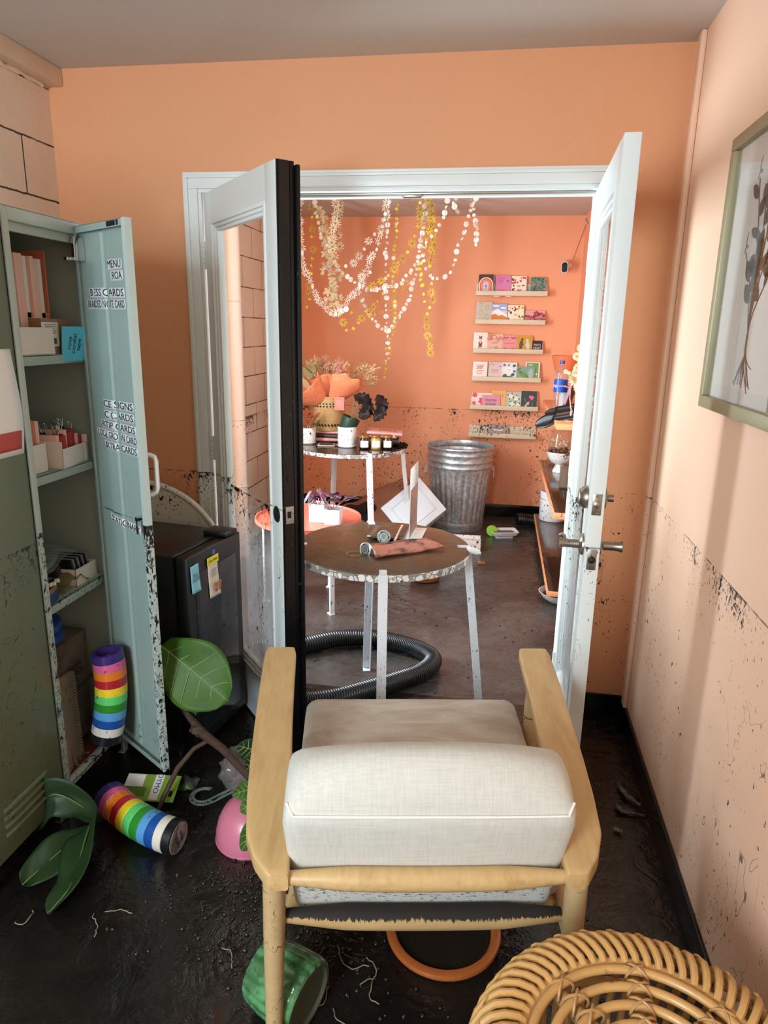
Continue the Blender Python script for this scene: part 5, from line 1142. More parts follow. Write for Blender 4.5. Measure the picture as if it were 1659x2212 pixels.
NP = thing('dark_begonia', 'dark leafed begonia in a tilted green nursery pot above the speckled pot', 'plant', c2 + V((0, 0, 0.14)))
axn = V((-0.42, -0.25, 1)).normalized(); axn = V((0.38, 0.05, 0.92)).normalized(); Rn = axn.to_track_quat('Z', 'Y').to_matrix(); cn = c2 + V((-0.004, 0, 0.125))
b = MB(); b.lathe([(0, 0), (0.05, 0), (0.056, 0.01), (0.066, 0.085), (0.063, 0.085), (0.060, 0.07), (0, 0.068)], 36, cn, Rn); b.out('nursery_pot', mat('nursery_green', '#1f3a2c', 0.45, var=0.1), NP)
stem_m = mat('begonia_stem', '#6f6a35', 0.5, var=0.2); beg = mat('begonia_leaf', '#160c09', 0.6, var=0.3, vscale=25, coat=0.05, col2='#2c130e', c2s=10, spec=0.12)
tops = [at(782, 862, Y=4.76), at(800, 880, Y=4.74), at(815, 868, Y=4.74), at(824, 895, Y=4.72), at(790, 895, Y=4.70), at(770, 855, Y=4.8)]
ends = [at(764, 852, Y=4.74), at(786, 905, Y=4.70), at(815, 850, Y=4.72), at(808, 908, Y=4.70), at(776, 902, Y=4.68), at(795, 852, Y=4.78)]
tips2 = [at(802, 870, Y=4.74), at(800, 868, Y=4.74), at(832, 888, Y=4.72), at(832, 878, Y=4.70), at(797, 885, Y=4.68), at(780, 872, Y=4.78)]
ragged = lambda u: (math.sin(PI * u ** 0.85) ** 0.6) * (1 + 0.18 * math.sin(26 * u))
for tp_, e_, t2 in zip(tops, ends, tips2):
    b = MB(); s0 = cn + Rn @ V((0.02, 0, 0.07)); b.tube([s0, s0.lerp(tp_, 0.5) + V((0, 0, 0.012)), tp_], 0.003, 6); st = b.out('stem', stem_m, NP)
    b = MB(); b.leaf(t2, e_, (0.1, -1, 0.35), 0.085, ragged, 0.2, 0.05, 0.12, 19, 9); b.out('leaf', beg, NP, solid=0.001)
# amber candles
amber = mat('amber_glass', '#1c0d05', 0.08, var=0.2, coat=0.5); amber_lt = mat('pale_amber_glass', '#a8843f', 0.1, var=0.15, coat=0.5); lid_m = mat('brass_lid', '#a3743c', 0.35, metal=0.6, var=0.12); lab_w = mat('candle_label', '#eef0f2', 0.6, var=0.01)
for i, (px, gm, nm) in enumerate(((787, amber, 'leftmost of three candle jars in dark amber glass on the back table'), (812, amber_lt, 'middle candle jar of pale amber glass between two dark ones'), (837, amber, 'rightmost of three candle jars in dark amber glass on the back table'))):
    c = at(px, 970, Z=Z2); t = thing('candle_jar', nm, 'candle', c, 0, 'candle jars')
    b = MB(); b.lathe([(0, 0), (0.032, 0), (0.0355, 0.004), (0.0365, 0.02), (0.0365, 0.068), (0.033, 0.076), (0.031, 0.080), (0, 0.080)], 36, c); b.out('jar', gm, t)
    b = MB(); b.lathe([(0, 0.079), (0.0335, 0.079), (0.0345, 0.081), (0.0345, 0.094), (0.031, 0.097), (0, 0.0975)], 36, c); b.out('lid', lid_m, t)
    b = MB(); th0 = math.atan2(-c.y, -c.x)
    b.grid(lambda u, v: c + V((0.0369 * math.cos(th0 + (u - .5) * 1.6), 0.0369 * math.sin(th0 + (u - .5) * 1.6), 0.016 + 0.046 * v)), 14, 2); lo = b.out('label', lab_w, t)
    b = MB()
    for k in range(3): b.grid(lambda u, v: c + V((0.0371 * math.cos(th0 + (u - .5) * (0.5 - 0.1 * k)), 0.0371 * math.sin(th0 + (u - .5) * (0.5 - 0.1 * k)), 0.036 + 0.006 * k + 0.0018 * v)), 6, 2)
    b.out('label_print', mat('faint_grey_print', '#c3c8cc', 0.7), lo)
# books
pinkb = mat('pink_book_cover', '#dba09a', 0.5, var=0.05, mud=2.0, amt=0.25); darkb = mat('dark_muddy_cover', '#3a2a22', 0.4, var=0.25, mud=2.0, amt=0.2); pages = mat('book_pages', '#e9dcd3', 0.8, var=0.05)
def book(label, c, w_, d_, h_, R, cover, group='books on the back table', pic=None):
    t = thing('paperback_book', label, 'book', c, 0, group); c = V(c)
    b = MB(); b.box(c, (w_ - 0.006, d_ - 0.006, h_ - 0.003), R); b.out('pages', pages, t, smooth=0)
    b = MB(); b.box(c + R @ V((0, 0, h_ / 2)), (w_, d_, 0.0016), R, bev=0.0004); b.box(c - R @ V((0, 0, h_ / 2)), (w_, d_, 0.0016), R, bev=0.0004); b.tube([c + R @ V((-w_ / 2, -d_ / 2, 0)), c + R @ V((w_ / 2, -d_ / 2, 0))], h_ / 2 + 0.0008, 12); b.out('cover', cover, t)
    if pic:
        b = MB(); b.box(c + R @ V((0.02, 0.01, h_ / 2 + 0.001)), (w_ * 0.5, d_ * 0.5, 0.0005), R); q = b.out('cover_picture', pic, t, smooth=0)
        b = MB()
        for k in range(3): b.lathe([(0, 0), (0.016, 0), (0.013, 0.0006)], 8, c + R @ V((0.02 - 0.035 + 0.035 * k, 0.01, h_ / 2 + 0.0014)), R)
        b.out('cover_flowers', mat('pale_pink_print', '#e7b7a6', 0.7), q)
book('lower pink book lying flat under the basket end of the pile', (-1.22, 5.00, Z2 + 0.014), 0.24, 0.18, 0.024, Rz(0.15), pinkb)
book('dark muddy covered book lying on the pink one under the basket', (-1.20, 5.01, Z2 + 0.042), 0.26, 0.19, 0.024, Rz(-0.1), darkb)
book('thin pink book third from the bottom under the woven basket', (-1.24, 5.02, Z2 + 0.064), 0.22, 0.17, 0.016, Rz(0.05), pinkb)
cpb = at(838, 926, Z=Z2 + 0.105)
book('dark warped book leaning under the pink photo book behind the candles', (-0.80, 4.93, Z2 + 0.03), 0.22, 0.17, 0.05, Rz(0.1), darkb)
book('stained pink book in the middle of the pile behind the candles', (-0.81, 4.93, Z2 + 0.066), 0.24, 0.18, 0.018, Rz(-0.15), pinkb)
book('pink photo book with a flower picture on top of the pile behind the candles', (-0.795, 4.925, Z2 + 0.088), 0.25, 0.20, 0.02, Rz(0.12) @ Ry(0.05), pinkb, pic=mat('coral_picture', '#c4735a', 0.6, var=0.1))
b = MB()
def oc(u, v): return V((-0.955 + 0.20 * u, 4.86 + 0.20 * v, Z2 + 0.104 + 0.03 * math.sin(PI * u) * (1 - .4 * v)))
b = MB(); tr = thing('photo_tray', 'small clear tray with dark photo beside the left speckled pot', 'tray', (-1.19, 4.72, Z2))
b.box((-1.185, 4.745, Z2 + 0.004), (0.12, 0.10, 0.007), Rz(0.2), bev=0.002); b.out('tray', mat('tray_rim', '#bfae9e', 0.4, var=0.2), tr)
b = MB(); b.box((-1.185, 4.745, Z2 + 0.012), (0.10, 0.085, 0.008), Rz(0.3) @ Ry(0.1), bev=0.003); b.out('photo', darkb, tr)
random.seed(44); b = MB()
for k in range(40):
    a = random.uniform(-0.1, 0.75); rr_ = T2R - random.uniform(0.0, 0.05); b.ball((T2C[0] + rr_ * math.cos(a), T2C[1] + rr_ * math.sin(a), Z2 + 0.004), (random.uniform(.006, .018), random.uniform(.004, .012), random.uniform(.004, .010)), 8, 6, Rz(a), wob=0.6)
tag(b.out('dead_leaf_litter', beg), 'dark muddy leaf litter along the right rim of the back table', 'litter', kind='stuff')
# basket with wrapped bouquet
def weave_mat():
    m, t, b = base_mat('seagrass_weave'); tc = nn(t, 'ShaderNodeTexCoord'); sp = nn(t, 'ShaderNodeSeparateXYZ'); t.links.new(tc.outputs['Object'], sp.inputs[0])
    an = math_(t, 'ARCTAN2', sp.outputs[1], sp.outputs[0]); cb = nn(t, 'ShaderNodeCombineXYZ'); t.links.new(math_(t, 'MULTIPLY', an, 0.11), cb.inputs[0]); t.links.new(sp.outputs[2], cb.inputs[1])
    br = nn(t, 'ShaderNodeTexBrick'); t.links.new(cb.outputs[0], br.inputs[0]); br.inputs['Scale'].default_value = 1; br.inputs['Brick Width'].default_value = 0.011; br.inputs['Row Height'].default_value = 0.006; br.inputs['Mortar Size'].default_value = 0.0007
    br.inputs['Color1'].default_value = lin('#e6c78e'); br.inputs['Color2'].default_value = lin('#cfa968'); br.inputs['Mortar'].default_value = lin('#5f431f')
    t.links.new(br.outputs['Color'], b.inputs['Base Color']); b.inputs['Roughness'].default_value = 0.7
    bp = nn(t, 'ShaderNodeBump'); bp.inputs['Strength'].default_value = 0.6; bp.inputs['Distance'].default_value = 0.004; t.links.new(math_(t, 'SUBTRACT', 1.0, br.outputs['Fac']), bp.inputs['Height']); t.links.new(bp.outputs[0], b.inputs['Normal'])
    return m
BKZ = Z2 + 0.0735; BKC = V((-1.235, 5.02, BKZ))
BK = thing('woven_basket', 'woven seagrass basket with dark stitching and a pink tag, on the book pile', 'basket', BKC)
b = MB(); b.lathe([(0, 0), (0.106, 0), (0.113, 0.02), (0.117, 0.14), (0.119, 0.245), (0.113, 0.245), (0.108, 0.02), (0, 0.012)], 60, (0, 0, 0)); b.out('basket_body', weave_mat(), BK, world=False)
b = MB()
for z in (0.040, 0.048, 0.180, 0.200):
    for k in range(30):
        a = 2 * PI * k / 30 + z * 20; r = 0.1145 + 0.018 * z
        b.box((r * math.cos(a), r * math.sin(a), z), (0.003, 0.012, 0.010), Rz(a))
b.out('dark_stitching', dark_hole, BK, smooth=0, world=False)
b = MB(); b.tube([(0.118 * math.cos(k * PI / 24), 0.118 * math.sin(k * PI / 24), 0.245) for k in range(48)], 0.005, 6, closed=True); b.out('rim', rattan, BK, world=False)
tc_ = at(733, 872, Y=4.90)
b = MB(); b.box(tc_, (0.072, 0.0015, 0.092), Rz(0.1) @ Ry(0.03)); tg = b.out('gift_tag', mat('dusty_pink_tag', '#d08478', 0.7, var=0.04), BK, smooth=0)
b = MB(); b.tube([tc_ + V((-0.008, -0.001, 0.044)), tc_ + V((-0.012, 0.01, 0.07)), tc_ + V((-0.02, 0.02, 0.085))], 0.0012, 5)
for k in range(4): b.box(tc_ + V((0, -0.0012, 0.02 - 0.012 * k)), (0.04 - 0.008 * (k % 2), 0.0004, 0.002), Rz(0.1))
b.out('tag_print', mat('pale_pink_ink', '#efc9bd', 0.7), tg, smooth=0)
paper_o = mat('coral_wrapping_paper', '#e88e63', 0.65, var=0.06, bump=0.7, bscale=26)
BQ = thing('wrapped_bouquet', 'dried flower bouquet wrapped in crumpled orange paper standing in the basket', 'bouquet', BKC + V((0, 0, 0.235)))
def wrap(cx, ax, r0, r1, L, a0, a1, sd, nm='wrapping_paper'):
    ax = V(ax).normalized(); R = ax.to_track_quat('Z', 'Y').to_matrix(); b = MB()
    def f(u, v):
        a = a0 + (a1 - a0) * u; r = r0 + (r1 - r0) * (v ** 0.8); p = V((r * math.cos(a), r * math.sin(a), L * v * (1 + 0.16 * math.sin(2.5 * a + sd))))
        n_ = mnoise.noise(p * 16 + V((sd, 0, 0))); n2 = abs(mnoise.noise(p * 9 + V((0, sd, 3))))
        return V(cx) + R @ (p * (1 + 0.10 * n_ * v + 0.16 * (n2 - 0.25) * v))
    b.grid(f, 44, 18); return b.out(nm, paper_o, BQ, solid=0.001, smooth=28)
bq = BKC + V((0.0, -0.03, 0.215))
wrap(bq + V((-0.02, -0.02, 0.0)), (-0.72, -0.30, 0.62), 0.04, 0.19, 0.20, PI * 0.9, PI * 2.25, 1.0)
wrap(bq + V((0.03, 0.0, 0.0)), (0.42, -0.05, 0.9), 0.04, 0.17, 0.225, PI * 0.95, PI * 2.15, 5.0)
wrap(bq + V((0.0, 0.05, 0.0)), (-0.05, 0.3, 1.0), 0.05, 0.17, 0.15, 0, PI * 1.0, 9.0)
random.seed(8)
dry = [mat('dried_beige', '#c6a679', 0.8, var=0.15), mat('dried_pink', '#c98d80', 0.8, var=0.15), mat('dried_olive', '#8f8455', 0.8, var=0.15), mat('dried_tan', '#a97b4f', 0.8, var=0.2)]
for k in range(64):
    spread = random.uniform(-0.26, 0.36); top = bq + V((spread, random.uniform(-.06, .08), random.uniform(0.20, 0.34) - abs(spread - 0.05) * 0.28)); base = bq + V((spread * 0.2, 0.02, 0.02)); mid = base.lerp(top, 0.6) + V((0, 0, 0.02))
    mi_ = 1 if -0.02 < spread < 0.14 and random.random() < 0.7 else random.choice((0, 0, 2, 3))
    b = MB(); b.tube([base, mid, top], 0.0012, 4)
    d = (top - mid).normalized()
    for q in range(22):
        p = mid.lerp(top, 0.45 + 0.6 * q / 22) + V((random.gauss(0, .012), random.gauss(0, .012), random.gauss(0, .008))); 
        b.leaf(p, p + d * random.uniform(.008, .02) + V((random.uniform(-.014, .014), random.uniform(-.01, .01), 0)), (0, -1, 0.2), random.uniform(.004, .009), nu=4, nv=3)
    b.out('dried_stem', dry[mi_], BQ)
for px, py, a in ((660, 805, 2.2), (668, 790, 1.8), (655, 825, 2.6)):
    p = at(px, py, Y=4.95); b = MB(); b.leaf(p - V((-0.05, 0, 0.05)), p + V((-0.03, 0, 0.04)), (0.3, -1, 0), 0.05, nu=9, nv=5); b.out('dried_leaf', dry[2 if px != 655 else 0], BQ, solid=0.001)
# ================================================================== CORAL SIDE TABLE AND ITS POT
coral = mat('coral_enamel', '#cf5f49', 0.35, var=0.05, mud=0.9, amt=0.2)
CT = thing('coral_side_table', 'round coral side table with white legs behind the front table', 'table', (-1.03, 3.70, 0))
ctc = (-1.03, 3.70, 0); b = MB(); b.lathe([(0, 0.488), (0.285, 0.488), (0.30, 0.492), (0.30, 0.512), (0.293, 0.512), (0.288, 0.500), (0, 0.498)], 72, ctc); b.out('tray_top', coral, CT)
for a in (-45, 75, 195):
    a = math.radians(a); b = MB(); b.box(V(ctc) + V((0.255 * math.cos(a) , 0.255 * math.sin(a), 0.244)), (0.012, 0.028, 0.488), Rz(a), bev=0.002); b.box(V(ctc) + V((0.245 * math.cos(a), 0.245 * math.sin(a), 0.003)), (0.04, 0.028, 0.006), Rz(a)); b.out('leg', leg_w, CT)
whitep = mat('white_square_ceramic', '#cfcdc9', 0.25, var=0.02)
WPc = at(706, 1134, Z=0.499); WPc = V((-0.905, 3.66, 0.499))
WP = thing('white_twin_pot', 'white square twin pot with purple leafed plants on the coral table', 'plant pot', WPc)
b = MB()
for k, (ox, oy, h) in enumerate(((-0.055, 0.0, 0.105), (0.04, -0.03, 0.085))):
    w_ = 0.088
    for lo, hi in (((-w_ / 2, -w_ / 2, 0), (w_ / 2, w_ / 2, 0.004)), ((-w_ / 2, -w_ / 2, 0), (w_ / 2, -w_ / 2 + 0.005, h)), ((-w_ / 2, w_ / 2 - 0.005, 0), (w_ / 2, w_ / 2, h)), ((-w_ / 2, -w_ / 2, 0), (-w_ / 2 + 0.005, w_ / 2, h)), ((w_ / 2 - 0.005, -w_ / 2, 0), (w_ / 2, w_ / 2, h))): b.bx([WPc[i] + (ox, oy, 0)[i] + lo[i] for i in range(3)], [WPc[i] + (ox, oy, 0)[i] + hi[i] for i in range(3)], bev=0.0015)
b.out('pot_body', whitep, WP)
b = MB(); b.bx((WPc.x - 0.095, WPc.y - 0.038, WPc.z + 0.07), (WPc.x - 0.016, WPc.y + 0.038, WPc.z + 0.08)); b.bx((WPc.x + 0.001, WPc.y - 0.068, WPc.z + 0.055), (WPc.x + 0.079, WPc.y + 0.008, WPc.z + 0.064)); b.out('soil', soil, WP, smooth=0)
purp = mat('purple_leaf', '#4a1f30', 0.4, var=0.3, vscale=20, col2='#2b2a1c', c2s=14); pink_st = mat('pink_stem', '#b56a7d', 0.5, var=0.1)
TP = thing('purple_tradescantia', 'purple leafed trailing plant growing in the white twin pot', 'plant', WPc + V((0, 0, 0.07)))
random.seed(13)
for k in range(18):
    a = random.uniform(0, 6.28); r = random.uniform(0.05, 0.17); b0 = WPc + V((random.choice((-0.055, 0.03)), random.uniform(-.03, 0), 0.075)); mid = b0 + V((0.5 * r * math.cos(a), 0.3 * r * math.sin(a), random.uniform(.05, .10))); tipp = b0 + V((r * math.cos(a), 0.6 * r * math.sin(a) - 0.02, random.uniform(0.03, 0.12)))
    b = MB(); b.tube([b0, mid], 0.002, 5); b.out('stem', pink_st, TP)
    b = MB(); b.leaf(mid - (tipp - mid) * 0.2, tipp, (0, -0.5, 1), random.uniform(.02, .034), nu=9, nv=5, droop=0.1); b.out('leaf', purp, TP, solid=0.0008)
# ================================================================== TRASH CAN
def galv():
    m, t, b = base_mat('galvanised_steel'); tc = nn(t, 'ShaderNodeTexCoord'); P = tc.outputs['Object']
    vo = nn(t, 'ShaderNodeTexVoronoi'); t.links.new(P, vo.inputs['Vector']); vo.inputs['Scale'].default_value = 55
    sp = nn(t, 'ShaderNodeSeparateColor'); t.links.new(vo.outputs['Color'], sp.inputs[0])
    t.links.new(mix(t, sp.outputs[0], lin('#a9b2b5'), lin('#d3dadc')), b.inputs['Base Color']); b.inputs['Metallic'].default_value = 0.7
    t.links.new(mapr(t, sp.outputs[1], 0, 1, 0.3, 0.45), b.inputs['Roughness'])
    return m
gal = galv(); TCc = V((-0.28, 5.52, 0)); TRr = 0.262
TC = thing('trash_can', 'ribbed galvanised steel trash can without lid by the far wall', 'trash can', TCc)
def flute(a, z, r):
    if 0.07 < z < 0.475:
        k = min(1, (z - 0.07) / 0.03, (0.475 - z) / 0.05); return r - 0.010 * k * (0.5 + 0.5 * math.cos(28 * a)) ** 1.6
    return r
prof = [(0, 0.012), (0.195, 0.012), (0.2, 0.0), (0.207, 0.0), (0.208, 0.03), (0.213, 0.045), (0.209, 0.06)]
prof += [(0.209 + 0.038 * i / 14, 0.071 + 0.40 * i / 14) for i in range(15)]
prof += [(0.249, 0.485), (0.252, 0.50), (0.258, 0.512), (0.252, 0.524), (0.254, 0.545), (0.261, 0.558), (0.255, 0.572), (0.257, 0.60), (0.264, 0.612), (0.258, 0.625), (0.259, 0.645), (0.266, 0.652), (0.268, 0.660), (0.264, 0.667), (0.256, 0.664), (0.254, 0.65), (0.250, 0.625), (0.256, 0.612), (0.250, 0.60), (0.247, 0.572), (0.253, 0.558), (0.246, 0.545), (0.244, 0.50), (0.24, 0.48)]
prof += [(0.239 - 0.03 * i / 8, 0.47 - 0.40 * i / 8) for i in range(9)] + [(0.2, 0.03), (0, 0.028)]
b = MB(); b.lathe(prof, 224, TCc, rf=flute); b.out('can_body', gal, TC, smooth=50)
for s in (-1, 1):
    b = MB(); x = TCc.x + s * 0.255
    b.tube([(x, TCc.y - 0.05, 0.50), (x + s * 0.018, TCc.y - 0.05, 0.48), (x + s * 0.02, TCc.y - 0.045, 0.42), (x + s * 0.02, TCc.y + 0.045, 0.42), (x + s * 0.018, TCc.y + 0.05, 0.48), (x, TCc.y + 0.05, 0.50)], 0.004, 8); b.out('handle', gal, TC)
# ================================================================== COOLER, CLOTH, POTS ON THE SHOP FLOOR
foam = mat('white_styrofoam', '#d3d7d9', 0.6, var=0.02, mud=0.13, amt=0.6)
A, B_, C_ = V((-0.875, 5.0, .303)), V((-0.559, 5.10, .477)), V((-0.334, 5.0, .264))
ux = (C_ - B_).normalized(); uy = (A - B_); uy = (uy - ux * uy.dot(ux)).normalized(); nz = ux.cross(uy)
if nz.y > 0: nz = -nz; uy = -uy; 
W_, D_ = (C_ - B_).length, (A - B_).length
Mc = Mx(((ux.x, uy.x, nz.x, 0), (ux.y, uy.y, nz.y, 0), (ux.z, uy.z, nz.z, 0), (0, 0, 0, 1)))
if (A - B_).dot(uy) < 0: off = B_ - uy * D_
else: off = B_
Mc.translation = off
CO = thing('foam_cooler', 'white styrofoam cooler box tipped on its corner against the trash can', 'cooler', (-0.6, 5.15, 0))
b = MB(); b.M = Mc; b.bx((0, 0, -0.035), (W_, D_, 0), bev=0.008)
for k, (i0, i1, h) in enumerate(((0.045, 0.0, -0.006),)): pass
b.out('lid', foam, CO)
b = MB(); b.M = Mc; e_ = 0.055
for lo, hi in (((e_, e_, -0.001), (W_ - e_, e_ + 0.008, 0.006)), ((e_, D_ - e_ - 0.008, -0.001), (W_ - e_, D_ - e_, 0.006)), ((e_, e_, -0.001), (e_ + 0.008, D_ - e_, 0.006)), ((W_ - e_ - 0.008, e_, -0.001), (W_ - e_, D_ - e_, 0.006))): b.bx(lo, hi, bev=0.003)
b.out('lid_panel', foam, CO)
b = MB(); b.M = Mc; b.bx((0.012, 0.012, -0.20), (W_ - 0.012, D_ - 0.012, -0.037), bev=0.01); b.out('box', foam, CO)
b = MB()
def cl(u, v):
    x = -1.36 + 0.62 * u; y = 5.33 + 0.30 * v + 0.08 * u; zz = 0.012 + (0.05 + 0.30 * (u ** 1.3)) * (v ** 0.8)
    n_ = mnoise.noise(V((x * 5, y * 5, 2))) + 0.5 * abs(mnoise.noise(V((x * 11, y * 9, 7))))
    return V((x, y - 0.03 * n_, max(0.006, zz + 0.045 * n_ * v)))
b.grid(cl, 40, 24)
tag(b.out('brown_kraft_sheet', mat('brown_kraft', '#9a6a50', 0.6, var=0.12, vscale=6, mud=0.3, amt=0.0), solid=0.0015, smooth=30), 'crumpled brown kraft paper heaped under the back table', 'paper')
b = MB(); b.ball(at(780, 1118, Z=0.03) + V((0, 0, 0.03)), (0.11, 0.09, 0.075), 24, 16, wob=0.8); b.ball(at(815, 1108, Z=0.03) + V((0, 0, 0.03)), (0.07, 0.07, 0.07), 18, 12, wob=0.8)
tag(b.out('soil_clump', soil, smooth=20), 'dark soil clump on the floor left of the foam cooler', 'soil')
cu = at(842, 1125, Z=0.0); CU = thing('plastic_cup', 'clear plastic cup tipped beside the soil clump near the foam cooler', 'cup', cu)
axc = V((0.5, -0.6, 0.5)).normalized(); b = MB(); b.lathe([(0, 0), (0.03, 0), (0.042, 0.11), (0.044, 0.112)], 28, cu + V((-0.03, 0.03, 0.035)), axc.to_track_quat('Z', 'Y').to_matrix()); b.out('cup', glassy('cup_plastic', (0.9, 0.93, 0.95, 1), 0.05, film=0.15), CU, solid=0.001)
WBc = V((-0.172, 4.90, 0)); WB = thing('white_carton_tray', 'low open white carton on the floor in front of the trash can', 'box', WBc, 0.05)
b = MB(); wx, wy, wz = 0.20, 0.14, 0.085
for lo, hi in (((-wx / 2, -wy / 2, 0), (wx / 2, wy / 2, 0.004)), ((-wx / 2, -wy / 2, 0), (wx / 2, -wy / 2 + 0.003, wz)), ((-wx / 2, wy / 2 - 0.003, 0), (wx / 2, wy / 2, wz)), ((-wx / 2, -wy / 2, 0), (-wx / 2 + 0.003, wy / 2, wz)), ((wx / 2 - 0.003, -wy / 2, 0), (wx / 2, wy / 2, wz))): b.bx(lo, hi)
b.out('carton', mat('white_muddy_card', '#e0d3cb', 0.6, var=0.04, mud=0.2, amt=0.6), WB, smooth=0, world=False)
b = MB(); b.bx((-wx / 2 + 0.004, -wy / 2 + 0.004, 0.03), (wx / 2 - 0.004, wy / 2 - 0.004, 0.06)); b.out('contents', mat('pale_contents', '#d9cfc6', 0.7, var=0.1, mud=0.2, amt=0.9), WB, smooth=0, world=False)
TPc = at(915, 1262, Z=0.0) + V((0, 0.09, 0)); TPT = thing('terracotta_bowl', 'terracotta bowl on the wet floor under the front table', 'bowl', TPc)
b = MB(); b.lathe([(0, 0.004), (0.08, 0.004), (0.09, 0.012), (0.098, 0.045), (0.104, 0.055), (0.098, 0.056), (0.088, 0.02), (0, 0.018)], 48, TPc); b.out('bowl', terra, TPT)
DIc = at(1088, 1163, Z=0.0) + V((0, 0.05, 0)); DI = thing('white_dish', 'white rectangular soap dish on the wet floor right of the trash can', 'dish', DIc, 0.25)
b = MB()
for i, (x, y, z) in enumerate(((0.085, 0.055, 0.0), (0.09, 0.06, 0.02), (0.105, 0.075, 0.045), (0.107, 0.077, 0.05), (0.10, 0.07, 0.048), (0.08, 0.05, 0.02))):
    pass
def rr_(hx, hy, z, rad=0.018): return [(math.copysign(hx - rad, math.cos(a)) + rad * math.cos(a), math.copysign(hy - rad, math.sin(a)) + rad * math.sin(a), z) for a in [2 * PI * (k + .5) / 32 for k in range(32)]]
rg = [rr_(*p) for p in ((0.07, 0.045, 0.0), (0.072, 0.047, 0.02), (0.092, 0.062, 0.024), (0.105, 0.073, 0.050), (0.102, 0.070, 0.053), (0.096, 0.064, 0.050), (0.078, 0.05, 0.03))]
b.grid(lambda u, v: V(rg[round(v * 6)][int(round(u * 32)) % 32]), 32, 7, cu=True); b._f([b._v(p) for p in rr_(0.078, 0.05, 0.03)]); b.out('dish', whitep, DI, world=False)
b = MB(); b._f([b._v(p) for p in rr_(0.085, 0.056, 0.036)]); b.out('muddy_water', mudwater, DI, world=False)
GLc = at(1062, 1162, Z=0.0) + V((0, 0.06, 0.04)); b = MB(); b.lathe([(0, 0.004), (0.042, 0.004), (0.045, 0), (0.042, -0.004), (0, -0.004)], 30, GLc, V((0.3, -0.8, 0.45)).normalized().to_track_quat('Z', 'Y').to_matrix()); tag(b.out('green_disc', mat('lime_plastic', '#8cc63a', 0.35, var=0.04)), 'lime green round plastic disc leaning behind the white soap dish', 'disc')
OR = at(1040, 1215, Z=0.003); b = MB(); b.box(OR, (0.05, 0.06, 0.004), Rz(0.2), bev=0.001); tag(b.out('amber_card', mat('amber_card', '#8a5a22', 0.3, var=0.15)), 'small amber card on the wet floor right of the front table', 'card')
# hoses
hose_m = mat('black_corrugated_hose', '#101011', 0.32, var=0.15, col2='#2e261f', c2s=9, c2lo=0.6, c2hi=0.72)
def hose(name, label, pts, r, pitch=0.0105, cat='hose'):
    pts = [V(p) for p in pts]; n_ = len(pts) - 1
    def C(u):
        k = min(u * n_, n_ - 1e-6); i = int(k); q = k - i; p0, p1, p2, p3 = pts[max(0, i - 1)], pts[i], pts[i + 1], pts[min(n_, i + 2)]
        return 0.5 * ((2 * p1) + (p2 - p0) * q + (2 * p0 - 5 * p1 + 4 * p2 - p3) * q * q + (3 * p1 - p0 - 3 * p2 + p3) * q ** 3)
    L = sum((C((k + 1) / 200) - C(k / 200)).length for k in range(200)); N = int(L / pitch) * 4
    b = MB(); b.tube([C(k / N) for k in range(N + 1)], [r * (1.0, 0.985, 0.90, 0.985)[k % 4] for k in range(N + 1)], 18); return tag(b.out(name, hose_m, smooth=80), label, cat)
hose('corrugated_hose', 'thick black corrugated hose looping under the front table', [(-1.12, 2.93, 0.046), (-0.98, 2.99, 0.046), (-0.86, 3.03, 0.046), (-0.72, 3.13, 0.046), (-0.56, 3.17, 0.046), (-0.42, 3.14, 0.046), (-0.30, 3.08, 0.046), (-0.235, 2.99, 0.046), (-0.27, 2.87, 0.046), (-0.37, 2.76, 0.046), (-0.48, 2.66, 0.046), (-0.60, 2.56, 0.046), (-0.72, 2.50, 0.046)], 0.043)
hose('drain_hose', 'short black drain hose end along the far baseboard', [(0.20, 5.60, 0.06), (0.28, 5.62, 0.055), (0.36, 5.60, 0.05), (0.44, 5.58, 0.05), (0.52, 5.62, 0.05)], 0.048, 0.014)
gp0 = at(880, 1478, Z=0.0); b = MB(); b.box(gp0 + V((-0.05, 0.0, 0.012)), (0.16, 0.08, 0.012), Rz(0.5) @ Ry(-0.08), bev=0.004); tag(b.out('clear_plastic_tray', glassy('lid_plastic', (0.93, 0.94, 0.95, 1), 0.06, film=0.35)), 'clear plastic tray lying on the mud beside the hose', 'tray')
# ================================================================== PICTURE LEDGES AND GREETING CARDS
ledge_m = mat('birch_ledge', '#d3c5a8', 0.5, var=0.06, vscale=10, stretch=(1, 8, 8), mud=0.80, amt=0.9)
LZ = [1.8345, 1.617, 1.391, 1.1675, 0.936, 0.707]
LX = [(-0.231, 0.326), (-0.223, 0.324), (-0.230, 0.323), (-0.230, 0.322), (-0.234, 0.316), (-0.234, 0.318)]
ORD = ['topmost', 'second from the top', 'third from the top', 'fourth from the top', 'just above the mud line', 'lowest and muddiest']
for i in range(6):
    t = thing('picture_ledge', 'pale wood picture ledge on the orange far wall, ' + ORD[i], 'shelf', ((LX[i][0] + LX[i][1]) / 2, FY, LZ[i]), 0, 'picture ledges on the far wall')
    x0, x1 = LX[i]; z = LZ[i]
    b = MB(); b.bx((x0, FY - 0.085, z - 0.018), (x1, FY - 0.073, z + 0.018), bev=0.0015); b.out('front_lip', ledge_m, t)
    b = MB(); b.bx((x0, FY - 0.073, z - 0.018), (x1, FY - 0.012, z - 0.006), bev=0.0005); b.out('shelf_floor', ledge_m, t)
    b = MB(); b.bx((x0, FY - 0.012, z - 0.018), (x1, FY - 0.0005, z + 0.075), bev=0.001); b.out('back_panel', ledge_m, t)
def cm(h): return mat('print_' + h[1:], h, 0.6, var=0.04)
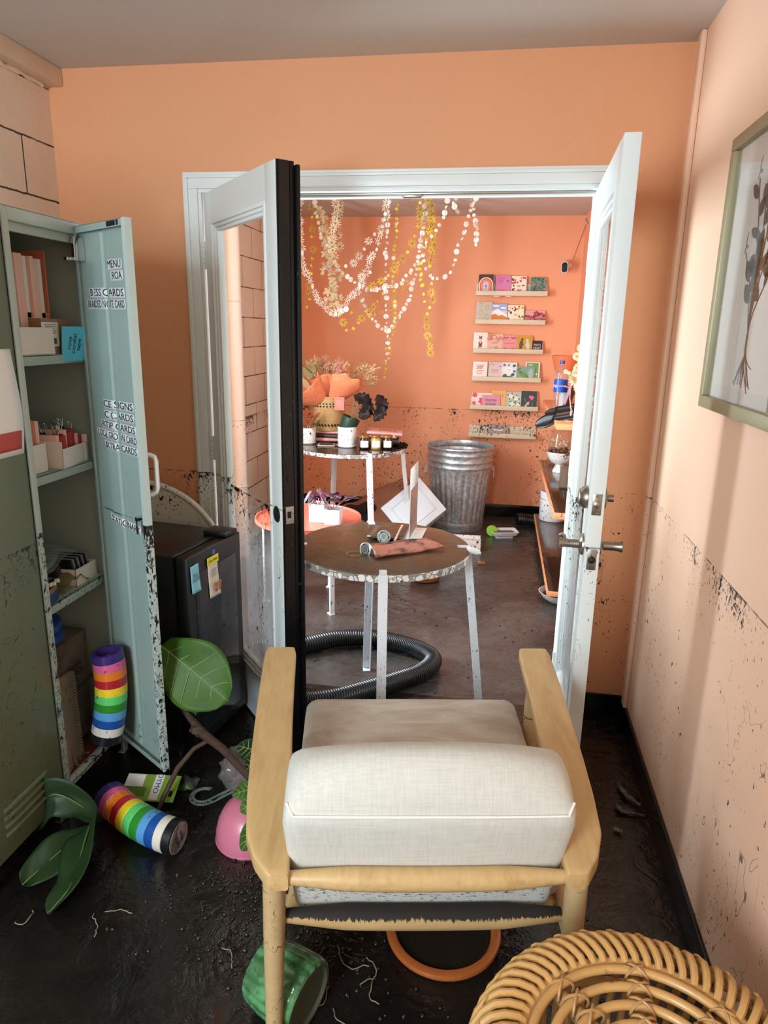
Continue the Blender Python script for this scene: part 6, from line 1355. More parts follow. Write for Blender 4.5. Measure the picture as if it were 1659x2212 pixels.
class Art:
    def __init__(s, M, w_, h_): s.M, s.w, s.h, s.L, s.mats, s.mb = M, w_, h_, 0.0012, [], MB(); s.mb.M = M
    def _c(s, c):
        m = cm(c)
        if m not in s.mats: s.mats.append(m)
        s.mb.mi = s.mats.index(m); s.L += 0.00006
    def pol(s, c, pts): s._c(c); s.mb.poly([((x - .5) * s.w, (y - .5) * s.h, s.L) for x, y in pts])
    def ell(s, c, x, y, rx, ry=None, rot=0.0, n=12):
        ry = rx if ry is None else ry; k = s.w / s.h
        s.pol(c, [(x + rx * math.cos(a) * math.cos(rot) - ry * math.sin(a) * math.sin(rot), y + (rx * math.cos(a) * math.sin(rot) + ry * math.sin(a) * math.cos(rot)) * k) for a in [2 * PI * q / n for q in range(n)]])
    def arch(s, c, r, y0=0.0, cx=.5, cy=.5): k = s.w / s.h; s.pol(c, [(cx - r, y0)] + [(cx + r, y0)] + [(cx + r * math.cos(a), cy + r * math.sin(a) * k) for a in [PI * q / 14 for q in range(15)]])
    def bar(s, c, x0, x1, y, t=.02): s.pol(c, [(x0, y - t), (x1, y - t), (x1, y + t), (x0, y + t)])
    def flower(s, c, x, y, r, cc=None, n=5):
        for q in range(n): a = 2 * PI * q / n + .3; s.ell(c, x + r * .62 * math.cos(a), y + r * .62 * math.sin(a) * s.w / s.h, r * .5, r * .36, a, 8)
        if cc: s.ell(cc, x, y, r * .28, n=8)
    def done(s, parent): return s.mb.out('artwork', s.mats, parent, smooth=0, world=True)
def motif(A, k, C):
    rnd = random.Random(sum(map(ord, k)) + len(C) * 7)
    if k == 'arch':
        for i, r in enumerate((.47, .40, .33, .26, .19)): A.arch(C[i % len(C)], r)
        A.bar('#2b2b2b', .485, .515, .36, .11); A.bar('#2b2b2b', .43, .57, .40, .015)
    elif k == 'desert':
        A.ell(C[1], .5, .02, .30, .26); A.ell(C[2], .1, .0, .32, .2); A.ell(C[2], .9, .0, .32, .2); A.ell(C[1], .5, .08, .16)
        for i in range(3): A.bar(C[3], .18, .62 - .08 * i, .84 - .11 * i, .022)
        for q in range(7): a = .3 + .35 * q; A.ell(C[4], .8 + .08 * math.cos(a), .62 + .09 * math.sin(a), .09, .012, a, 6)
    elif k == 'fruit' or k == 'foliage':
        for q in range(26 if k == 'fruit' else 44):
            x, y = rnd.uniform(.05, .95), rnd.uniform(.05, .95)
            if k == 'fruit' and abs(x - .5) < .22 and abs(y - .45) < .2: continue
            A.ell(C[1 + rnd.randrange(len(C) - 1)], x, y, rnd.uniform(.05, .10), rnd.uniform(.03, .08), rnd.uniform(0, 3), 9)
        if k == 'fruit': A.bar(C[-1], .38, .62, .48, .012); A.bar(C[-1], .40, .6, .42, .012)
    elif k == 'sketch':
        for x, y, r in ((.3, .45, .15), (.72, .7, .13), (.7, .25, .14), (.28, .82, .12)):
            A.ell(C[1], x, y, r, r * 1.2); A.ell(C[0], x, y, r * .86, r * 1.06); A.ell(C[1], x - r * .5, y + r * 1.0, .03); A.ell(C[1], x + r * .4, y + r * 1.0, .03); A.bar(C[1], x - .05, x + .05, y, .006)
    elif k == 'mountain':
        A.bar('#9fb3d8', 0, 1, .82, .18); A.ell('#eef2f8', .3, .88, .22, .06); A.ell('#eef2f8', .75, .78, .2, .06)
        A.pol('#eef0f6', [(0, .45), (.2, .66), (.42, .74), (.62, .62), (1, .42), (1, 0), (0, 0)]); A.pol(C[1], [(0, .40), (.25, .47), (.5, .36), (.7, .42), (1, .28), (1, 0), (0, 0)])
        A.ell('#4b4a58', .5, .08, .14, .05); A.ell('#4b4a58', .38, .13, .04); A.ell('#4b4a58', .62, .13, .04)
    elif k == 'meadow':
        for q in range(15):
            x = .05 + .9 * q / 14; h = rnd.uniform(.3, .75); A.pol(C[3], [(x - .006, 0), (x + .006, 0), (x + .006, h), (x - .006, h)]); A.ell(C[3], x + .04, h * .5, .05, .015, .7, 6); A.ell(C[3], x - .04, h * .35, .05, .015, 2.4, 6); A.flower(C[1 + q % 2], x, h, .09, C[3])
        A.flower(C[1], .55, .72, .14, C[2])
    elif k == 'bear':
        A.ell(C[1], .5, .42, .14, .20); A.ell(C[2], .5, .48, .08, .10); A.ell(C[1], .5, .70, .11); A.ell(C[1], .41, .79, .04); A.ell(C[1], .59, .79, .04); A.ell(C[2], .5, .67, .05, .04); A.ell('#221a18', .46, .72, .012); A.ell('#221a18', .54, .72, .012); A.ell(C[3], .5, .27, .15, .07); A.ell(C[1], .43, .15, .05, .06); A.ell(C[1], .57, .15, .05, .06); A.bar('#b8a894', .38, .62, .04, .008)
    elif k == 'floral':
        for q in range(13):
            x, y = rnd.uniform(.06, .94), rnd.choice((rnd.uniform(.05, .36), rnd.uniform(.66, .95))); A.flower(C[1 + q % (len(C) - 1)], x, y, rnd.uniform(.09, .15), C[-1]); A.ell(C[-1], x + .1, y - .05, .07, .025, .6, 7)
        A.bar(C[-1], .25, .75, .53, .012); A.bar(C[-1], .32, .68, .47, .012)
    elif k == 'scroll':
        for sx in (-1, 1):
            for sy in (-1, 1):
                for q in range(5): A.ell(C[1 + q % 2], .5 + sx * (.12 + .08 * q), .5 + sy * (.36 - .03 * (q % 3)), .06, .03, sx * sy * (.4 + .5 * q), 8)
        A.bar(C[-1], .15, .85, .5, .01)
    elif k == 'seals':
        A.ell('#5b4d40', .28, .45, .13, .34, -.12); A.ell('#5b4d40', .34, .78, .09); A.ell('#5b4d40', .42, .48, .1, .035, -.3); A.ell('#cfc7be', .72, .42, .13, .33, .1); A.ell('#cfc7be', .67, .74, .09); A.ell('#cfc7be', .58, .46, .1, .035, .3)
    elif k == 'lines':
        for i in range(6): A.bar(C[1], .22 + .05 * (i % 2), .78 - .06 * (i % 3), .80 - .10 * i, .018 if i != 1 else .035)
    elif k == 'paws':
        for q in range(12): A.ell(C[1 + q % 2], rnd.uniform(.08, .92), rnd.choice((rnd.uniform(.05, .25), rnd.uniform(.75, .95))), .045, .03, rnd.uniform(0, 3), 8)
        for i in range(3): A.bar(C[3], .25, .75, .58 - .08 * i, .012)
    elif k == 'garden':
        for x, y, r in ((.2, .22, .17), (.42, .12, .15), (.75, .3, .14), (.82, .82, .12)): A.ell(C[1], x, y, r, r * .8, .6); A.bar(C[3], x - .01, x + .01, y, .08)
        for x, y, r in ((.15, .85, .11), (.85, .5, .11), (.6, .18, .1), (.45, .85, .08)): A.flower(C[2], x, y, r, C[3])
        A.ell('#f4f2ee', .5, .55, .24, .18); A.bar(C[2], .38, .62, .58, .01); A.bar(C[2], .42, .58, .52, .01)
    elif k == 'pod':
        A.ell(C[1], .42, .42, .34, .12, -.6, 18); A.ell(C[2], .42, .42, .28, .075, -.6, 16)
        for q in (-1.5, -.5, .5, 1.5): A.ell(C[1], .42 + .11 * q, .42 - .10 * q, .06)
        A.ell(C[1], .15, .8, .12, .05, .5); A.ell(C[3], .8, .5, .13, .3)
    elif k == 'frame':
        A.pol(C[1], [(.08, .05), (.92, .05), (.92, .95), (.08, .95)]); A.bar(C[2], .18, .5, .84, .02); A.flower(C[2], .78, .35, .08); A.flower(C[2], .76, .18, .06)
    elif k == 'poppies':
        for x, y, r in ((.55, .45, .2), (.15, .85, .13), (.12, .3, .1), (.2, .1, .08)): A.flower(C[1], x, y, r, C[1], 6)
    elif k == 'lilies':
        for x, y in ((.3, .75), (.68, .62), (.42, .28), (.8, .2)):
            for q in range(4): A.ell(C[1], x + .13 * math.cos(q * 1.57 + x * 9), y + .13 * math.sin(q * 1.57 + x * 9), .12, .045, q * 1.57 + x * 9, 8)
            A.flower('#f3efe4', x, y, .15, '#d9b44a', 6)
    elif k == 'heart':
        A.ell(C[1], .58, .68, .10); A.ell(C[1], .72, .66, .10); A.pol(C[1], [(.48, .66), (.82, .64), (.68, .48)]); A.ell(C[2], .5, .38, .10, .02, 1.1); A.flower(C[2], .42, .3, .1); A.flower(C[3], .3, .18, .08); A.ell('#6d7b66', .7, .25, .16, .03, 1.2); A.ell('#6d7b66', .25, .5, .16, .03, 1.9)
    elif k == 'mudcard':
        for q in range(16): A.ell(C[1], rnd.random() * .9 + .05, rnd.random() * .9 + .05, rnd.uniform(.03, .09), rnd.uniform(.015, .04), rnd.uniform(0, 3), 7)
        A.bar('#efe7e0', .25, .75, .5, .05)
CARDS = [
 (0, 1035, 1067, 593, '#4d3b33', 'arch', ['#f2e9e2', '#d9532f', '#f0a04b', '#c78aa5', '#d9c9dc'], 'card with an orange and lilac arched rainbow and small cross', 0),
 (0, 1072, 1104, 594.5, '#d77fae', 'desert', ['#d77fae', '#d9643a', '#efc4d6', '#c45a92', '#7d7a3c'], 'pink desert card with a cactus on the top ledge', 0),
 (0, 1106, 1138, 596.5, '#f0e3d3', 'fruit', ['#f0e3d3', '#d1492f', '#c2572f', '#d1492f', '#5d4a2e'], 'cream card covered in red fruit on the top ledge', 0),
 (0, 1147, 1180, 599, '#5f7d6e', 'foliage', ['#5f7d6e', '#6f8f7e', '#44604f', '#b08a86', '#38503f'], 'dark green foliage card at the right of the top ledge', 0),
 (1, 1030, 1063, 651.6, '#c9bfae', 'sketch', ['#c9bfae', '#9c9182'], 'beige card with grey animal sketches on the second ledge', 0),
 (1, 1062, 1096, 656, '#c3cfe4', 'mountain', ['#c3cfe4', '#d8843f'], 'card with clouds above an orange hill on the second ledge', 0),
 (1, 1098, 1132, 659, '#efe2c6', 'fruit', ['#efe2c6', '#5a2038', '#c24a3c', '#c9b13c', '#6b2a3e', '#8a7a45'], 'cream card with purple figs and yellow fruit', 0),
 (1, 1136, 1177, 670.7, '#dba2a0', 'meadow', ['#dba2a0', '#a8322f', '#d87f8a', '#3a2a33'], 'wide pink card with a row of red flowers', 0),
 (2, 1024, 1054, 718, '#efe6da', 'bear', ['#efe6da', '#7a3b2c', '#d9c3a8', '#a8443a'], 'white card with a small brown bear', 0),
 (2, 1054, 1086, 721.5, '#e3b7a6', 'floral', ['#e3b7a6', '#d9938a', '#efcfc0', '#d9a04a', '#c27d72'], 'pale pink floral card next to the bear card', -0.003),
 (2, 1086, 1117, 724, '#e08f8e', 'scroll', ['#e08f8e', '#8e2f3d', '#6b3a3a', '#a8424e'], 'rose card with dark red scrolling leaves', 0),
 (2, 1118, 1150, 725, '#c9962b', 'seals', ['#c9962b'], 'mustard card with a dark and a pale animal facing each other', 0),
 (2, 1150, 1172, 736, '#2a2324', None, [], 'small black card with white hand lettering', 0),
 (3, 1022.6, 1053, 781, '#f0e9e2', 'lines', ['#f0e9e2', '#d9736b'], 'white card with lines of red script on the fourth ledge', 0),
 (3, 1056, 1085, 782, '#dcc6c2', 'paws', ['#dcc6c2', '#2d2528', '#5a4a4c', '#b5817d'], 'pale mauve card with dark petals round its edge', 0),
 (3, 1085.5, 1117, 783, '#eae6df', 'garden', ['#eae6df', '#3f6e4c', '#5b86c2', '#2f5440'], 'white card with blue flowers and green leaves', 0),
 (3, 1136, 1166.5, 782, '#e6dccb', 'frame', ['#e6dccb', '#6d9a54', '#d8e3c4'], 'green card with a cream border behind the pea pod card', 0),
 (3, 1116, 1154.6, 791.6, '#7fa08e', 'pod', ['#7fa08e', '#4f7d33', '#9cbf5a', '#a5b8b4'], 'wide grey green card showing a pea pod', -0.022),
 (4, 1020, 1062, 848, '#ecd9d6', 'poppies', ['#ecd9d6', '#dd5a52'], 'pale card with red poppies at the left of the fifth ledge', 0),
 (4, 1063, 1093, 843, '#e9ac6c', None, [], 'apricot thank you card behind the pink script card', 0),
 (4, 1042, 1080, 853, '#d997ac', None, [], 'pink card with black brush script on the fifth ledge', -0.022),
 (4, 1094, 1126.5, 846.5, '#b9c2b0', 'lilies', ['#b9c2b0', '#2f5a38'], 'grey green card with white water lilies', 0),
 (4, 1127, 1161, 844.5, '#34403a', 'heart', ['#34403a', '#d9638f', '#e3b8c2', '#d9cfc2'], 'dark green card with a pink heart flower', 0),
 (5, 1056, 1097, 916, '#a3938e', 'mudcard', ['#a3938e', '#4a3c38'], 'mud stained grey card alone on the lowest ledge', 0)]
random.seed(77)
for li, xa, xb, yt, base, mo, C, lab, dy in CARDS:
    yb = FY - 0.052 + dy; ytp = FY - 0.020 + dy * 0.8
    a, c = at(xa, yt, Y=ytp), at(xb, yt + (xb - xa) * 0.012, Y=ytp)
    zb = LZ[li] - 0.0055; w_ = c.x - a.x; zt = a.z; cx = (a.x + c.x) / 2
    upv = V((0, ytp - yb, zt - zb)); h_ = upv.length; cen = V((cx, (yb + ytp) / 2, (zb + zt) / 2))
    Mcard = frame_M(cen, (1, 0, 0), upv)
    t = thing('greeting_card', lab, 'card', (cx, yb, zb), 0, 'greeting cards on the picture ledges')
    b = MB(); b.M = Mcard; b.bx((-w_ / 2, -h_ / 2, -0.0012), (w_ / 2, h_ / 2, 0.0010)); b.out('card_front', mat('card_' + base[1:], base, 0.6, var=0.03, mud=0.85, amt=0.8), t, smooth=0)
    b = MB(); b.M = Mcard; b.bx((-w_ / 2 + 0.001, -h_ / 2, -0.006), (w_ / 2 + 0.003, h_ / 2 - 0.002, -0.0014)); b.out('envelope', mat('envelope_cream', '#e2d4c2', 0.7, var=0.03), t, smooth=0)
    if mo:
        A_ = Art(Mcard, w_, h_); motif(A_, mo, C); A_.done(t)
    else:
        if 'black card' in lab: text('lettering', 'PAYU\nHDAY', 0.026, cm('#e9dcd8'), t, Mcard @ Mx.Translation((0, 0, 0.0014)), ext=0.0001, sx=0.85)
        elif 'thank' in lab: text('lettering', 'THANK\n   U', 0.030, cm('#c98a2e'), t, Mcard @ Mx.Translation((0, 0.018, 0.0014)), ext=0.0001, sx=0.85)
        else:
            text('lettering', 'muchas\ngracias', 0.036, cm('#1f1a1e'), t, Mcard @ Mx.Translation((0, -0.002, 0.0015)), ext=0.0001, sx=0.85)
# ================================================================== SECURITY CAMERA
cc_ = at(1220, 577, Y=FY - 0.10); SCm = thing('security_camera', 'small white security camera on the far wall with its cable', 'camera', (0.47, FY, 2.04))
cw = mat('camera_white', '#e6e0db', 0.35, var=0.02)
axk = (V((0, 0, CAMZ)) - cc_ + V((-0.6, 0, -0.7))).normalized(); Rk = axk.to_track_quat('Z', 'Y').to_matrix()
def pill(r, hw): return [(r * math.cos(a) , r * math.sin(a) + (hw if math.sin(a) > 0 else -hw)) for a in [2 * PI * k / 28 + .01 for k in range(28)]]
b = MB(); b.prism(pill(0.026, 0.016), -0.075, 0.012, Rk, cc_); b.out('camera_body', cw, SCm)
b = MB(); b.prism(pill(0.022, 0.016), 0.012, 0.0135, Rk, cc_); b.out('lens_face', fr_gloss, SCm)
b = MB(); b.tube([cc_ - axk * 0.06, V((cc_.x + 0.035, FY - 0.03, cc_.z + 0.02)), V((cc_.x + 0.035, FY - 0.001, cc_.z + 0.02))], 0.009, 10); b.cyl((cc_.x + 0.035, FY - 0.008, cc_.z + 0.02), (cc_.x + 0.035, FY, cc_.z + 0.02), 0.024, n=20); b.out('wall_mount', cw, SCm)
b = MB(); b.tube([cc_ - axk * 0.07] + [at(px, py, Y=FY - 0.008) for px, py in ((1234, 566), (1244, 540), (1253, 515), (1262, 492), (1266, 478), (1268, 470))] + [V((0.569, FY - 0.02, FZ - 0.03)), V((0.570, FY - 0.25, FZ - 0.10))], 0.0035, 8); b.out('cable', mat('cable_pink', '#d9a88c', 0.5), SCm)
# ================================================================== GARLANDS
gm = {'w': mat('garland_white', '#e4dccf', 0.6, var=0.03), 'c': mat('garland_cream', '#e6d8b4', 0.6, var=0.05), 'y': mat('garland_yellow', '#e8c93f', 0.55, var=0.08), 'o': mat('garland_gold', '#cfae3c', 0.55, var=0.1)}
gcen = mat('daisy_centre', '#8c7a3a', 0.7); gstr = mat('garland_thread', '#a58a52', 0.7)
def daisy_mesh(r, n, m, deep):
    b = MB()
    for k in range(n):
        a = 2 * PI * k / n; ca, sa = math.cos(a), math.sin(a); w_ = 0.24 * r * 2 / n * 3.1
        z = deep * (1 if k % 2 else -1)
        b.poly([(0.18 * r * ca - w_ * .25 * sa, 0.18 * r * sa + w_ * .25 * ca, 0), (0.18 * r * ca + w_ * .25 * sa, 0.18 * r * sa - w_ * .25 * ca, 0), (0.75 * r * ca + w_ * .6 * sa, 0.75 * r * sa - w_ * .6 * ca, z), (r * ca, r * sa, z * 1.5), (0.75 * r * ca - w_ * .6 * sa, 0.75 * r * sa + w_ * .6 * ca, z)])
    b.mi = 1; b.lathe([(0.24 * r, 0.0), (0.2 * r, 0.002), (0, 0.003)], 10); b.lathe([(0.24 * r, 0.0), (0.2 * r, -0.002), (0, -0.003)], 10)
    return b.out('paper_daisy', [m, gcen], solid=0.0008, smooth=0)
def disc_mesh(r, m):
    b = MB(); b.lathe([(0, 0.0008), (r * .6, 0.002), (r, 0.0006), (r, -0.0006), (r * .6, -0.0006), (0, -0.001)], 12); return b.out('paper_disc', m)
PROTO = {}
def proto(kind, col, size):
    k = (kind, col, size)
    if k not in PROTO:
        o = daisy_mesh(size, 12, gm[col], 0.003) if kind == 'd' else disc_mesh(size, gm[col]); PROTO[k] = o.data
        mods = bool(o.modifiers); bpy.data.objects.remove(o)
        PROTO[k] = (PROTO[k], mods)
    return PROTO[k]
U = lambda u, v: (640 + u / 3.95, 400 + v / 3.95)
def garland(label, uv, Y, spec, space, top=False, seed=0, jit=0.006):
    rnd = random.Random(seed); P = [at(*U(u, v), Y=Y + rnd.uniform(-.03, .03)) for u, v in uv]
    if top:
        P.insert(0, V((P[0].x, P[0].y, FZ)))
        if top == 2: P.append(V((P[-1].x, P[-1].y, FZ)))
    P = [V((max(p.x, XL + 0.06), min(p.y, FY - 0.05), min(p.z, FZ))) for p in P]
    t = thing('flower_garland', label, 'garland', P[0], 0, 'paper flower garlands hanging from the ceiling')
    n_ = len(P) - 1
    def C(u):
        k = min(u * n_, n_ - 1e-6); i = int(k); q = k - i; p0, p1, p2, p3 = P[max(0, i - 1)], P[i], P[i + 1], P[min(n_, i + 2)]
        r = 0.5 * ((2 * p1) + (p2 - p0) * q + (2 * p0 - 5 * p1 + 4 * p2 - p3) * q * q + (3 * p1 - p0 - 3 * p2 + p3) * q ** 3); r.z = min(r.z, FZ - 0.001); return r
    N = n_ * 8; pts = [C(k / N) for k in range(N + 1)]
    b = MB(); b.tube(pts, 0.0012, 5); b.out('thread', gstr, t)
    L = [0]; 
    for k in range(N): L.append(L[-1] + (pts[k + 1] - pts[k]).length)
    s = space * .5; cnt = 0; k = 0
    while s < L[-1] and cnt < 95:
        while L[k + 1] < s: k += 1
        p = pts[k].lerp(pts[k + 1], (s - L[k]) / max(1e-6, L[k + 1] - L[k])); kind, col, sz = spec[rnd.randrange(len(spec))]
        me, mods = proto(kind, col, sz)
        o = bpy.data.objects.new('paper_daisy' if kind == 'd' else 'paper_disc', me); COL.objects.link(o); o.parent = t
        o.location = p - P[0] + V((rnd.uniform(-jit, jit), rnd.uniform(-jit, jit), 0)); o.rotation_euler = (PI / 2 + rnd.uniform(-.7, .5), rnd.uniform(-.5, .5), rnd.uniform(-.9, .9))
        if mods: kk = o.modifiers.new('thickness', 'SOLIDIFY'); kk.thickness = 0.0008
        s += space * rnd.uniform(.7, 1.4); cnt += 1
wd, cd, yd, od = ('d', 'w', .032), ('d', 'c', .035), ('d', 'y', .035), ('d', 'o', .032)
wc, wc2, cc2, yc, oc_ = ('c', 'w', .012), ('c', 'w', .019), ('c', 'c', .015), ('c', 'y', .012), ('c', 'o', .011)
garland('long swag of white paper discs dipping across the left half of the doorway', [(160, 190), (185, 330), (215, 440), (290, 570), (345, 690), (420, 765), (490, 820), (600, 890), (690, 890), (760, 868), (880, 850), (935, 780), (1000, 710), (1040, 620), (1075, 420), (1100, 190)], 5.15, [wc, wc2, wc2, wc, cc2], 0.034, 2, 1)
garland('strand of white daisies sloping from the upper middle down to the left', [(810, 130), (785, 215), (740, 345), (630, 460), (530, 610), (470, 680), (380, 695), (300, 720), (220, 680)], 5.05, [wd, wd, wc], 0.052, 1, 2)
garland('strand of white daisies bunching low in the middle', [(775, 130), (720, 400), (675, 565), (620, 650), (640, 735), (575, 755), (560, 830), (535, 900), (470, 945), (430, 1000), (330, 1110), (280, 1080)], 4.95, [wd, wd, wd, wc], 0.040, 1, 3)
garland('white daisy swag curving round the far left', [(30, 440), (42, 520), (48, 600), (70, 720), (120, 810), (150, 900), (200, 990), (280, 1075), (350, 1090), (430, 1055), (455, 1040)], 4.85, [wd, wc2, wd, cd], 0.038, 1, 4)
garland('yellow daisy strand arching down from the dense yellow bunch', [(1062, 200), (1060, 270), (1010, 450), (930, 600), (860, 690), (800, 760), (740, 810), (650, 860), (600, 900)], 5.1, [yd, yd, yc], 0.058, 1, 5)
garland('long dense hanging strand of yellow daisies', [(1150, 130), (1155, 220), (1160, 300), (1165, 480), (1145, 700), (1150, 850), (1160, 950), (1140, 1060), (1112, 1115), (1120, 1280), (1145, 1330), (1148, 1450), (1140, 1480)], 5.2, [yd, od, od, yc], 0.048, 1, 6)
garland('short thick bunch of gold daisies at the top of the long yellow strand', [(1130, 130), (1150, 180), (1145, 260), (1165, 330), (1150, 400), (1175, 480), (1160, 560)], 5.12, [od, od, yd], 0.030, 1, 16, 0.012)
garland('white dot swag at the right falling below the doorway head', [(1295, 130), (1270, 240), (1210, 360), (1110, 490), (1085, 620), (1140, 770), (1200, 797), (1290, 770), (1340, 700), (1380, 530), (1440, 370), (1460, 280), (1500, 140)], 5.1, [wc, wc, wc2], 0.042, 2, 7)
garland('short white dot strand hanging at the far right', [(1540, 110), (1510, 210), (1530, 330), (1545, 385), (1530, 440), (1535, 520)], 5.05, [wc, wc, wc2], 0.036, 1, 8)
garland('very short white dot strand left of the far right one', [(1365, 110), (1345, 150), (1355, 195), (1380, 240)], 5.0, [wc2, wc], 0.034, 1, 9)
garland('long thin strand of gold dots hanging in the middle', [(858, 210), (850, 430), (830, 640), (825, 850), (840, 1060), (830, 1240), (790, 1360), (790, 1450), (760, 1590), (745, 1665)], 5.25, [oc_, yc, cc2], 0.030, 1, 10)
garland('long thin strand of white dots hanging beside the gold one', [(785, 230), (770, 480), (765, 640), (770, 870), (760, 1040), (770, 1190), (772, 1320), (770, 1500)], 5.2, [wc, wc2, ('c', 'w', .008)], 0.040, 1, 11)
garland('low white dot swag in the lower middle', [(560, 960), (590, 1050), (640, 1130), (730, 1225), (790, 1240), (840, 1170), (870, 1140), (900, 1090), (940, 1020), (985, 930), (975, 860), (1020, 760), (1040, 660)], 5.3, [wc, wc2], 0.038, 0, 12)
garland('thin green stemmed strand with sparse yellow flowers sagging at mid height', [(330, 870), (380, 960), (430, 1040), (490, 1110), (560, 1140), (650, 1110), (730, 1090), (800, 1050), (850, 980), (900, 870), (945, 830)], 5.3, [('d', 'o', .018), yc, ('d', 'y', .02)], 0.055, 0, 13)
garland('cream daisy strand hanging at the left of the doorway', [(340, 150), (345, 250), (320, 350), (310, 430), (320, 560), (345, 620)], 5.0, [cd, cd, ('d', 'w', .026)], 0.030, 1, 14, 0.01)
garland('pale cream daisy strand just right of the other cream strand', [(378, 170), (350, 380), (370, 480), (375, 545)], 5.1, [cd, cd, cc2], 0.042, 1, 15)
garland('strand of gold daisies hanging beside the black door edge', [(130, 250), (130, 420), (142, 540), (130, 700), (110, 880), (112, 950), (85, 1030), (70, 1095)], 5.2, [od, od, yc], 0.062, 1, 17)
garland('bright yellow flower loop hanging lowest on the left', [(380, 1080), (395, 1140), (415, 1200), (440, 1245), (490, 1222), (555, 1140), (620, 1080), (680, 1010), (740, 920), (770, 880)], 5.25, [yd, yc, yc], 0.05, 0, 18)
garland('second yellow disc strand falling from the dense bunch', [(1100, 350), (1110, 480), (1060, 700), (1075, 850), (1100, 980), (1095, 1000)], 5.15, [yc, ('c', 'y', .016)], 0.05, 0, 19)
# pale dried bunch among the garlands
DB = thing('dried_flower_bunch', 'hanging bunch of pale beige dried flowers at the left of the doorway', 'dried flowers', at(*U(250, 225), Y=5.2))
random.seed(19); beige_d = mat('dried_pale', '#d6c39a', 0.8, var=0.12)
path = [at(*U(u, v), Y=5.2) for u, v in ((240, 225), (255, 330), (270, 440), (275, 560), (280, 680), (310, 780), (330, 880), (310, 980), (330, 1060))]; path.insert(0, V((path[0].x, path[0].y, FZ)))
b = MB(); b.tube(path, 0.0015, 5); b.out('thread', gstr, DB)
for k in range(40):
    q = random.uniform(0.8, len(path) - 1.02); i = int(q); p = path[i].lerp(path[i + 1], q - i) + V((random.gauss(0, .022), random.gauss(0, .02), 0)); b = MB()
    for j in range(7):
        a = random.uniform(0, 6.28); b.leaf(p, p + V((0.035 * math.cos(a), random.uniform(-.02, .02), 0.035 * math.sin(a) - .008)), (0.2, -1, 0.1), random.uniform(.012, .022), nu=6, nv=3)
    b.out('dried_flower', beige_d, DB)
# ================================================================== ORANGE WALL SHELVES ON THE RIGHT AND THEIR THINGS
shelf_m = mat('orange_shelf_paint', '#ee9a68', 0.5, var=0.04, mud=0.9, amt=0.75)
def wshelf(label, y0, y1, zt, th, film):
    t = thing('wall_shelf', label, 'shelf', (0.457, (y0 + y1) / 2, zt), 0, 'orange wall shelves')
    b = MB(); b.bx((0.335, y0, zt - th), (XR - 0.001, y1, zt), bev=0.002); b.out('board', shelf_m, t)
    if film: b = MB(); b.bx((0.342, y0 + 0.006, zt), (XR - 0.002, y1 - 0.006, zt + 0.0022), bev=0.0008); b.out('mud_film', mudfilm_dk, t)
    for y in (y0 + 0.25, y1 - 0.25):
        b = MB(); b.bx((0.40, y - 0.012, zt - th - 0.004), (XR, y + 0.012, zt - th)); b.bx((XR - 0.004, y - 0.012, zt - th - (0.14 if zt > 0.3 else 0.06)), (XR, y + 0.012, zt - th)); b.out('bracket', shelf_m, t, smooth=0)
wshelf('upper orange wall shelf with the water bottle on it', 4.10, 5.56, 1.038, 0.034, False)
wshelf('middle orange wall shelf covered in muddy water with a footed bowl', 3.835, 5.50, 0.578, 0.036, True)
wshelf('lowest orange wall shelf just above the floor with a white canister', 3.84, 5.61, 0.112, 0.030, True)
ZA, ZB_, ZC_ = 1.038, 0.5805, 0.1145
bc_ = at(1202, 884, Z=ZA); bc_ = V((0.405, bc_.y, ZA))
WBt = thing('water_bottle', 'clear plastic water bottle with a blue cap and label on the upper orange shelf', 'bottle', bc_)
k = (at(1202, 779, Y=bc_.y).z - ZA) / 0.33
pet = glassy('pet_plastic', (0.93, 0.94, 0.95, 1), 0.06, film=0.18, filmcol='#dfe3e6'); blue_cap = mat('bottle_blue', '#1c4fb0', 0.35, var=0.03)
pf_ = [(0, 0.004), (0.036, 0), (0.044, 0.006), (0.046, 0.02)]
for i in range(8): pf_ += [(0.045, 0.03 + 0.011 * i), (0.0465, 0.035 + 0.011 * i)]
pf_ += [(0.046, 0.12), (0.046, 0.205), (0.047, 0.215), (0.045, 0.245), (0.036, 0.275), (0.022, 0.295), (0.0145, 0.302), (0.0145, 0.312)]
b = MB(); b.lathe([(r * k, z * k) for r, z in pf_], 40, bc_); b.out('bottle_body', pet, WBt)
b = MB(); b.lathe([(0.0165 * k, 0.309 * k), (0.017 * k, 0.311 * k), (0.017 * k, 0.329 * k), (0.015 * k, 0.331 * k), (0, 0.331 * k)], 24, bc_, rf=lambda a, z, r: r * (1 + 0.02 * math.cos(24 * a)) if r > 0.01 else r); b.out('cap', blue_cap, WBt)
b = MB(); b.lathe([(0.0468 * k, 0.120 * k), (0.0468 * k, 0.204 * k)], 40, bc_); lab = b.out('label', blue_cap, WBt)
th0 = math.atan2(-bc_.y, -bc_.x)
for sgn, tx in ((-1, 'NA'), (1, 'A')):
    a = th0 + sgn * 0.8; d_ = V((math.cos(a), math.sin(a), 0)); text('lettering', tx, 0.030 * k, paper_w, lab, frame_M(bc_ + d_ * (0.0474 * k) + V((0, 0, 0.160 * k)), (-math.sin(a), math.cos(a), 0), (0, 0, 1)), ext=0.0001)
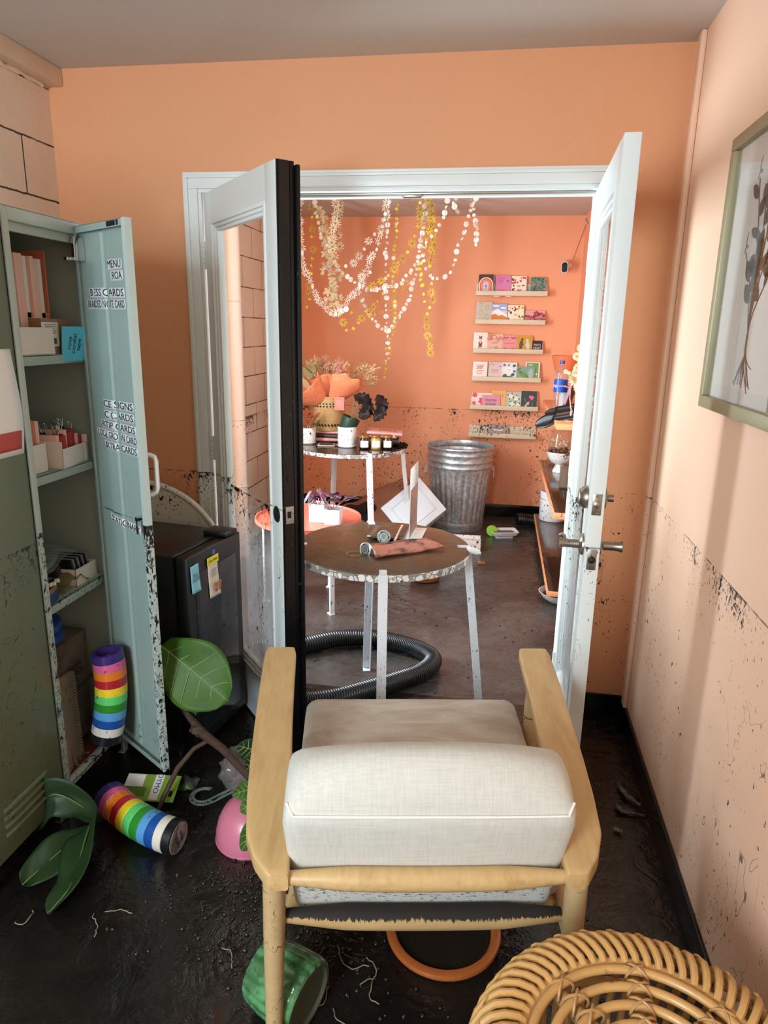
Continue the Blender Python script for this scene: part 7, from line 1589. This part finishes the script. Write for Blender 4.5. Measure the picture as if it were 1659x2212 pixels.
# black paddles
blk = mat('black_plastic_gloss', '#0d0e10', 0.4, var=0.1, coat=0.05)
def paddle(label, head, neck, end, wh, wn, Yd, nr):
    h, n_, e = at(*head, Y=Yd), at(*neck, Y=Yd - 0.05), at(*end, Y=Yd - 0.15); b = MB()
    b.leaf(n_, h, nr, wh, lambda u: (0.35 + 0.65 * math.sin(PI * min(1, u * .92 + .08))) * (1 if u < .9 else max(.05, 1 - ((u - .9) / .1) ** 2)), 0.25, 0.0, 0.0, 15, 7)
    b.leaf(e, n_.lerp(h, 0.25), nr, wn, lambda u: 1.0, 0.35, 0.0, 0.0, 8, 5)
    return tag(b.out('black_paddle', blk, solid=0.006, smooth=60), label, 'paddle', 'black paddles on the upper shelf')
paddle('black pointed oval paddle sticking out low over the edge of the upper orange shelf', (1156, 919), (1203, 904), (1256, 897), 0.085, 0.045, 4.35, (0.1, -0.8, 0.6))
paddle('black straight paddle lying above the oval one on the upper orange shelf', (1177, 893), (1206, 889), (1258, 880), 0.05, 0.06, 4.40, (0.1, -0.8, 0.6))
# copper stand
cop = mat('rose_copper', '#d89272', 0.35, metal=0.35, var=0.06)
sb = at(1233, 910, Z=ZA); sb.x = min(sb.x, 0.5); JS = thing('copper_stand', 'slender copper hook stand on a round foot at the near end of the upper shelf', 'stand', sb)
Yj = sb.y
b = MB(); b.lathe([(0, 0), (0.04, 0), (0.04, 0.006), (0.015, 0.012), (0.010, 0.022), (0.009, 0.06), (0.005, 0.066), (0, 0.067)], 28, sb); b.out('foot', cop, JS)
b = MB(); b.tube([sb + V((0, 0, 0.06)), at(1233, 880, Y=Yj), at(1231, 860, Y=Yj), at(1232, 842, Y=Yj), at(1229, 837, Y=Yj), at(1218, 834, Y=Yj), at(1206, 834, Y=Yj)], [0.005, 0.004, 0.003, 0.003, 0.003, 0.0028, 0.002], 8); b.out('hook', mat('pale_copper', '#e3b8a0', 0.3, metal=0.3), JS)
fa, fb = at(1219, 890, Y=4.75), at(1240, 832, Y=4.85); b = MB(); FRm = thing('mauve_picture', 'mauve picture frame leaning diagonally behind the copper stand', 'picture frame', fa)
fd = (fb - fa); b.M = frame_M((fa + fb) / 2, fd, (0.3, 1, 0)); Lf = fd.length
b.bx((-Lf / 2, -0.09, -0.008), (Lf / 2, -0.075, 0.008)); b.bx((-Lf / 2, 0.075, -0.008), (Lf / 2, 0.09, 0.008)); b.bx((-Lf / 2, -0.09, -0.008), (-Lf / 2 + 0.015, 0.09, 0.008)); b.bx((Lf / 2 - 0.015, -0.09, -0.008), (Lf / 2, 0.09, 0.008)); b.out('frame', mat('mauve_frame', '#a88b9e', 0.35, var=0.05), FRm, smooth=0)
b = MB(); b.M = frame_M((fa + fb) / 2, fd, (0.3, 1, 0)); b.bx((-Lf / 2 + 0.01, -0.08, -0.004), (Lf / 2 - 0.01, 0.08, 0.002)); b.out('backing', mat('dark_backing', '#3d2f33', 0.5), FRm, smooth=0)
wj = at(1221, 893, Z=ZA); wj = V((0.44, 4.95, ZA)); JW = thing('white_jar', 'white jar with a copper lid behind the water bottle', 'jar', wj)
b = MB(); b.lathe([(0, 0), (0.035, 0), (0.037, 0.004), (0.037, 0.13), (0, 0.13)], 28, wj); b.out('jar_body', whitep, JW)
b = MB(); b.lathe([(0, 0.13), (0.039, 0.13), (0.039, 0.155), (0, 0.156)], 28, wj); b.out('lid', cop, JW)
# dried flowers in front of the shelf end
DV = thing('dried_flower_vase', 'cream dried flowers in a copper vase at the near end of the upper shelf', 'flowers', (0.50, 4.20, ZA))
vc = V((0.505, 4.19, ZA)); b = MB(); b.lathe([(0, 0), (0.03, 0), (0.036, 0.03), (0.03, 0.07), (0.02, 0.10), (0.022, 0.115)], 28, vc); b.out('vase', cop, DV)
crm = mat('cream_petal', '#dcc9a0', 0.7, var=0.06); gold_c = mat('gold_centre', '#b58a3a', 0.8, var=0.2)
random.seed(23)
for px, py, r in ((1247, 820, .052), (1252, 838, .036), (1250, 795, .034), (1256, 775, .032), (1246, 770, .026), (1256, 752, .028), (1246, 805, .03), (1258, 812, .03), (1262, 790, .034), (1242, 803, .016), (1222, 803, .014), (1229, 806, .012)):
    p = at(px, py, Y=4.12 + random.uniform(-.02, .03)); b = MB(); b.tube([vc + V((0, 0, 0.10)), vc.lerp(p, 0.6) + V((0.012, 0, 0.03)), p], 0.0014, 5); st = b.out('stem', gstr, DV)
    b = MB(); d_ = (V((0, 0, CAMZ)) - p).normalized(); d_ = (d_ + V((random.uniform(-.4, .2), 0, random.uniform(-.2, .3)))).normalized(); sx = d_.orthogonal().normalized(); sy = d_.cross(sx)
    for ring, (n_, rr2, lf) in enumerate(((16, 1.0, .1), (12, .72, .3))):
        for q in range(n_):
            a = 2 * PI * q / n_ + ring; v_ = sx * math.cos(a) + sy * math.sin(a); b.leaf(p + v_ * r * .15, p + v_ * r * rr2 + d_ * r * lf, d_, r * .34, nu=6, nv=3)
    b.mi = 1; b.ball(p + d_ * r * .12, r * .26, 10, 8); b.out('flower_head', [crm, gold_c], DV, solid=0.0008)
# orange ribbed planter higher up
pl = at(1224, 800, X=0.47); plc = V((0.47, 5.40, at(1224, 800, Y=5.40).z - 0.02)); OPl = thing('ribbed_planter', 'orange ribbed planter fixed to the right wall above the water bottle', 'planter', plc)
b = MB(); b.lathe([(0, 0), (0.06, 0), (0.075, 0.02), (0.10, 0.115), (0.103, 0.125), (0.098, 0.125), (0.07, 0.03), (0, 0.02)], 60, plc, rf=lambda a, z, r: r * (1 + 0.02 * math.cos(20 * a))); b.out('planter_body', mat('orange_planter', '#d9774a', 0.4, var=0.08), OPl)
b = MB(); b.lathe([(0, 0.10), (0.09, 0.10)], 30, plc); b.bx((0.50, 5.36, plc.z + 0.04), (XR, 5.44, plc.z + 0.10)); b.out('bracket', shelf_m, OPl)
# middle shelf things
fbw = V((0.455, 5.03, ZB_)); FBt = thing('footed_bowl', 'white footed bowl heaped with muddy scraps on the middle orange shelf', 'bowl', fbw)
b = MB(); b.lathe([(0, 0.01), (0.045, 0.0), (0.05, 0.0), (0.048, 0.012), (0.032, 0.045), (0.033, 0.055), (0.06, 0.068), (0.085, 0.10), (0.10, 0.145), (0.096, 0.147), (0.08, 0.105), (0.05, 0.075), (0, 0.07)], 48, fbw); b.out('bowl', speck, FBt)
random.seed(15)
b = MB()
for q in range(46): b.ball(fbw + V((random.gauss(0, .042), random.gauss(0, .042), 0.140 + random.uniform(0, .022))), (random.uniform(.008, .024), random.uniform(.006, .014), random.uniform(.004, .012)), 8, 6, Rz(random.uniform(0, 6)), wob=0.5)
b.out('muddy_scraps', mat('muddy_scrap', '#6b4a38', 0.5, var=0.5, vscale=40), FBt)
tmb = V((0.462, 4.50, ZB_)); GLt = thing('glass_tumbler', 'glass tumbler of cloudy muddy water on the middle orange shelf', 'glass', tmb)
b = MB(); b.lathe([(0, 0.002), (0.045, 0), (0.050, 0.004), (0.052, 0.15), (0.049, 0.15), (0.047, 0.012), (0, 0.010)], 36, tmb); b.out('glass', glassy('tumbler_glass', (0.9, 0.9, 0.88, 1), 0.03, film=0.2, filmcol='#b8a692'), GLt)
b = MB(); b.lathe([(0, 0.011), (0.0465, 0.012), (0.048, 0.128), (0, 0.128)], 36, tmb); b.out('muddy_water', mat('cloudy_water', '#7d6c5a', 0.2, var=0.1), GLt)
jr = V((0.475, 5.30, ZB_)); JRt = thing('shell_jar', 'clear lidded jar of pale shells behind the footed bowl', 'jar', jr)
b = MB(); b.lathe([(0, 0.002), (0.085, 0), (0.09, 0.01), (0.09, 0.20), (0.08, 0.225), (0.08, 0.24), (0.086, 0.245), (0.086, 0.26), (0.03, 0.275), (0, 0.278)], 40, jr); b.out('glass_jar', glassy('jar_glass', (0.92, 0.92, 0.9, 1), 0.03, film=0.15, filmcol='#cdbfa8'), JRt)
random.seed(16); b = MB()
for q in range(70): a = random.uniform(0, 6.28); r = 0.065 * math.sqrt(random.random()); b.ball(jr + V((r * math.cos(a), r * math.sin(a), random.uniform(0.02, 0.19))), (random.uniform(.012, .02), random.uniform(.008, .016), random.uniform(.006, .012)), 8, 6, Rz(a), wob=0.4)
b.out('shells', mat('pale_shell', '#d8c5a6', 0.5, var=0.25, vscale=40), JRt)
can = V((0.468, 5.46, ZC_)); CN = thing('white_canister', 'white ceramic canister spattered with mud on the lowest orange shelf', 'canister', can)
b = MB(); b.lathe([(0, 0.004), (0.098, 0), (0.103, 0.006), (0.103, 0.225), (0.099, 0.23), (0.097, 0.225), (0.097, 0.02), (0, 0.015)], 48, can); b.out('canister_body', mat('muddy_white_ceramic', '#e9e7e4', 0.25, var=0.02, mud=0.29, amt=0.95), CN)
fbl = V((0.415, 3.97, 0)); FB2 = thing('shallow_bowl', 'white shallow bowl of muddy water on the floor under the lowest shelf end', 'bowl', fbl)
b = MB(); b.lathe([(0, 0.004), (0.035, 0), (0.05, 0.004), (0.095, 0.035), (0.118, 0.068), (0.114, 0.069), (0.09, 0.04), (0.045, 0.012), (0, 0.01)], 48, fbl); b.out('bowl', whitep, FB2)
b = MB(); b.lathe([(0, 0.046), (0.095, 0.046)], 40, fbl); b.out('muddy_water', mudfilm, FB2)
